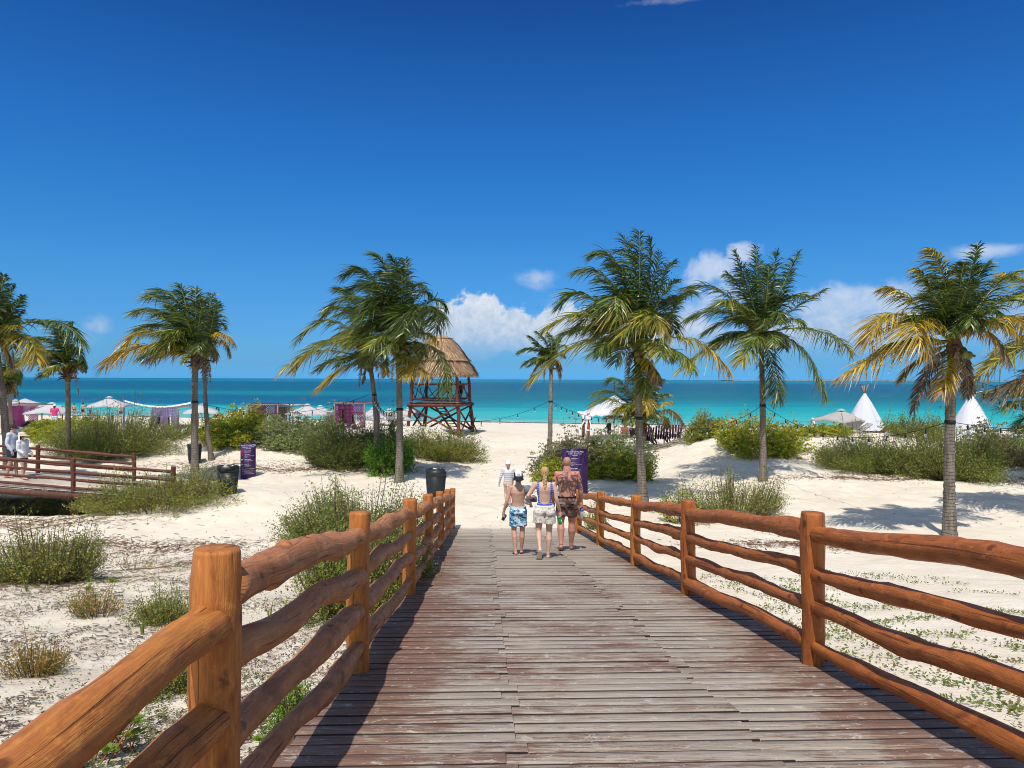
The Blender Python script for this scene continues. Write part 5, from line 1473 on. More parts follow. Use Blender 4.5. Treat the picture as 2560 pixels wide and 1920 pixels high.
# ------------------------------------------------------------------ tents
def teepee(label, u, v_top, Y, rz=0.0, wbase=2.8, seed=0):
    c = at(u, v_top, Y); gz = g1(c.x, c.y); H = c.z - gz
    t_ = thing('teepee_tent', label, 'tent', (c.x, c.y, gz), rz, 'white teepee tents on the beach')
    n = 48; rows_ = []; pc = 6
    for q in range(13):
        k = q / 12; row = []
        for j in range(n):
            a = j * 2 * math.pi / n; f = abs(math.cos(a * pc / 2)) ** .6
            r_ = (.06 + (wbase / 2 - .06) * k ** .92) * (.94 + .06 * f) * (1 + .02 * math.sin(a * 9 + q * .7 + seed) * k) + .03 * math.sin(a * 3 + 4 * k + seed) * k
            row.append((r_ * math.cos(a), r_ * math.sin(a), H * (1 - k) ** 1.0 + .16 * math.sin(math.pi * k) * .6 - .02))
        rows_.append(row)
    s = MB(); s.sheet(rows_, closed=True); s.build('canvas', M['tent_white'], t_, smooth=True)
    for j in range(pc):
        a = j * 2 * math.pi / pc + .1; d = Vector((math.cos(a), math.sin(a), 0)); s = MB()
        s.tube([d * (wbase / 2 * .80) + Vector((0, 0, -.1)), Vector((0, 0, H)) + d * -.02, Vector((0, 0, H + .45 + .06 * (j % 3))) - d * (.22 + .08 * math.sin(j * 3))], [.04, .035, .03], 6); s.build('pole', M['log_dark'] if j % 2 else M['driftwood'], t_)
    s = MB(); s.tube([(0, 0, H - .22), (0, 0, H - .12), (0, 0, H)], [.10, .115, .07], 12, wob=.4, seed=seed); s.build('tie', M['tent_white'], t_)
    # door flap lying over the seam
    rows_ = []
    for k in np.linspace(.10, .99, 12):
        row = []
        for o_ in np.linspace(-1, 1, 5):
            a = -1.3 + o_ * .16; f = abs(math.cos(a * pc / 2)) ** .6
            r_ = (.06 + (wbase / 2 - .06) * k ** .92) * (.94 + .06 * f) * 1.01 + .03 * math.sin(a * 3 + 4 * k + seed) * k + .015
            row.append((r_ * math.cos(a), r_ * math.sin(a), H * (1 - k) + .16 * math.sin(math.pi * k) * .6 - .02))
        rows_.append(row)
    s = MB(); s.sheet(rows_); s.build('door_flap', M['tent_white'], t_, smooth=True)
    return t_


teepee('white teepee tent beside the taupe parasol', 1868, 850, 44, .2, 3.2, 1)
teepee('white teepee tent right of the yellow palm trunk', 2098, 853, 43, .7, 3.0, 5)


# ------------------------------------------------------------------ white canopy, chairs, driftwood
c = at(1330, 850, 50); gz = g1(c.x, c.y); x0 = at(1271, 900, 49).x - c.x
t_ = thing('beach_canopy', 'white cloth canopy on red posts behind the young low palm', 'canopy', (c.x, c.y, gz)); H = c.z - gz
hp = at(1271, 893, 49).z - gz
for sx, sy in ((x0, -1), (x0, 2.4), (-x0 * .95, -1), (-x0 * .95, 2.4)):
    s = MB(); s.tube([(sx, sy, -.2), (sx, sy, hp)], .11, 10, seed=sx); s.build('post', M['log_red'], t_)
s = MB(); s.tube([(0, .7, -.1), (0, .7, H + .9)], .035, 6); s.build('mast', M['cable'], t_)
rows_ = []
for y_ in np.linspace(-1.25, 2.7, 12):
    row = []
    for x_ in np.linspace(x0 - .45, -x0 * .95 + .3, 26):
        k = max(0, 1 - abs(x_) / (abs(x0) + .3)); ky = 1 - abs(y_ - .7) / 2.4
        row.append((x_, y_, hp - .05 + (H - hp) * k ** 1.15 * ky + .05 * math.sin(x_ * 5 + y_ * 3) - .14 * math.exp(-((x_ - x0 + .2) / .35) ** 2) * abs(math.sin(y_ * 4))))
    rows_.append(row)
rows_ = [[(p[0], p[1] - .02, p[2] - .22 - .06 * math.sin(p[0] * 9)) for p in rows_[0]]] + rows_
s = MB(); s.sheet(rows_); s.build('canopy_cloth', M['tent_white'], t_, smooth=True)
for k, (dx, wd) in enumerate(((-.35, .10), (.0, .08), (.30, .07))):
    s = MB(); a = Vector((x0 - .05, -1.15, hp - .1)); b = Vector((x0 + dx * 2.4 - .3, -1.6, .1))
    s.sheet([[tuple(a.lerp(b, q) + Vector((o_ * wd * .6, .03 * math.sin(q * 6), 0))) for o_ in (-1, 1)] for q in np.linspace(0, 1, 8)]); s.build('drape', M['tent_white'], t_, smooth=True)


def adirondack(label, u, v, Y, rz):
    c = at(u, v, Y); gz = g1(c.x, c.y)
    t_ = thing('slatted_chair', label, 'beach chair', (c.x, c.y, gz), rz, 'dark purple slatted chairs on the sand')
    for k in range(5):
        x = -.30 + k * .15; s = MB(); s.bar((x, .10, .25), (x * 1.08, -.18, 1.08), .115, .025); s.build('slat', M['dark_purple'], t_)
    for k in range(5): s = MB(); s.box((0, .18 + k * .12, .36 - .0 * k + .03 * k), (.66, .10, .025)); s.build('seat_slat', M['dark_purple'], t_)
    for sx in (-1, 1):
        s = MB(); s.box((sx * .38, .30, .62), (.12, .72, .03)); s.build('armrest', M['dark_purple'], t_)
        s = MB(); s.box((sx * .36, .62, .30), (.05, .09, .62)); s.build('leg', M['dark_purple'], t_)
        s = MB(); s.bar((sx * .34, .66, .34), (sx * .34, -.35, .05), .035, .12); s.build('leg', M['dark_purple'], t_)
    return t_


adirondack('dark purple slatted chair seen from behind, left of the pair', 1428, 940, 42.5, .06)
adirondack('dark purple slatted chair seen from behind, right of the pair', 1459, 940, 42.5, -.05)
adirondack('third dark chair almost hidden behind the big palm trunk', 1399, 937, 43.5, .3)


def lounger(label, u, Y, rz, vt=None, grp='purple sun loungers on the beach', mt='purple_fabric'):
    c = at(u, 925, Y); gz = g1(c.x, c.y) - .02
    t_ = thing('sun_lounger', label, 'sun lounger', (c.x, c.y, gz), rz, grp)
    s = MB(); s.bar((-.32, -.9, .28), (-.32, .9, .28), .05, .06); s.bar((.32, -.9, .28), (.32, .9, .28), .05, .06); s.bar((-.295, .9, .28), (.295, .9, .28), .05, .06); s.build('frame', M['grey_wood'], t_)
    for sx, sy in ((-.3, -.8), (.3, -.8), (-.3, .8), (.3, .8)): s = MB(); s.box((sx, sy, .12), (.05, .05, .26)); s.build('leg', M['grey_wood'], t_)
    s = MB(); s.box((0, .30, .355), (.64, 1.20, .09), ch=.03); s.build('cushion', M[mt], t_)
    s = MB(); s.bar((0, -.30, .37), (0, -.86, .78), .64, .09); s.build('backrest', M[mt], t_)
    return t_


lounger('purple lounger left of the taupe parasol pole', 1783, 40.5, 1.3); lounger('grey lounger under the taupe parasol', 1846, 40.5, 1.5, mt='taupe_canvas')
lounger('purple lounger in front of the right side of the first tent', 1893, 41.0, 1.35); lounger('purple lounger right of the first tent', 1990, 41.0, 1.7)
lounger('maroon lounger left of the woman in the pink top', 92, 48, 1.2); lounger('maroon lounger right of the woman in the pink top', 142, 48, 2.0)
lounger('maroon lounger beyond the second palm trunk', 200, 49, 1.3); lounger('dark lounger low by the left screen', 40, 46, 1.5, mt='dark_purple')
lounger('dark lounger beside the low left screen one', 62, 45.5, 2.1, mt='dark_purple'); lounger('pale lounger between the palm trunks', 845, 44, .9, mt='white_canvas')

# massage table with folding trolley near the woman in black
c = at(1288, 925, 48); t_ = thing('side_table', 'white cloth covered low table beside the woman in black', 'table', (c.x, c.y, g1(c.x, c.y)))
s = MB(); s.box((0, 0, .76), (1.5, .7, .06), ch=.02); s.build('table_top', M['tent_white'], t_)
for sx in (-.65, .65):
    for sy in (-.28, .28): s = MB(); s.box((sx, sy, .37), (.04, .04, .74)); s.build('leg', M['steel'], t_)
c = at(1345, 935, 47); t_ = thing('bench', 'white bench where the two seated people rest', 'bench', (c.x, c.y, g1(c.x, c.y)))
s = MB(); s.box((0, 0, .24), (1.9, .5, .06), ch=.02); s.build('seat', M['tent_white'], t_)
for sx in (-.8, .8): s = MB(); s.box((sx, 0, .11), (.06, .4, .22)); s.build('leg', M['steel'], t_)

# dead branches by the slatted chairs
p0 = at(1400, 950, 40); p1 = at(1532, 956, 38.5); gz = g1(p0.x, p0.y)
s = MB(); rr = random.Random(3)
for k in range(9):
    a = Vector((p0.x + rr.uniform(-.2, .6), p0.y + rr.uniform(-.5, .5), 0)); b = Vector((p0.x + rr.uniform(.8, 3.8), p1.y + rr.uniform(-.6, 1), 0)); pts = []
    for q in range(7):
        p = a.lerp(b, q / 6); pts.append(Vector((p.x, p.y + .15 * math.sin(q * 1.7 + k), g1(p.x, p.y) + .04 + .22 * math.sin(math.pi * q / 6) * rr.uniform(.2, 1.2))))
    s.tube(pts, np.linspace(.05, .012, 7), 6, seed=k)
    for w in range(3):
        q = rr.randrange(1, 6); d = Vector((rr.uniform(-.5, .6), rr.uniform(-.3, .3), rr.uniform(-.05, .35))); s.tube([pts[q], pts[q] + d * .6, pts[q] + d + Vector((0, 0, .03))], [.02, .014, .006], 4)
o = s.build('fallen_branches', M['driftwood'], smooth=True); tag(o, 'grey dead branches lying beside the slatted chairs', 'driftwood')

# ------------------------------------------------------------------ volleyball net
a = at(283, 895, 60); b = at(414, 895, 58); t_ = thing('volleyball_net', 'sagging white volleyball net band between blue poles on the beach', 'volleyball net', (a.x, a.y, g1(a.x, a.y)))
za = at(266, 864, 60).z; zb_ = at(413, 868, 58).z; o0 = Vector(t_.location)
A = Vector((at(268, 864, 60).x, 60, za)) - o0; B = Vector((at(414, 868, 58).x, 58, zb_)) - o0
for P in (A, B): s = MB(); s.tube([(P.x, P.y, g1(P.x + o0.x, P.y + o0.y) - o0.z - .2), (P.x, P.y, P.z + .1)], .055, 8); s.build('pole', M['blue_pole'], t_)
s = MB(); s.sheet([[tuple(A.lerp(B, q) + Vector((0, 0, -.42 * math.sin(math.pi * q) - dz + .01 * math.sin(q * 60)))) for q in np.linspace(0, 1, 40)] for dz in (0, .13)]); s.build('net_band', M['net_white'], t_)
s = MB()
for q in np.linspace(.02, .98, 40):
    p = A.lerp(B, q) + Vector((0, 0, -.42 * math.sin(math.pi * q) - .12)); s.tube([p, p - Vector((0, 0, .75))], .004, 3)
for dz in (.35, .6, .86): s.tube([A.lerp(B, q) + Vector((0, 0, -.42 * math.sin(math.pi * q) - dz)) for q in np.linspace(0, 1, 20)], .004, 3)
s.build('netting', M['net_white'], t_, kind='stuff')


# ------------------------------------------------------------------ bulb strings
def bulb_string(label, A, B, sag, step=.85, drop=.14, t0=.04, t1=.96):
    A = Vector(A); B = Vector(B); t_ = thing('string_lights', label, 'string lights', A, 0, 'black bulb strings hung between the palms')
    L = (B - A).length; n = 24
    pts = [(B - A) * q + Vector((0, 0, -sag * 4 * q * (1 - q))) for q in np.linspace(0, 1, n)]
    s = MB(); s.tube(pts, .009, 5); s.build('cable', M['cable'], t_)
    k = max(2, int(L / step)); m1_ = MB(); m1_.tube([(0, 0, 0), (0, 0, -.05), (0, 0, -.14)], [.010, .022, .026], 7); sm = m1_.mesh('socket'); sm.materials.append(M['socket'])
    m2_ = MB(); m2_.ball((0, 0, -.19), (.034, .034, .055), 8, 6); bm_ = m2_.mesh('bulb', True); bm_.materials.append(M['bulb_glass'])
    for j in range(k):
        q = t0 + (t1 - t0) * (j + .5) / k; p = (B - A) * q + Vector((0, 0, -sag * 4 * q * (1 - q)))
        so_ = link('socket', sm, None, t_, p); link('bulb', bm_, None, so_)
    return t_


def tp(u, v, Y): return at(u, v, Y)
Y4, Y6, Y7, Y8, Y9, Y11, Y12 = bp4.y, bp6.y, bp7.y, 34.5, gp(1390, 1084).y, gp(1648, 1038).y, gp(2052, 1160).y
bulb_string('bulb string from the twin left palms to the leaning palm', tp(428, 870, Y4), tp(798, 852, Y6), .62, 1.0)
bulb_string('short dipping bulb string between the two middle palm trunks', tp(806, 853, Y6), tp(857, 884, Y7), .42, .3)
bulb_string('bulb string from the strapped palm past the tower to the thin palm', tp(868, 884, Y7), tp(1184, 867, Y8), .72, 1.1)
bulb_string('bulb string from the thin palm to the big coconut palm', tp(1190, 867, Y8), tp(1384, 903, Y9), .32, .85)
bulb_string('bulb string from the big coconut palm to the palm behind the red and yellow bush', tp(1394, 904, Y9), tp(1644, 877, Y11), .62, .85)
bulb_string('bulb string from that palm to the yellow palm on the right', tp(1651, 877, Y11), tp(2046, 912, Y12), .78, .85)
bulb_string('bulb string leaving the yellow palm to the right edge', tp(2058, 912, Y12), tp(2330, 915, 24), .18, 1.0)
bulb_string('upper bulb string at the far right over the sea', tp(2065, 812, 22), tp(2340, 862, 27), .15, .9)
bulb_string('lower bulb string at the far right crossing the second tent', tp(2067, 820, 22), tp(2300, 880, 26), .35, .55)


# ------------------------------------------------------------------ low wire fence on the sand, right
pts_uv = [(1630, 1150), (1700, 1161), (1790, 1173), (1900, 1183), (2010, 1195), (2110, 1215), (2240, 1238)]
P = [gp(*q) for q in pts_uv]; t_ = thing('wire_fence', 'low sagging wire fence half buried in the sand behind the right railing', 'wire fence', P[0]); o0 = P[0]
s = MB(); stakes = MB(); rr = random.Random(5)
seglen = [(P[i + 1] - P[i]).length for i in range(len(P) - 1)]; tot = sum(seglen)
def along(d):
    i = 0
    while i < len(seglen) - 1 and d > seglen[i]: d -= seglen[i]; i += 1
    return P[i].lerp(P[i + 1], d / seglen[i])
wave = lambda d: .16 + .035 * math.sin(d * 1.3)
for lv in (.3, .55, .8, 1.0):
    s.tube([Vector((along(d).x, along(d).y, g1(along(d).x, along(d).y) + wave(d) * lv)) - o0 for d in np.linspace(0, tot, 60)], .0035, 3)
d = 0
while d < tot:
    p = along(d); gz = g1(p.x, p.y); lean_ = rr.uniform(-.05, .05)
    st_ = MB(); st_.tube([Vector((p.x, p.y, gz - .03)) - o0, Vector((p.x + lean_ - .03, p.y + .02, gz + wave(d) * 1.15)) - o0], .0055 if rr.random() < .8 else .012, 4)
    st_.build('wire_stake', M['driftwood'], t_); d += rr.uniform(.13, .24)
s.build('wire', M['driftwood'], t_, kind='stuff')

# ------------------------------------------------------------------ shoreline and far coast
xx = np.linspace(-130, 110, 500); s = MB(); rws = []
def yshore(x):
    lo, hi = 60 + 0 * x, 125 + 0 * x
    for _ in range(28):
        m_ = (lo + hi) / 2; g_ = ground(x, m_); up_ = g_ > .0; lo = np.where(up_, m_, lo); hi = np.where(up_, hi, m_)
    return lo
ysx = yshore(xx)
r = np.random.default_rng(9)
o = scatter_twigs('seaweed_line', 5200, lambda r, n: (lambda x: (x, np.interp(x, xx, ysx) - 1.2 - np.abs(r.normal(0, .35, n)) - .5 * vnoise(x * .3, x * 0), None))(r.uniform(-110, 80, n)), .30, [(.07, .06, .05), (.10, .085, .065), (.05, .045, .04)], 31, .045)
o['label'] = 'dark line of seaweed along the water edge'
# lapping foam, broken
V = []; n = 0; Qs = []
for row_, (dy, th) in enumerate(((.2, .35), (3.5, .25))):
    for k in range(0, 499):
        if vnoise(np.array([k * .11 + row_ * 50]), np.array([3.]))[0] < (.35 if row_ == 0 else .62): continue
        x0_, x1_ = xx[k], xx[k + 1]; y0_, y1_ = ysx[k] + dy, ysx[k + 1] + dy
        w_ = th * (.5 + vnoise(np.array([k * .5]), np.array([8. + row_]))[0])
        V += [(x0_, y0_, .045), (x1_, y1_, .045), (x1_, y1_ + w_, .04), (x0_, y0_ + w_, .04)]
me = mesh_np('foam', V, np.arange(len(V)).reshape(-1, 4)); o = link('foam', me, M['foam'], kind='stuff'); o['label'] = 'thin white foam where the sea laps the sand'

m, t, b = base_mat('far_coast'); c = t.mix(t.mapr(t.noise(t.new('ShaderNodeTexCoord').outputs['Object'], .02, 4), .4, .65), (.07, .125, .175), (.24, .28, .30)); t.link(c, b.inputs['Base Color']); b.inputs['Roughness'].default_value = 1  # distance haze is put into the bluish base colours
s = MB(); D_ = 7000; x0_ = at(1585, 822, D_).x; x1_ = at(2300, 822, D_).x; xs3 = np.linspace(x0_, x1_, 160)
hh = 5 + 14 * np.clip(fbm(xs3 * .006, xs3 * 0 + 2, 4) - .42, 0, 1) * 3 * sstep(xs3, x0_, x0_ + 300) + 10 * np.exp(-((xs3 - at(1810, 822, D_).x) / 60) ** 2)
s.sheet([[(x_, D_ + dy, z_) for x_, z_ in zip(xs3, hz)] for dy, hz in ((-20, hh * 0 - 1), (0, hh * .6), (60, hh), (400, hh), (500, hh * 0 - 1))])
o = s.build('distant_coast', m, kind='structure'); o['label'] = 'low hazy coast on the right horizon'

# ------------------------------------------------------------------ people
def remesh(mb, voxel, smooth=3):
    me = mb.mesh('tmp'); o = bpy.data.objects.new('tmp', me); COL.objects.link(o)
    m_ = o.modifiers.new('r', 'REMESH'); m_.mode = 'VOXEL'; m_.voxel_size = voxel; m_.use_smooth_shade = True
    if smooth: s_ = o.modifiers.new('s', 'SMOOTH'); s_.factor = .5; s_.iterations = smooth
    dg = bpy.context.evaluated_depsgraph_get(); dg.update(); ev = o.evaluated_get(dg)
    out = bpy.data.meshes.new_from_object(ev); bpy.data.objects.remove(o); bpy.data.meshes.remove(me)
    return out


def arrays(me):
    n = len(me.vertices); V = np.empty(n * 3, np.float32); me.vertices.foreach_get('co', V)
    N = np.empty(n * 3, np.float32); me.vertices.foreach_get('normal', N)
    Q = np.empty(len(me.loops), np.int32); me.loops.foreach_get('vertex_index', Q)
    T = np.empty(len(me.polygons), np.int32); me.polygons.foreach_get('loop_total', T)
    S = np.empty(len(me.polygons), np.int32); me.polygons.foreach_get('loop_start', S)
    return V.reshape(-1, 3), N.reshape(-1, 3), Q, T, S


def paint(me, fn):
    V = arrays(me)[0]; c = np.ones((len(V), 4), np.float32); c[:, :3] = fn(V)
    a = me.color_attributes.get('Col') or me.color_attributes.new('Col', 'FLOAT_COLOR', 'POINT'); a.data.foreach_set('color', c.ravel())
    me.polygons.foreach_set('use_smooth', np.ones(len(me.polygons), bool))


def shell(me, mask, off, fn, name, parent, mat):
    """a thin garment lying on the body: the faces inside the mask, moved outward"""
    V, N, L, T, S = arrays(me)
    quad = T == 4; F = np.stack([L[S[quad] + k] for k in range(4)], 1)
    C_ = V[F].mean(1); keep = mask(C_); F = F[keep]
    if not len(F): return None
    ids, inv = np.unique(F, return_inverse=True); inv = inv.reshape(F.shape)
    W0 = V[ids] + N[ids] * off
    m2 = mesh_np(name, W0, inv, smooth=True); paint(m2, fn)
    return link(name, m2, mat, parent)


def flat(c): return lambda V: np.tile(np.array(c, float), (len(V), 1))
def skinfn(base, warm=.12):
    base = np.array(base)
    def f(V):
        n = fbm(V[:, 0] * 9 + V[:, 2] * 3 + 50, V[:, 2] * 9 + V[:, 1] * 4 + 50, 3)[:, None]
        return base * (1 + (n - .5) * .35) * np.array([1.0, .97, .95])
    return f


DEF = dict(hipL=(-.050, 0, .515), kneeL=(-.053, .004, .285), ankL=(-.052, -.012, .045), toeL=(-.060, .085, .014),
           hipR=(.050, 0, .515), kneeR=(.053, .004, .285), ankR=(.052, -.012, .045), toeR=(.060, .085, .014),
           shL=(-.105, -.004, .808), elL=(-.130, -.012, .635), wrL=(-.135, .025, .490), shR=(.105, -.004, .808), elR=(.130, -.012, .635), wrR=(.135, .025, .490), hdL=(-.02, .1, -1), hdR=(.02, .1, -1),
           lean=(0, 0), head=(0, .012, .928), pelvis=(0, 0, .53))


def person(label, pos, rz, H, pose=None, skin=(.50, .30, .21), fem=False, voxel=.009, skinf=None, bulk=1.0, child=False, grp=None, grip=()):
    J = dict(DEF); J.update(pose or {})
    J = {k: (Vector(v) * H if len(v) == 3 and k not in ('hdL', 'hdR') else v) for k, v in J.items()}
    root = thing('person', label, 'person', pos, rz, grp)
    s = MB(); pv = J['pelvis']; base = Vector((0, 0, .53)) * H; dlt = pv - base
    sh = (J['shL'] + J['shR']) / 2
    def sp(z, y=0):   # spine point at fraction z of H
        f = max(0, min(1, (z - .53) / (.808 - .53))); x_ = pv.lerp(Vector((sh.x, sh.y, sh.z)), f)
        return Vector((x_.x, x_.y + y * H, (pv.z + (sh.z - pv.z) * ((z - .53) / (.808 - .53))) if z >= .53 else pv.z + (z - .53) * H))
    if fem: prof = [(.468, .040, .055), (.49, .058, .090), (.53, .064, .098), (.575, .057, .085), (.62, .047, .070), (.66, .047, .072), (.71, .053, .081), (.75, .054, .086), (.785, .047, .088), (.812, .035, .072), (.826, .026, .038), (.85, .025, .026), (.885, .026, .027)]
    else: prof = [(.468, .040, .055), (.49, .058, .086), (.53, .062, .090), (.575, .057, .086), (.62, .056, .083), (.66, .058, .088), (.71, .063, .097), (.75, .063, .103), (.785, .054, .100), (.812, .042, .074), (.830, .035, .047), (.85, .034, .039), (.885, .034, .037)]
    if child: prof = [(a, b * .92, c * .90) for a, b, c in prof]
    ys = {.53: -.004, .66: -.002, .75: -.006, .785: -.006, .85: .002, .885: .008}
    s.tube([sp(a, ys.get(a, 0)) for a, b, c in prof], [(b * H * bulk, c * H * bulk) for a, b, c in prof], 20, ref=(1, 0, 0))
    # glutes, shoulder caps, shoulder blades
    gl = .052 if fem else .046
    for q, k in (('hipL', -1), ('hipR', 1)): s.ball(Vector(J[q]) + Vector((0, -.022 * H, -.012 * H)), (gl * H, .050 * H, .050 * H))
    hc = J['head'] if isinstance(J['head'], Vector) else Vector(J['head']) * H
    hs = 1.10 if child else 1.0
    s.tube([sp(.80, .0), sp(.85, .004), hc - Vector((0, .004, .02)) * H], [(.031 if not fem else .025) * H * hs] * 3, 10)
    s.ball(hc + Vector((0, -.006, .008)) * H, (.0435 * H * hs, .052 * H * hs, .053 * H * hs), 16, 12)
    s.ball(hc + Vector((0, .020, -.026)) * H, (.031 * H * hs, .030 * H * hs, .032 * H * hs), 12, 8)     # jaw
    s.ball(hc + Vector((0, .055, -.012)) * H, (.008 * H, .011 * H, .012 * H), 8, 6)                      # nose
    for k in (-1, 1): s.ball(hc + Vector((k * .044 * hs, -.004, -.008)) * H, (.007 * H, .012 * H, .018 * H), 8, 6)
    for k in (-1, 1): s.ball(hc + Vector((k * .017, .047 * hs, .000)) * H, (.008 * H, .005 * H, .004 * H), 6, 4)
    w = .97 if fem else 1.10; w = w * (.88 if child else 1) * bulk
    for q in 'LR':
        k = -1 if q == 'L' else 1
        a, b, c = J['sh' + q], J['el' + q], J['wr' + q]
        s.ball(a + Vector((-k * .008 * H, 0, -.012 * H)), (.034 * H * w, .034 * H * w, .038 * H * w), 12, 8)
        s.tube([sp(.79) * .6 + a * .4, a, a.lerp(b, .35), a.lerp(b, .7), b], [.036 * H * w, .033 * H * w, .029 * H * w, .024 * H * w, .022 * H * w], 12)
        s.tube([b, b.lerp(c, .25), b.lerp(c, .6), c], [.022 * H * w, .0245 * H * w, .020 * H * w, .0145 * H * w], 12)
        hd = Vector(J['hd' + q]).normalized(); side = hd.cross(Vector((0, 1, 0)) if abs(hd.y) < .8 else Vector((1, 0, 0))).normalized(); side2 = hd.cross(side).normalized()
        # palm lies in the plane (hd, side2); thumb towards the front
        pe = c + hd * .052 * H
        s.tube([c, c + hd * .02 * H, pe], [(.011 * H * w, .021 * H * w), (.013 * H * w, .025 * H * w), (.011 * H * w, .024 * H * w)] if False else [.0165 * H * w, .020 * H * w, .0185 * H * w], 10)
        curl = 1.5 if q in grip else .35
        inw = Vector((-k, 0, 0))
        for f_ in range(4):
            o_ = side2 * ((f_ - 1.5) * .0115 * H); L_ = (.042, .048, .045, .036)[f_] * H
            p0 = pe + o_ - hd * .012 * H; p1 = p0 + hd * L_ * .45 + inw * L_ * .10; p2 = p1 + (hd * (1 - curl * .55) + inw * curl * .55).normalized() * L_ * .35; p3 = p2 + (hd * (.8 - curl * .8) + inw * curl * .6).normalized() * L_ * .28
            s.tube([p0, p1, p2, p3], [.0070 * H, .0064 * H, .0058 * H, .0048 * H], 6)
        tdir = Vector((0, 1, 0)); p0 = c + hd * .018 * H + tdir * .008 * H; s.tube([p0, p0 + (hd * .6 + tdir * .8).normalized() * .022 * H, p0 + (hd * .9 + tdir * .5 + inw * .3 * curl).normalized() * .046 * H], [.0085 * H, .0075 * H, .0055 * H], 6)
        # leg
        a, b, c = J['hip' + q], J['knee' + q], J['ank' + q]; toe = J['toe' + q]
        back = Vector((0, -1, 0)); d = (c - b).normalized(); bk = (back - d * back.dot(d)).normalized()
        tw_ = 1.06 if fem else 1.0
        s.tube([a + Vector((0, 0, .03 * H)), a + Vector((-k * -.002 * H, 0, -.01 * H)), a.lerp(b, .3), a.lerp(b, .65), a.lerp(b, .92), b], [.050 * H * w * tw_, .054 * H * w * tw_, .049 * H * w * tw_, .040 * H * w, .033 * H * w, .031 * H * w], 14)
        s.tube([b, b.lerp(c, .12) + bk * .004 * H, b.lerp(c, .32) + bk * .010 * H, b.lerp(c, .6) + bk * .006 * H, b.lerp(c, .85), c], [.031 * H * w, .032 * H * w, .0345 * H * w, .027 * H * w, .0195 * H * w, .0185 * H * w], 14)
        fd = (toe - c); fl = Vector((fd.x, fd.y, fd.z)); dirf = (toe - c).normalized()
        # heel, arch, ball of the foot, toes
        dn = d; heel = c + dn * .026 * H - (toe - c).normalized() * .012 * H
        s.ball(c + dn * .020 * H, (.019 * H, .022 * H, .020 * H), 10, 6)
        s.tube([heel, c.lerp(toe, .25) + dn * .012 * H, c.lerp(toe, .65) + dn * .004 * H, toe, toe + Vector((0, 1, 0)) * 0 + dirf * .018 * H], [.020 * H, .021 * H, .021 * H, .017 * H, .010 * H], 10)
        for f_ in range(5):
            lat = dirf.cross(Vector((0, 0, 1))).normalized() if abs(dirf.z) < .9 else Vector((1, 0, 0))
            p0 = toe + lat * ((f_ - 2) * .0085 * H) - dirf * .01 * H; s.tube([p0, p0 + dirf * (.038 - .004 * abs(f_ - (1 if k > 0 else 3))) * H], [.0068 * H, .0055 * H], 6)
    me = remesh(s, voxel, 3 if voxel < .012 else 1)
    paint(me, skinf or skinfn(skin))
    body = link('body', me, M['skin'], root)
    return root, body, me, J, hc, sp, s


def garment(root, name, fn, mat, voxel, col, smooth=2):
    s = MB(); fn(s); me = remesh(s, voxel, smooth); paint(me, col); return link(name, me, mat, root)


def shorts(root, J, sp, H, top=.585, leg=.34, loose=1.12, col=None, name='shorts', voxel=.012, flare=1.0, fem=False):
    def fn(s):
        s.tube([sp(top), sp(top - .03), sp(.53), sp(.495)], [(.062 * H * loose, .092 * H * loose), (.064 * H * loose, .095 * H * loose), (.070 * H * loose, .101 * H * loose), (.066 * H * loose, .100 * H * loose)], 22, ref=(1, 0, 0))
        for q in 'LR':
            a, b = J['hip' + q], J['knee' + q]; k = -1 if q == 'L' else 1
            s.ball(a + Vector((0, -.022 * H, -.010 * H)), (.056 * H * loose, .055 * H * loose, .054 * H * loose))
            f = (.515 - leg) / (.515 - .285)
            s.tube([a + Vector((0, 0, .01 * H)), a.lerp(b, f * .5), a.lerp(b, f)], [.059 * H * loose, .057 * H * loose * (1 + (flare - 1) * .5), .056 * H * loose * flare], 18)
    return garment(root, name, fn, M['cloth'], voxel, col)


def shirt(root, J, sp, H, col, bottom=.50, sleeve='long', loose=1.10, fem=False, voxel=.012, name='shirt'):
    def fn(s):
        pr = [(bottom, .068, .098), (.56, .066, .094), (.62, .062, .088), (.68, .064, .094), (.75, .067, .104), (.785, .058, .104), (.812, .044, .084), (.828, .036, .052), (.838, .035, .040)]
        s.tube([sp(a) for a, b, c in pr], [(b * H * loose, c * H * loose) for a, b, c in pr], 22, ref=(1, 0, 0))
        for q in 'LR':
            a, b, c = J['sh' + q], J['el' + q], J['wr' + q]
            s.ball(a, .040 * H * loose)
            e = b if sleeve == 'long' else a.lerp(b, .55)
            s.tube([sp(.79) * .6 + a * .4, a, a.lerp(e, .5), e], [.040 * H * loose, .039 * H * loose, .034 * H * loose, .029 * H * loose], 14)
            if sleeve == 'long': s.tube([b, b.lerp(c, .4), b.lerp(c, .95)], [.029 * H * loose, .027 * H * loose, .021 * H * loose], 14)
    return garment(root, name, fn, M['cloth'], voxel, col)


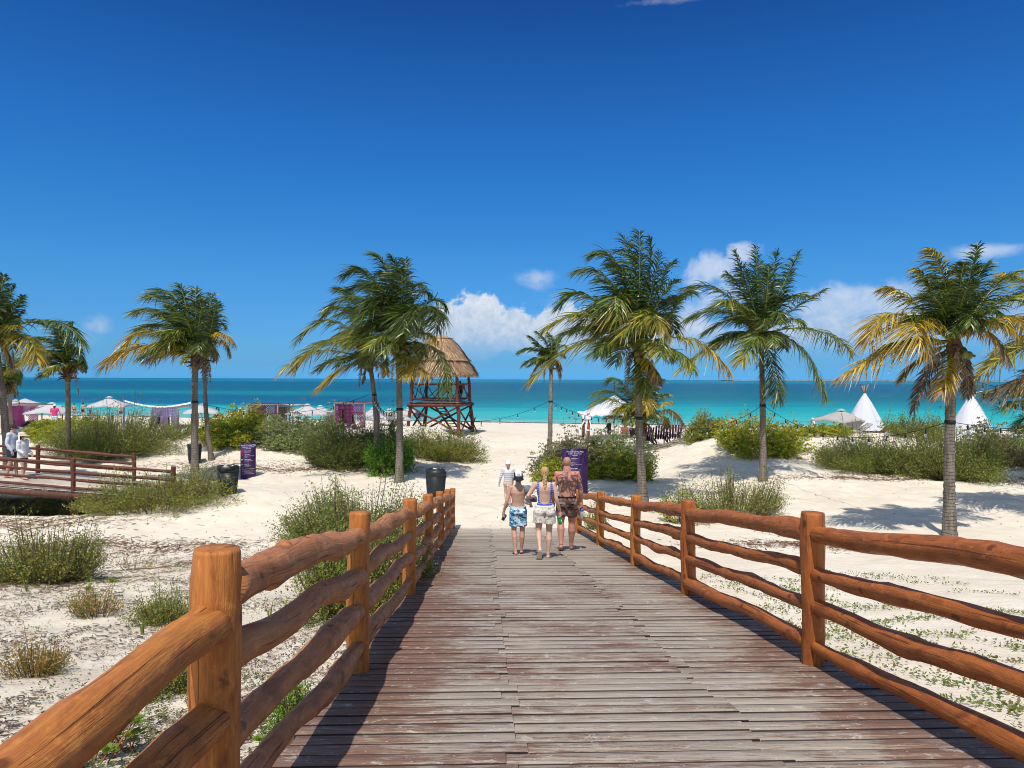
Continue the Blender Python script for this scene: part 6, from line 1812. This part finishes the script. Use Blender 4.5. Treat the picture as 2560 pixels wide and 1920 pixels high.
def cap(root, hc, H, col, brim='front', panel=None, hs=1.0, tilt=0.0, name='cap'):
    s = MB(); r_ = .0495 * H * hs
    n = 20; rws = []
    for q in range(8):
        ph = q / 7 * math.radians(96)
        rws.append([tuple(hc + Vector((r_ * math.sin(ph) * math.cos(j * 2 * math.pi / n) * .98, (.058 * H * hs) * math.sin(ph) * math.sin(j * 2 * math.pi / n) - .006 * H, .012 * H + .060 * H * hs * math.cos(ph)))) for j in range(n)])
    s.sheet(rws, closed=True)
    me = s.mesh(name, True)
    paint(me, (lambda V: np.where((panel(V))[:, None], np.array((.78, .78, .80)), np.array(col)) * np.ones((len(V), 1))) if panel else flat(col))
    o = link(name, me, M['cloth'], root)
    sg = 1 if brim == 'front' else -1
    b = MB(); rws = []
    for q in range(4):
        rr_ = 1.0 + .16 * q
        rws.append([tuple(hc + Vector((r_ * 1.02 * math.cos(a) * (1 + .06 * q), sg * (.058 * H * hs * math.sin(a) * (rr_ + .22 * q * math.sin(a))) - .006 * H, .008 * H - (.006 if sg > 0 else .013) * q * H * (1 - .0)))) for a in np.linspace(.35, math.pi - .35, 11)])
    b.sheet(rws); b.sheet([[(p[0], p[1], p[2] - .004 * H) for p in r__] for r__ in rws])
    me = b.mesh('brim', True); paint(me, flat(col)); link('brim', me, M['cloth'], o)
    return o


def hairshell(root, hc, H, col, hs=1.0, length=0.0, name='hair', vox=.008):
    def fn(s):
        s.ball(hc + Vector((0, -.010, .013)) * H, (.050 * H * hs, .056 * H * hs, .056 * H * hs), 16, 10)
        s.ball(hc + Vector((0, -.024, -.010)) * H, (.046 * H * hs, .040 * H * hs, .050 * H * hs), 14, 8)
        if length: s.tube([hc + Vector((0, -.034, -.02)) * H, hc + Vector((0, -.04, -.06)) * H, hc + Vector((0, -.045, -.06 - length)) * H], [.036 * H * hs, .034 * H, .016 * H], 10)
    c = np.array(col)
    return garment(root, name, fn, M['cloth'], vox, lambda V: c * (.65 + .8 * vnoise(V[:, 0] * 160, V[:, 2] * 14))[:, None])


def soles(root, J, H, col, thick=.014, wid=.030, name='sandal', upper=None):
    for q in 'LR':
        c, toe = J['ank' + q], J['toe' + q]; kn = J['knee' + q]; d = (c - kn).normalized(); f = (toe - c).normalized()
        heel = c + d * .046 * H - f * .016 * H; tip = toe + f * .040 * H
        dn = f.cross(Vector((1, 0, 0))).normalized(); dn = dn if dn.dot(d) > 0 else -dn
        s = MB(); pts = [heel - f * .012 * H, heel + f * .01 * H, heel.lerp(tip, .35) , heel.lerp(tip, .72), tip, tip + f * .008 * H]
        rws = []
        for k, (p, w_) in enumerate(zip(pts, (.012, .024, .022, .030, .024, .008))):
            lat = f.cross(dn).normalized() * w_ * H * (wid / .030); o_ = dn * (.004 * H)
            rws.append([tuple(p + lat + o_), tuple(p + lat + o_ + dn * thick * H), tuple(p - lat + o_ + dn * thick * H), tuple(p - lat + o_)])
        s.sheet(rws, closed=True); s.add(rws[0], [(0, 1, 2, 3)]); s.add(rws[-1], [(3, 2, 1, 0)])
        me = s.mesh(name); paint(me, flat(col)); me.polygons.foreach_set('use_smooth', np.zeros(len(me.polygons), bool)); link(name, me, M['cloth'], root)


def deckpos(u, v):
    """foot point on the ramp under a view pixel"""
    d = pix_dir(u, v); k = (CH - 3.84) / (-d.z - .142 * d.y) if True else 0
    # CH + d.z k = 3.84 - .142 d.y k
    return Vector((d.x * k, d.y * k, CH + d.z * k))


RAMPZ = -.142
# --- the man: shirtless, tattooed back -----------------------------------
H = 1.84; pm_ = deckpos(1224, 1189)
r = np.random.default_rng(77)
strokes = []
for k in range(44):
    side_ = r.choice([-1, 1]); cx = r.uniform(.01, .15) * side_; cz = r.uniform(1.06, 1.50); a = r.uniform(0, 6.28); L = r.uniform(.06, .16); cu = r.uniform(-9, 9); w = r.uniform(.006, .014)
    for q in np.linspace(0, 1, 12):
        aa = a + cu * q * L; cx += math.cos(aa) * L / 12; cz += math.sin(aa) * L / 12; strokes.append((cx, cz, w * math.sin(math.pi * min(.95, q + .05)) + .002))
for (cx, cz, a, L, w) in [(-.02, 1.47, -1.9, .26, .030), (.08, 1.46, -1.4, .24, .026), (.03, 1.36, -2.6, .22, .026), (.06, 1.30, -.8, .2, .02), (-.10, 1.17, .1, .09, .026), (.02, 1.25, -1.2, .22, .02), (.10, 1.12, -1.7, .12, .016), (-.05, 1.32, 3.4, .12, .022), (.14, 1.4, -1.2, .2, .018)]:
    for q in np.linspace(0, 1, 16):
        strokes.append((cx + math.cos(a + q * .9) * L * q, cz + math.sin(a + q * .9) * L * q, w * (1.05 - q * .85)))
ST = np.array(strokes)


def man_skin(V):
    base = np.array((.50, .235, .165)) * np.ones((len(V), 1))
    n = fbm(V[:, 0] * 8 + 30, V[:, 2] * 8 + 30, 3)
    base = base * (1 + (n - .5)[:, None] * .3)
    red = sstep(V[:, 2], 1.25, 1.5) * (1 - sstep(V[:, 2], 1.52, 1.60)); base = base * (1 - red[:, None] * np.array((-.03, .20, .22)))
    back = (V[:, 1] < .03) & (V[:, 2] > 1.03) & (V[:, 2] < 1.53) & (np.abs(V[:, 0]) < .20)
    d = np.full(len(V), 9.0); idx = np.nonzero(back)[0]
    if len(idx):
        dx = V[idx, 0][:, None] - ST[:, 0]; dz = V[idx, 2][:, None] - ST[:, 1]; dd = np.sqrt(dx * dx + dz * dz) - ST[:, 2]; d[idx] = dd.min(1)
    # sleeve tattoo on the right upper arm and a small one on the left
    arm = (V[:, 0] > .185) & (V[:, 2] > 1.17) & (V[:, 2] < 1.50)
    an = vnoise(V[:, 2] * 24 + V[:, 1] * 30, V[:, 0] * 22 + V[:, 2] * 13); d = np.where(arm & (np.abs(an - .5) < .13), -.004, d)
    arm = (V[:, 0] < -.185) & (V[:, 2] > 1.34) & (V[:, 2] < 1.48); d = np.where(arm & (an > .55), -.004, d)
    k = (1 - sstep(d, -.003, .005)) * (.86 + .2 * (n - .5)); ink = np.array((.045, .040, .042))
    base = base * (1 - k[:, None]) + ink * k[:, None]
    stub = sstep(V[:, 2], 1.66, 1.70) * (1 - sstep(V[:, 2], 1.76, 1.80)); base = base * (1 - .22 * stub[:, None])
    return base


dz = lambda y: RAMPZ * y / 1.0
man, mb_, mme, J, hc, sp, _ = person('bald shirtless man with a black tattoo over his back, in brown patterned shorts', pm_, .04, H,
    dict(hipL=(-.052, 0, .515), kneeL=(-.062, .020, .292), ankL=(-.066, -.062, .075), toeL=(-.074, .022, .020), hipR=(.052, 0, .515), kneeR=(.058, .035, .283), ankR=(.056, .062, .040), toeR=(.074, .155, -.010),
         shL=(-.110, -.004, .808), shR=(.110, -.004, .808), elL=(-.142, -.005, .640), wrL=(-.140, .060, .50), elR=(.145, -.010, .640), wrR=(.158, .045, .505), hdR=(.10, .05, -1), hdL=(0, .3, -1)), skinf=man_skin, bulk=1.04, grip=('R',), voxel=.0085)


def man_short(V):
    a = V[:, 2] * 26 + np.sin(V[:, 0] * 22) * 1.2 + V[:, 0] * 14; n = fbm(V[:, 0] * 12 + a * .25 + 60, a * 1.1 + 60, 4)
    c = lerp3(np.tile((.085, .048, .040), (len(V), 1)), np.tile((.30, .205, .170), (len(V), 1)), (n - .44) / .16)
    c[V[:, 2] > H * .562] = (.012, .010, .012)
    pocket = (V[:, 0] > .06) & (V[:, 0] < .13) & (V[:, 2] > .90) & (V[:, 2] < .94) & (V[:, 1] < 0); c[pocket] = (.01, .01, .012)
    return c


shorts(man, J, sp, H, .578, .362, 1.07, man_short, voxel=.010)
# what he carries
w = J['wrR']; bt = thing('water_bottle', 'half-clear plastic water bottle with a blue cap in the shirtless man\'s right hand', 'bottle', pm_ + Vector((w.x + .012, w.y + .03, w.z - .13 * 1)) )
s = MB(); s.tube([(0, 0, z_) for z_ in (-.19, -.185, -.06, -.02, 0, .02)], [.030, .035, .035, .031, .016, .014], 14); s.build('bottle', M['bottle_clear'], bt, smooth=True)
s = MB(); s.tube([(0, 0, -.055), (0, 0, .0)], .0365, 14); s.build('wrapper', M['cap_blue'], bt); s = MB(); s.tube([(0, 0, .012), (0, 0, .035)], .018, 12); s.build('cap', M['cap_blue'], bt)

# --- the woman ------------------------------------------------------------
H = 1.61; pw = deckpos(1176, 1206)
wom, wb_, wme, J, hc, sp, _ = person('blonde woman with a braid in a striped blue swimsuit and cream lace shorts', pw, -.03, H,
    dict(hipL=(-.054, 0, .515), kneeL=(-.066, -.010, .292), ankL=(-.052, -.150, .150), toeL=(-.060, -.118, .042), hipR=(.054, 0, .515), kneeR=(.050, .020, .283), ankR=(.040, .000, .040), toeR=(.052, .100, .010),
         shL=(-.098, -.004, .805), shR=(.098, -.004, .805), elL=(-.185, -.030, .672), wrL=(-.150, .100, .640), elR=(.128, -.030, .640), wrR=(.168, .035, .500), hdL=(.2, 1, .1), hdR=(.10, .1, -1)), skin=(.60, .385, .285), fem=True, grip=('R', 'L'), voxel=.0085)


def suit_col(V):
    st = (np.sin(V[:, 2] / H * 2 * math.pi / .022) > .35); c = np.tile((.045, .10, .46), (len(V), 1)); c[st] = (.24, .33, .66); return c


def suit_mask(C):
    x, y_, z = C[:, 0], C[:, 1], C[:, 2] / H
    tor = (z > .55) & (z < .835) & (np.abs(x) < .112 * H)
    scoop = (y_ < .0) & (z > .595) & ((np.abs(x) / (.060 * H + .0 * z)) ** 2.2 < 1.0 - np.clip((.665 - z) / .072, 0, 1) ** 2)
    strap = (z > .77) & ~((np.abs(x) > .058 * H) & (np.abs(x) < .084 * H)) & (y_ > -.08 * H)
    arm = (np.abs(x) > .090 * H) & (z > .745)
    return tor & ~scoop & ~strap & ~arm & ~((np.abs(x) > .098 * H))


shell(wme, suit_mask, .004, suit_col, 'swimsuit', wom, M['cloth'])


def lace(V):
    n = vnoise(V[:, 0] * 75 + 20, V[:, 2] * 75 + 20); n2 = vnoise(V[:, 0] * 30 + 9, V[:, 2] * 34); c = lerp3(np.tile((.34, .30, .25), (len(V), 1)), np.tile((.70, .66, .58), (len(V), 1)), (n * .7 + n2 * .5 - .38) / .14)
    c[V[:, 2] > H * .567] = (.74, .70, .62); return c


shorts(wom, J, sp, H, .580, .385, 1.13, lace, voxel=.010, flare=1.13, fem=True)
hairshell(wom, hc, H, (.40, .26, .11), 1.0)
s = MB(); pts = [hc + Vector((.004 * math.sin(k * 3), -.052 - .002 * k, -.030 - .0155 * k)) * H for k in range(11)]
for k, p in enumerate(pts):
    rr_ = (.021 - .0012 * k) * H
    if k < 8: s.ball(p + Vector((.007 * H * (1 if k % 2 else -1), 0, 0)), (rr_ * .85, rr_ * .75, rr_), 10, 6)
s.tube(pts[7:], [.011 * H, .012 * H, .009 * H, .002 * H], 8)
me = remesh(s, .006, 1); paint(me, lambda V: np.array((.46, .31, .14)) * (.55 + .9 * vnoise(V[:, 0] * 120, V[:, 2] * 60))[:, None]); link('braid', me, M['cloth'], wom)
soles(wom, J, H, (.66, .58, .45), .012)
w = J['wrR']; ct = thing('drink_can', 'bright green drink can in the blonde woman\'s right hand', 'drink can', pw + Vector((w.x + .004, w.y + .02, w.z - .165)), 0, None); ct.rotation_euler = (.15, -.08, 0)
s = MB(); s.tube([(0, 0, -.062), (0, 0, -.056), (0, 0, .052), (0, 0, .060)], [.025, .033, .033, .026], 16); s.build('body', M['can_green'], ct, smooth=True)
s = MB(); s.box((.024, -.024, .0), (.012, .004, .05)); s.build('label', M['sign_white'], ct)

# --- the boy ---------------------------------------------------------------
H = 1.54; pb = deckpos(1119, 1197)
boy, bb_, bme, J, hc, sp, _ = person('shirtless boy in a black and white cap and blue wave-print shorts', pb, .05, H,
    dict(hipL=(-.046, 0, .515), kneeL=(-.050, .000, .285), ankL=(-.030, -.045, .046), toeL=(-.036, .045, .014), hipR=(.046, 0, .515), kneeR=(.052, .025, .285), ankR=(.044, .055, .036), toeR=(.054, .15, -.006),
         shL=(-.098, -.004, .800), shR=(.098, -.004, .800), elL=(-.135, -.035, .640), wrL=(-.175, .015, .500), elR=(.135, .010, .640), wrR=(.160, .120, .560), hdL=(-.05, .2, -1), hdR=(.2, 1, -.4)),
    skin=(.56, .335, .245), child=True, grip=('L',), voxel=.0085)


def wave_short(V):
    a = fbm(V[:, 0] * 16 + 20, V[:, 2] * 42 + V[:, 0] * 12 + 20, 3); b = fbm(V[:, 0] * 20 + 70, V[:, 2] * 50 - V[:, 0] * 14 + 70, 3)
    c = np.tile((.10, .36, .55), (len(V), 1)); c[a > .53] = (.50, .72, .82); c[b > .58] = (.015, .04, .11); c[(a < .40)] = (.04, .17, .36); c[(a > .60)] = (.70, .82, .88); c[V[:, 2] > H * .567] = (.30, .50, .62)
    return c


shorts(boy, J, sp, H, .578, .335, 1.02, wave_short, voxel=.009)
hairshell(boy, hc, H, (.035, .022, .015), 1.06)
cp = cap(boy, hc, H, (.020, .020, .024), 'back', panel=lambda V: (V[:, 1] < hc.y - .008) & (V[:, 2] > hc.z + .014 * H) & (np.abs(V[:, 0]) < .040 * H), hs=1.14)
s = MB(); s.tube([hc + Vector((.016 * math.cos(a), -.073, .036 + .008 * math.sin(a))) * H for a in np.linspace(0, 2 * math.pi, 14)], .0016 * H, 4); me = s.mesh('badge'); paint(me, flat((.25, .12, .10))); link('badge', me, M['cloth'], cp)
soles(boy, J, H, (.015, .015, .016), .012)
w = J['wrL']; ct = thing('drink_can', 'dark green drink can held low in the boy\'s left hand', 'drink can', pb + Vector((w.x + .01, w.y + .02, w.z - .10))); ct.rotation_euler = (.2, .5, 0)
s = MB(); s.tube([(0, 0, -.06), (0, 0, -.054), (0, 0, .050), (0, 0, .058)], [.025, .032, .032, .025], 14); s.build('body', M['can_dark'], ct, smooth=True); s = MB(); s.tube([(0, 0, .058), (0, 0, .060)], .024, 12); s.build('lid', M['steel'], ct)
# bundled towels and bag between boy and woman
def bundle(label, u, v, Y, size, col, name, cat):
    p = at(u, v, Y); t_ = thing(name, label, cat, p)
    s = MB(); sx, sy, sz = size
    s.ball((0, 0, 0), size, 14, 10); s.ball((sx * .5, -.02, -sz * .4), (sx * .6, sy * .8, sz * .6), 12, 8); s.ball((-sx * .4, .02, sz * .3), (sx * .6, sy * .8, sz * .6), 12, 8)
    me = remesh(s, .009, 1); V = arrays(me)[0]; V = V * (1 + .12 * (fbm(V[:, 0] * 14 + 20, V[:, 2] * 22 + V[:, 1] * 20 + 20, 2)[:, None] - .5)); me.vertices.foreach_set('co', V.astype(np.float32).ravel())
    c = np.array(col); paint(me, lambda V: c * (.75 + .5 * vnoise(V[:, 0] * 30 + 9, V[:, 2] * 30 + 9))[:, None]); link('fabric', me, M['cloth'], t_); return t_


bundle('grey crumpled cap and towel carried between the boy and the woman', 1141, 1058, 12.85, (.085, .08, .085), (.17, .175, .19), 'towel', 'towel')
bundle('dark grey rolled towel tucked under the blonde woman\'s left arm', 1152, 1077, 12.8, (.07, .11, .06), (.10, .105, .12), 'towel', 'towel')
bundle('pale beige cloth bag hanging from the boy\'s right arm', 1139, 1083, 12.95, (.062, .06, .060), (.50, .42, .38), 'cloth_bag', 'bag')

# --- the girl ahead on the sand ---------------------------------------------
H = 1.50; Yg = 23.0; pg = at(1097, 1098, Yg); pg.z = g1(pg.x, pg.y)
girl, gb_, gme, J, hc, sp, _ = person('girl in a white cap and striped long-sleeved swim top walking ahead on the sand', pg, .12, H,
    dict(elL=(-.155, -.01, .655), wrL=(-.185, .035, .515), elR=(.125, .02, .64), wrR=(.12, .10, .53), ankL=(-.045, -.07, .060), kneeL=(-.05, .0, .29), kneeR=(.05, .06, .29), ankR=(.05, .03, .045), toeR=(.055, .12, .014), toeL=(-.05, .02, .015)),
    skin=(.56, .35, .26), fem=True, child=True, voxel=.012)


def stripe(V):
    s_ = V[:, 2] / H; c = np.tile((.62, .61, .63), (len(V), 1)); k = (np.sin(s_ * 2 * math.pi / .040) > .1)
    arm = np.abs(V[:, 0]) > .115 * H
    c[k & (s_ < .74)] = (.30, .37, .55); c[k & (s_ < .60)] = (.52, .37, .22); c[k & arm] = (.50, .28, .31); return c


shirt(girl, J, sp, H, stripe, bottom=.465, loose=1.0, voxel=.011, name='swim_top')
cap(girl, hc, H, (.78, .79, .82), 'front', hs=1.14)
hairshell(girl, hc + Vector((0, -.004, -.01)), H, (.30, .17, .08), 1.02, .05)

# --- couple on the left walkway ------------------------------------------------
def fpos(u, v, Y, z=None):
    p = at(u, v, Y); p.z = z if z is not None else g1(p.x, p.y); return p


Yc = 24.0; p = at(27, 1045, Yc); p.z = d2z(p.x); H = 1.80
a, _, me_, J, hc, sp, _ = person('man in a dark cap, sunglasses and pale blue long-sleeved shirt on the left walkway', p, -math.pi / 2 + .1, H,
    dict(kneeL=(-.05, .035, .285), ankL=(-.05, .045, .042), toeL=(-.055, .135, .014), ankR=(.05, -.07, .055), kneeR=(.05, -.01, .285), toeR=(.055, .02, .014), wrL=(-.125, .10, .52), wrR=(.12, .06, .50), elR=(.125, -.03, .64)), skin=(.50, .29, .22), voxel=.012, bulk=1.08)
shirt(a, J, sp, H, lambda V: np.tile((.55, .60, .70), (len(V), 1)) * (.9 + .2 * vnoise(V[:, 0] * 10 + 9, V[:, 2] * 8 + 9))[:, None], bottom=.49, loose=1.16)
shorts(a, J, sp, H, .55, .36, 1.14, flat((.020, .060, .085)))
hairshell(a, hc, H, (.05, .035, .025), 1.0, vox=.012); cap(a, hc, H, (.045, .032, .032), 'front', hs=1.08)
s = MB(); s.box(hc + Vector((0, .050, .004)) * H, (.080 * H, .010 * H, .018 * H)); [s.bar(hc + Vector((k * .044, .048, .006)) * H, hc + Vector((k * .047, -.01, .004)) * H, .003, .006) for k in (-1, 1)]; s.build('sunglasses', M['glasses'], a)
soles(a, J, H, (.05, .04, .035))
p = at(49, 1045, Yc - .15); p.z = d2z(p.x); H = 1.56
a, _, me_, J, hc, sp, _ = person('woman in a wide straw hat, loose white shirt and black shorts on the left walkway', p, -math.pi / 2 - .1, H,
    dict(kneeL=(-.05, .03, .285), ankL=(-.05, -.04, .050), toeL=(-.055, .05, .014), ankR=(.05, .06, .042), kneeR=(.05, .045, .285), toeR=(.055, .15, .014), wrR=(.12, .13, .56), elR=(.13, .0, .64), wrL=(-.12, .12, .54)), skin=(.55, .34, .25), fem=True, voxel=.012)
shirt(a, J, sp, H, lambda V: np.tile((.72, .70, .69), (len(V), 1)) * (.88 + .24 * vnoise(V[:, 0] * 12 + 9, V[:, 2] * 7 + 9))[:, None], bottom=.455, loose=1.28)
shorts(a, J, sp, H, .55, .42, 1.10, flat((.012, .012, .016))); hairshell(a, hc, H, (.03, .02, .015), 1.02, .05, vox=.012)
def straw_hat(root, hc, H, col):
    s = MB(); n = 26; R_ = [(.0, .078), (.030, .078), (.044, .068), (.052, .045), (.056, .028), (.080, .024), (.115, .012), (.118, .008)]
    s.sheet([[tuple(hc + Vector((r_ * math.cos(j * 2 * math.pi / n), r_ * 1.08 * math.sin(j * 2 * math.pi / n), z_ + .004 * math.sin(2 * j * 2 * math.pi / n) * (r_ > .06))) * H) for j in range(n)] for r_, z_ in R_], closed=True)
    me = s.mesh('straw_hat', True); paint(me, flat(col)); o = link('straw_hat', me, M['cloth'], root)
    s = MB(); s.tube([hc + Vector((0, 0, .031)) * H, hc + Vector((0, 0, .043)) * H], [.0555 * H, .0545 * H], 20, cap=False); me = s.mesh('hat_band'); paint(me, flat((.30, .20, .12))); link('hat_band', me, M['cloth'], o)
straw_hat(a, hc, H, (.60, .49, .34)); soles(a, J, H, (.25, .15, .09))

# --- people farther off ---------------------------------------------------------
SIT = dict(pelvis=(0, 0, .16), hipL=(-.05, .01, .145), hipR=(.05, .01, .145), kneeL=(-.07, .20, .25), kneeR=(.07, .20, .25), ankL=(-.07, .28, .045), ankR=(.07, .28, .045), toeL=(-.07, .36, .014), toeR=(.07, .36, .014),
           shL=(-.105, -.03, .435), shR=(.105, -.03, .435), elL=(-.14, .04, .29), elR=(.14, .04, .29), wrL=(-.10, .16, .26), wrR=(.10, .16, .26), head=(0, .0, .565))


def far_person(label, p, rz, H, top=None, bot=(.03, .04, .07), skin=(.48, .29, .21), hair=(.03, .02, .015), hat=None, fem=False, pose=None, hatk='cap', vox=.022, z=None, leg=.38, grp=None):
    a, _, me_, J, hc, sp, _ = person(label, p, rz, H, pose, skin, fem, voxel=vox, grp=grp)
    if top is not None: shirt(a, J, sp, H, flat(top), bottom=.52, sleeve='short' if hatk != 'long' else 'long', loose=1.1, voxel=vox)
    shorts(a, J, sp, H, .565, leg, 1.12, flat(bot), voxel=vox)
    if hair is not None: hairshell(a, hc, H, hair, 1.02, .05 if fem else 0, vox=.014)
    if hat is not None: cap(a, hc, H, hat, 'front', hs=1.12)
    return a


far_person('woman in a pink top and white cap facing away among the loungers', fpos(118, 905, 45.2), .2, 1.66, (.60, .06, .20), (.55, .62, .72), (.42, .26, .19), (.04, .03, .02), (.80, .80, .82), True, dict(elL=(-.16, .02, .68), wrL=(-.10, .12, .74), elR=(.17, .0, .68), wrR=(.19, .06, .58)))
far_person('shirtless man in a sun hat and black shorts standing at the water edge', fpos(68, 900, 93), .3, 1.78, None, (.02, .025, .04), hat=(.6, .56, .5), grp=None)
far_person('shirtless man in a hat and brown shorts standing at the water edge', fpos(78, 900, 94), -.3, 1.76, None, (.20, .15, .12), hat=(.55, .50, .42))
far_person('bather in black bending at the water edge', fpos(107, 900, 92), 1.2, 1.62, (.02, .02, .025), (.02, .02, .025), fem=True)
far_person('bather in dark shorts seen left of the second palm trunk', fpos(160, 900, 90), .5, 1.7, None, (.02, .02, .03))
far_person('tall shirtless bather right of the second palm trunk', fpos(179, 900, 87), -.2, 1.80, None, (.02, .02, .03))
far_person('small bather in black by the water, farther right', fpos(195, 905, 88), .2, 1.1, (.03, .03, .04), (.02, .03, .05))
far_person('bather standing in the shallows left of the purple cabana', fpos(261, 905, 80), .2, 1.66, None, (.05, .06, .09), fem=True)
far_person('bather with long hair right of the twin left palms', fpos(468, 905, 66), .4, 1.6, (.20, .05, .06), (.1, .03, .03), fem=True)
far_person('woman with long blonde hair in black beside the white canopy', fpos(1316, 930, 47.5), .9, 1.55, (.012, .012, .014), (.012, .012, .014), (.50, .33, .25), (.36, .25, .13), None, True, dict(wrL=(-.10, .18, .60), wrR=(.10, .20, .60), elL=(-.14, .06, .65), elR=(.14, .06, .65)), hatk='long')
p = fpos(1349, 935, 47.0); p.z += .27
far_person('person in a red striped shirt seated on the white bench', p, .1, 1.72, (.38, .10, .08), (.05, .05, .08), pose={k: v for k, v in SIT.items()}, hatk='x')
p = fpos(1366, 938, 46.9); p.z += .27
far_person('dark haired person in black seated on the white bench', p, -.2, 1.62, (.015, .015, .02), (.02, .02, .03), pose=dict(SIT))
far_person('sunburnt person in dark swimwear behind the round olive shrub', fpos(1554, 905, 50.5), .3, 1.6, None, (.02, .02, .03), (.48, .24, .17))
far_person('sunburnt person with light hair above the red and yellow bush', fpos(1581, 901, 51), -.2, 1.68, None, (.05, .03, .03), (.55, .26, .20), (.30, .20, .12))
far_person('person in white with a white cap left of the taupe parasol', fpos(1757, 905, 49), 1.4, 1.62, (.78, .78, .80), (.70, .70, .72), hat=(.80, .80, .82), hair=(.12, .03, .02))
zf_ = g1(-5.3, 53.4) + tw_floor + .03
far_person('dark figure standing in the watch tower, left of the other', Vector((-4.72, 53.2, zf_)), .2, 1.60, (.05, .055, .06), (.03, .03, .035), (.14, .08, .06), z=0)
far_person('dark figure leaning on the tower railing beside the back post', Vector((-3.95, 54.2, zf_)), -.4, 1.52, (.10, .05, .045), (.02, .02, .03), (.16, .09, .07), z=0)
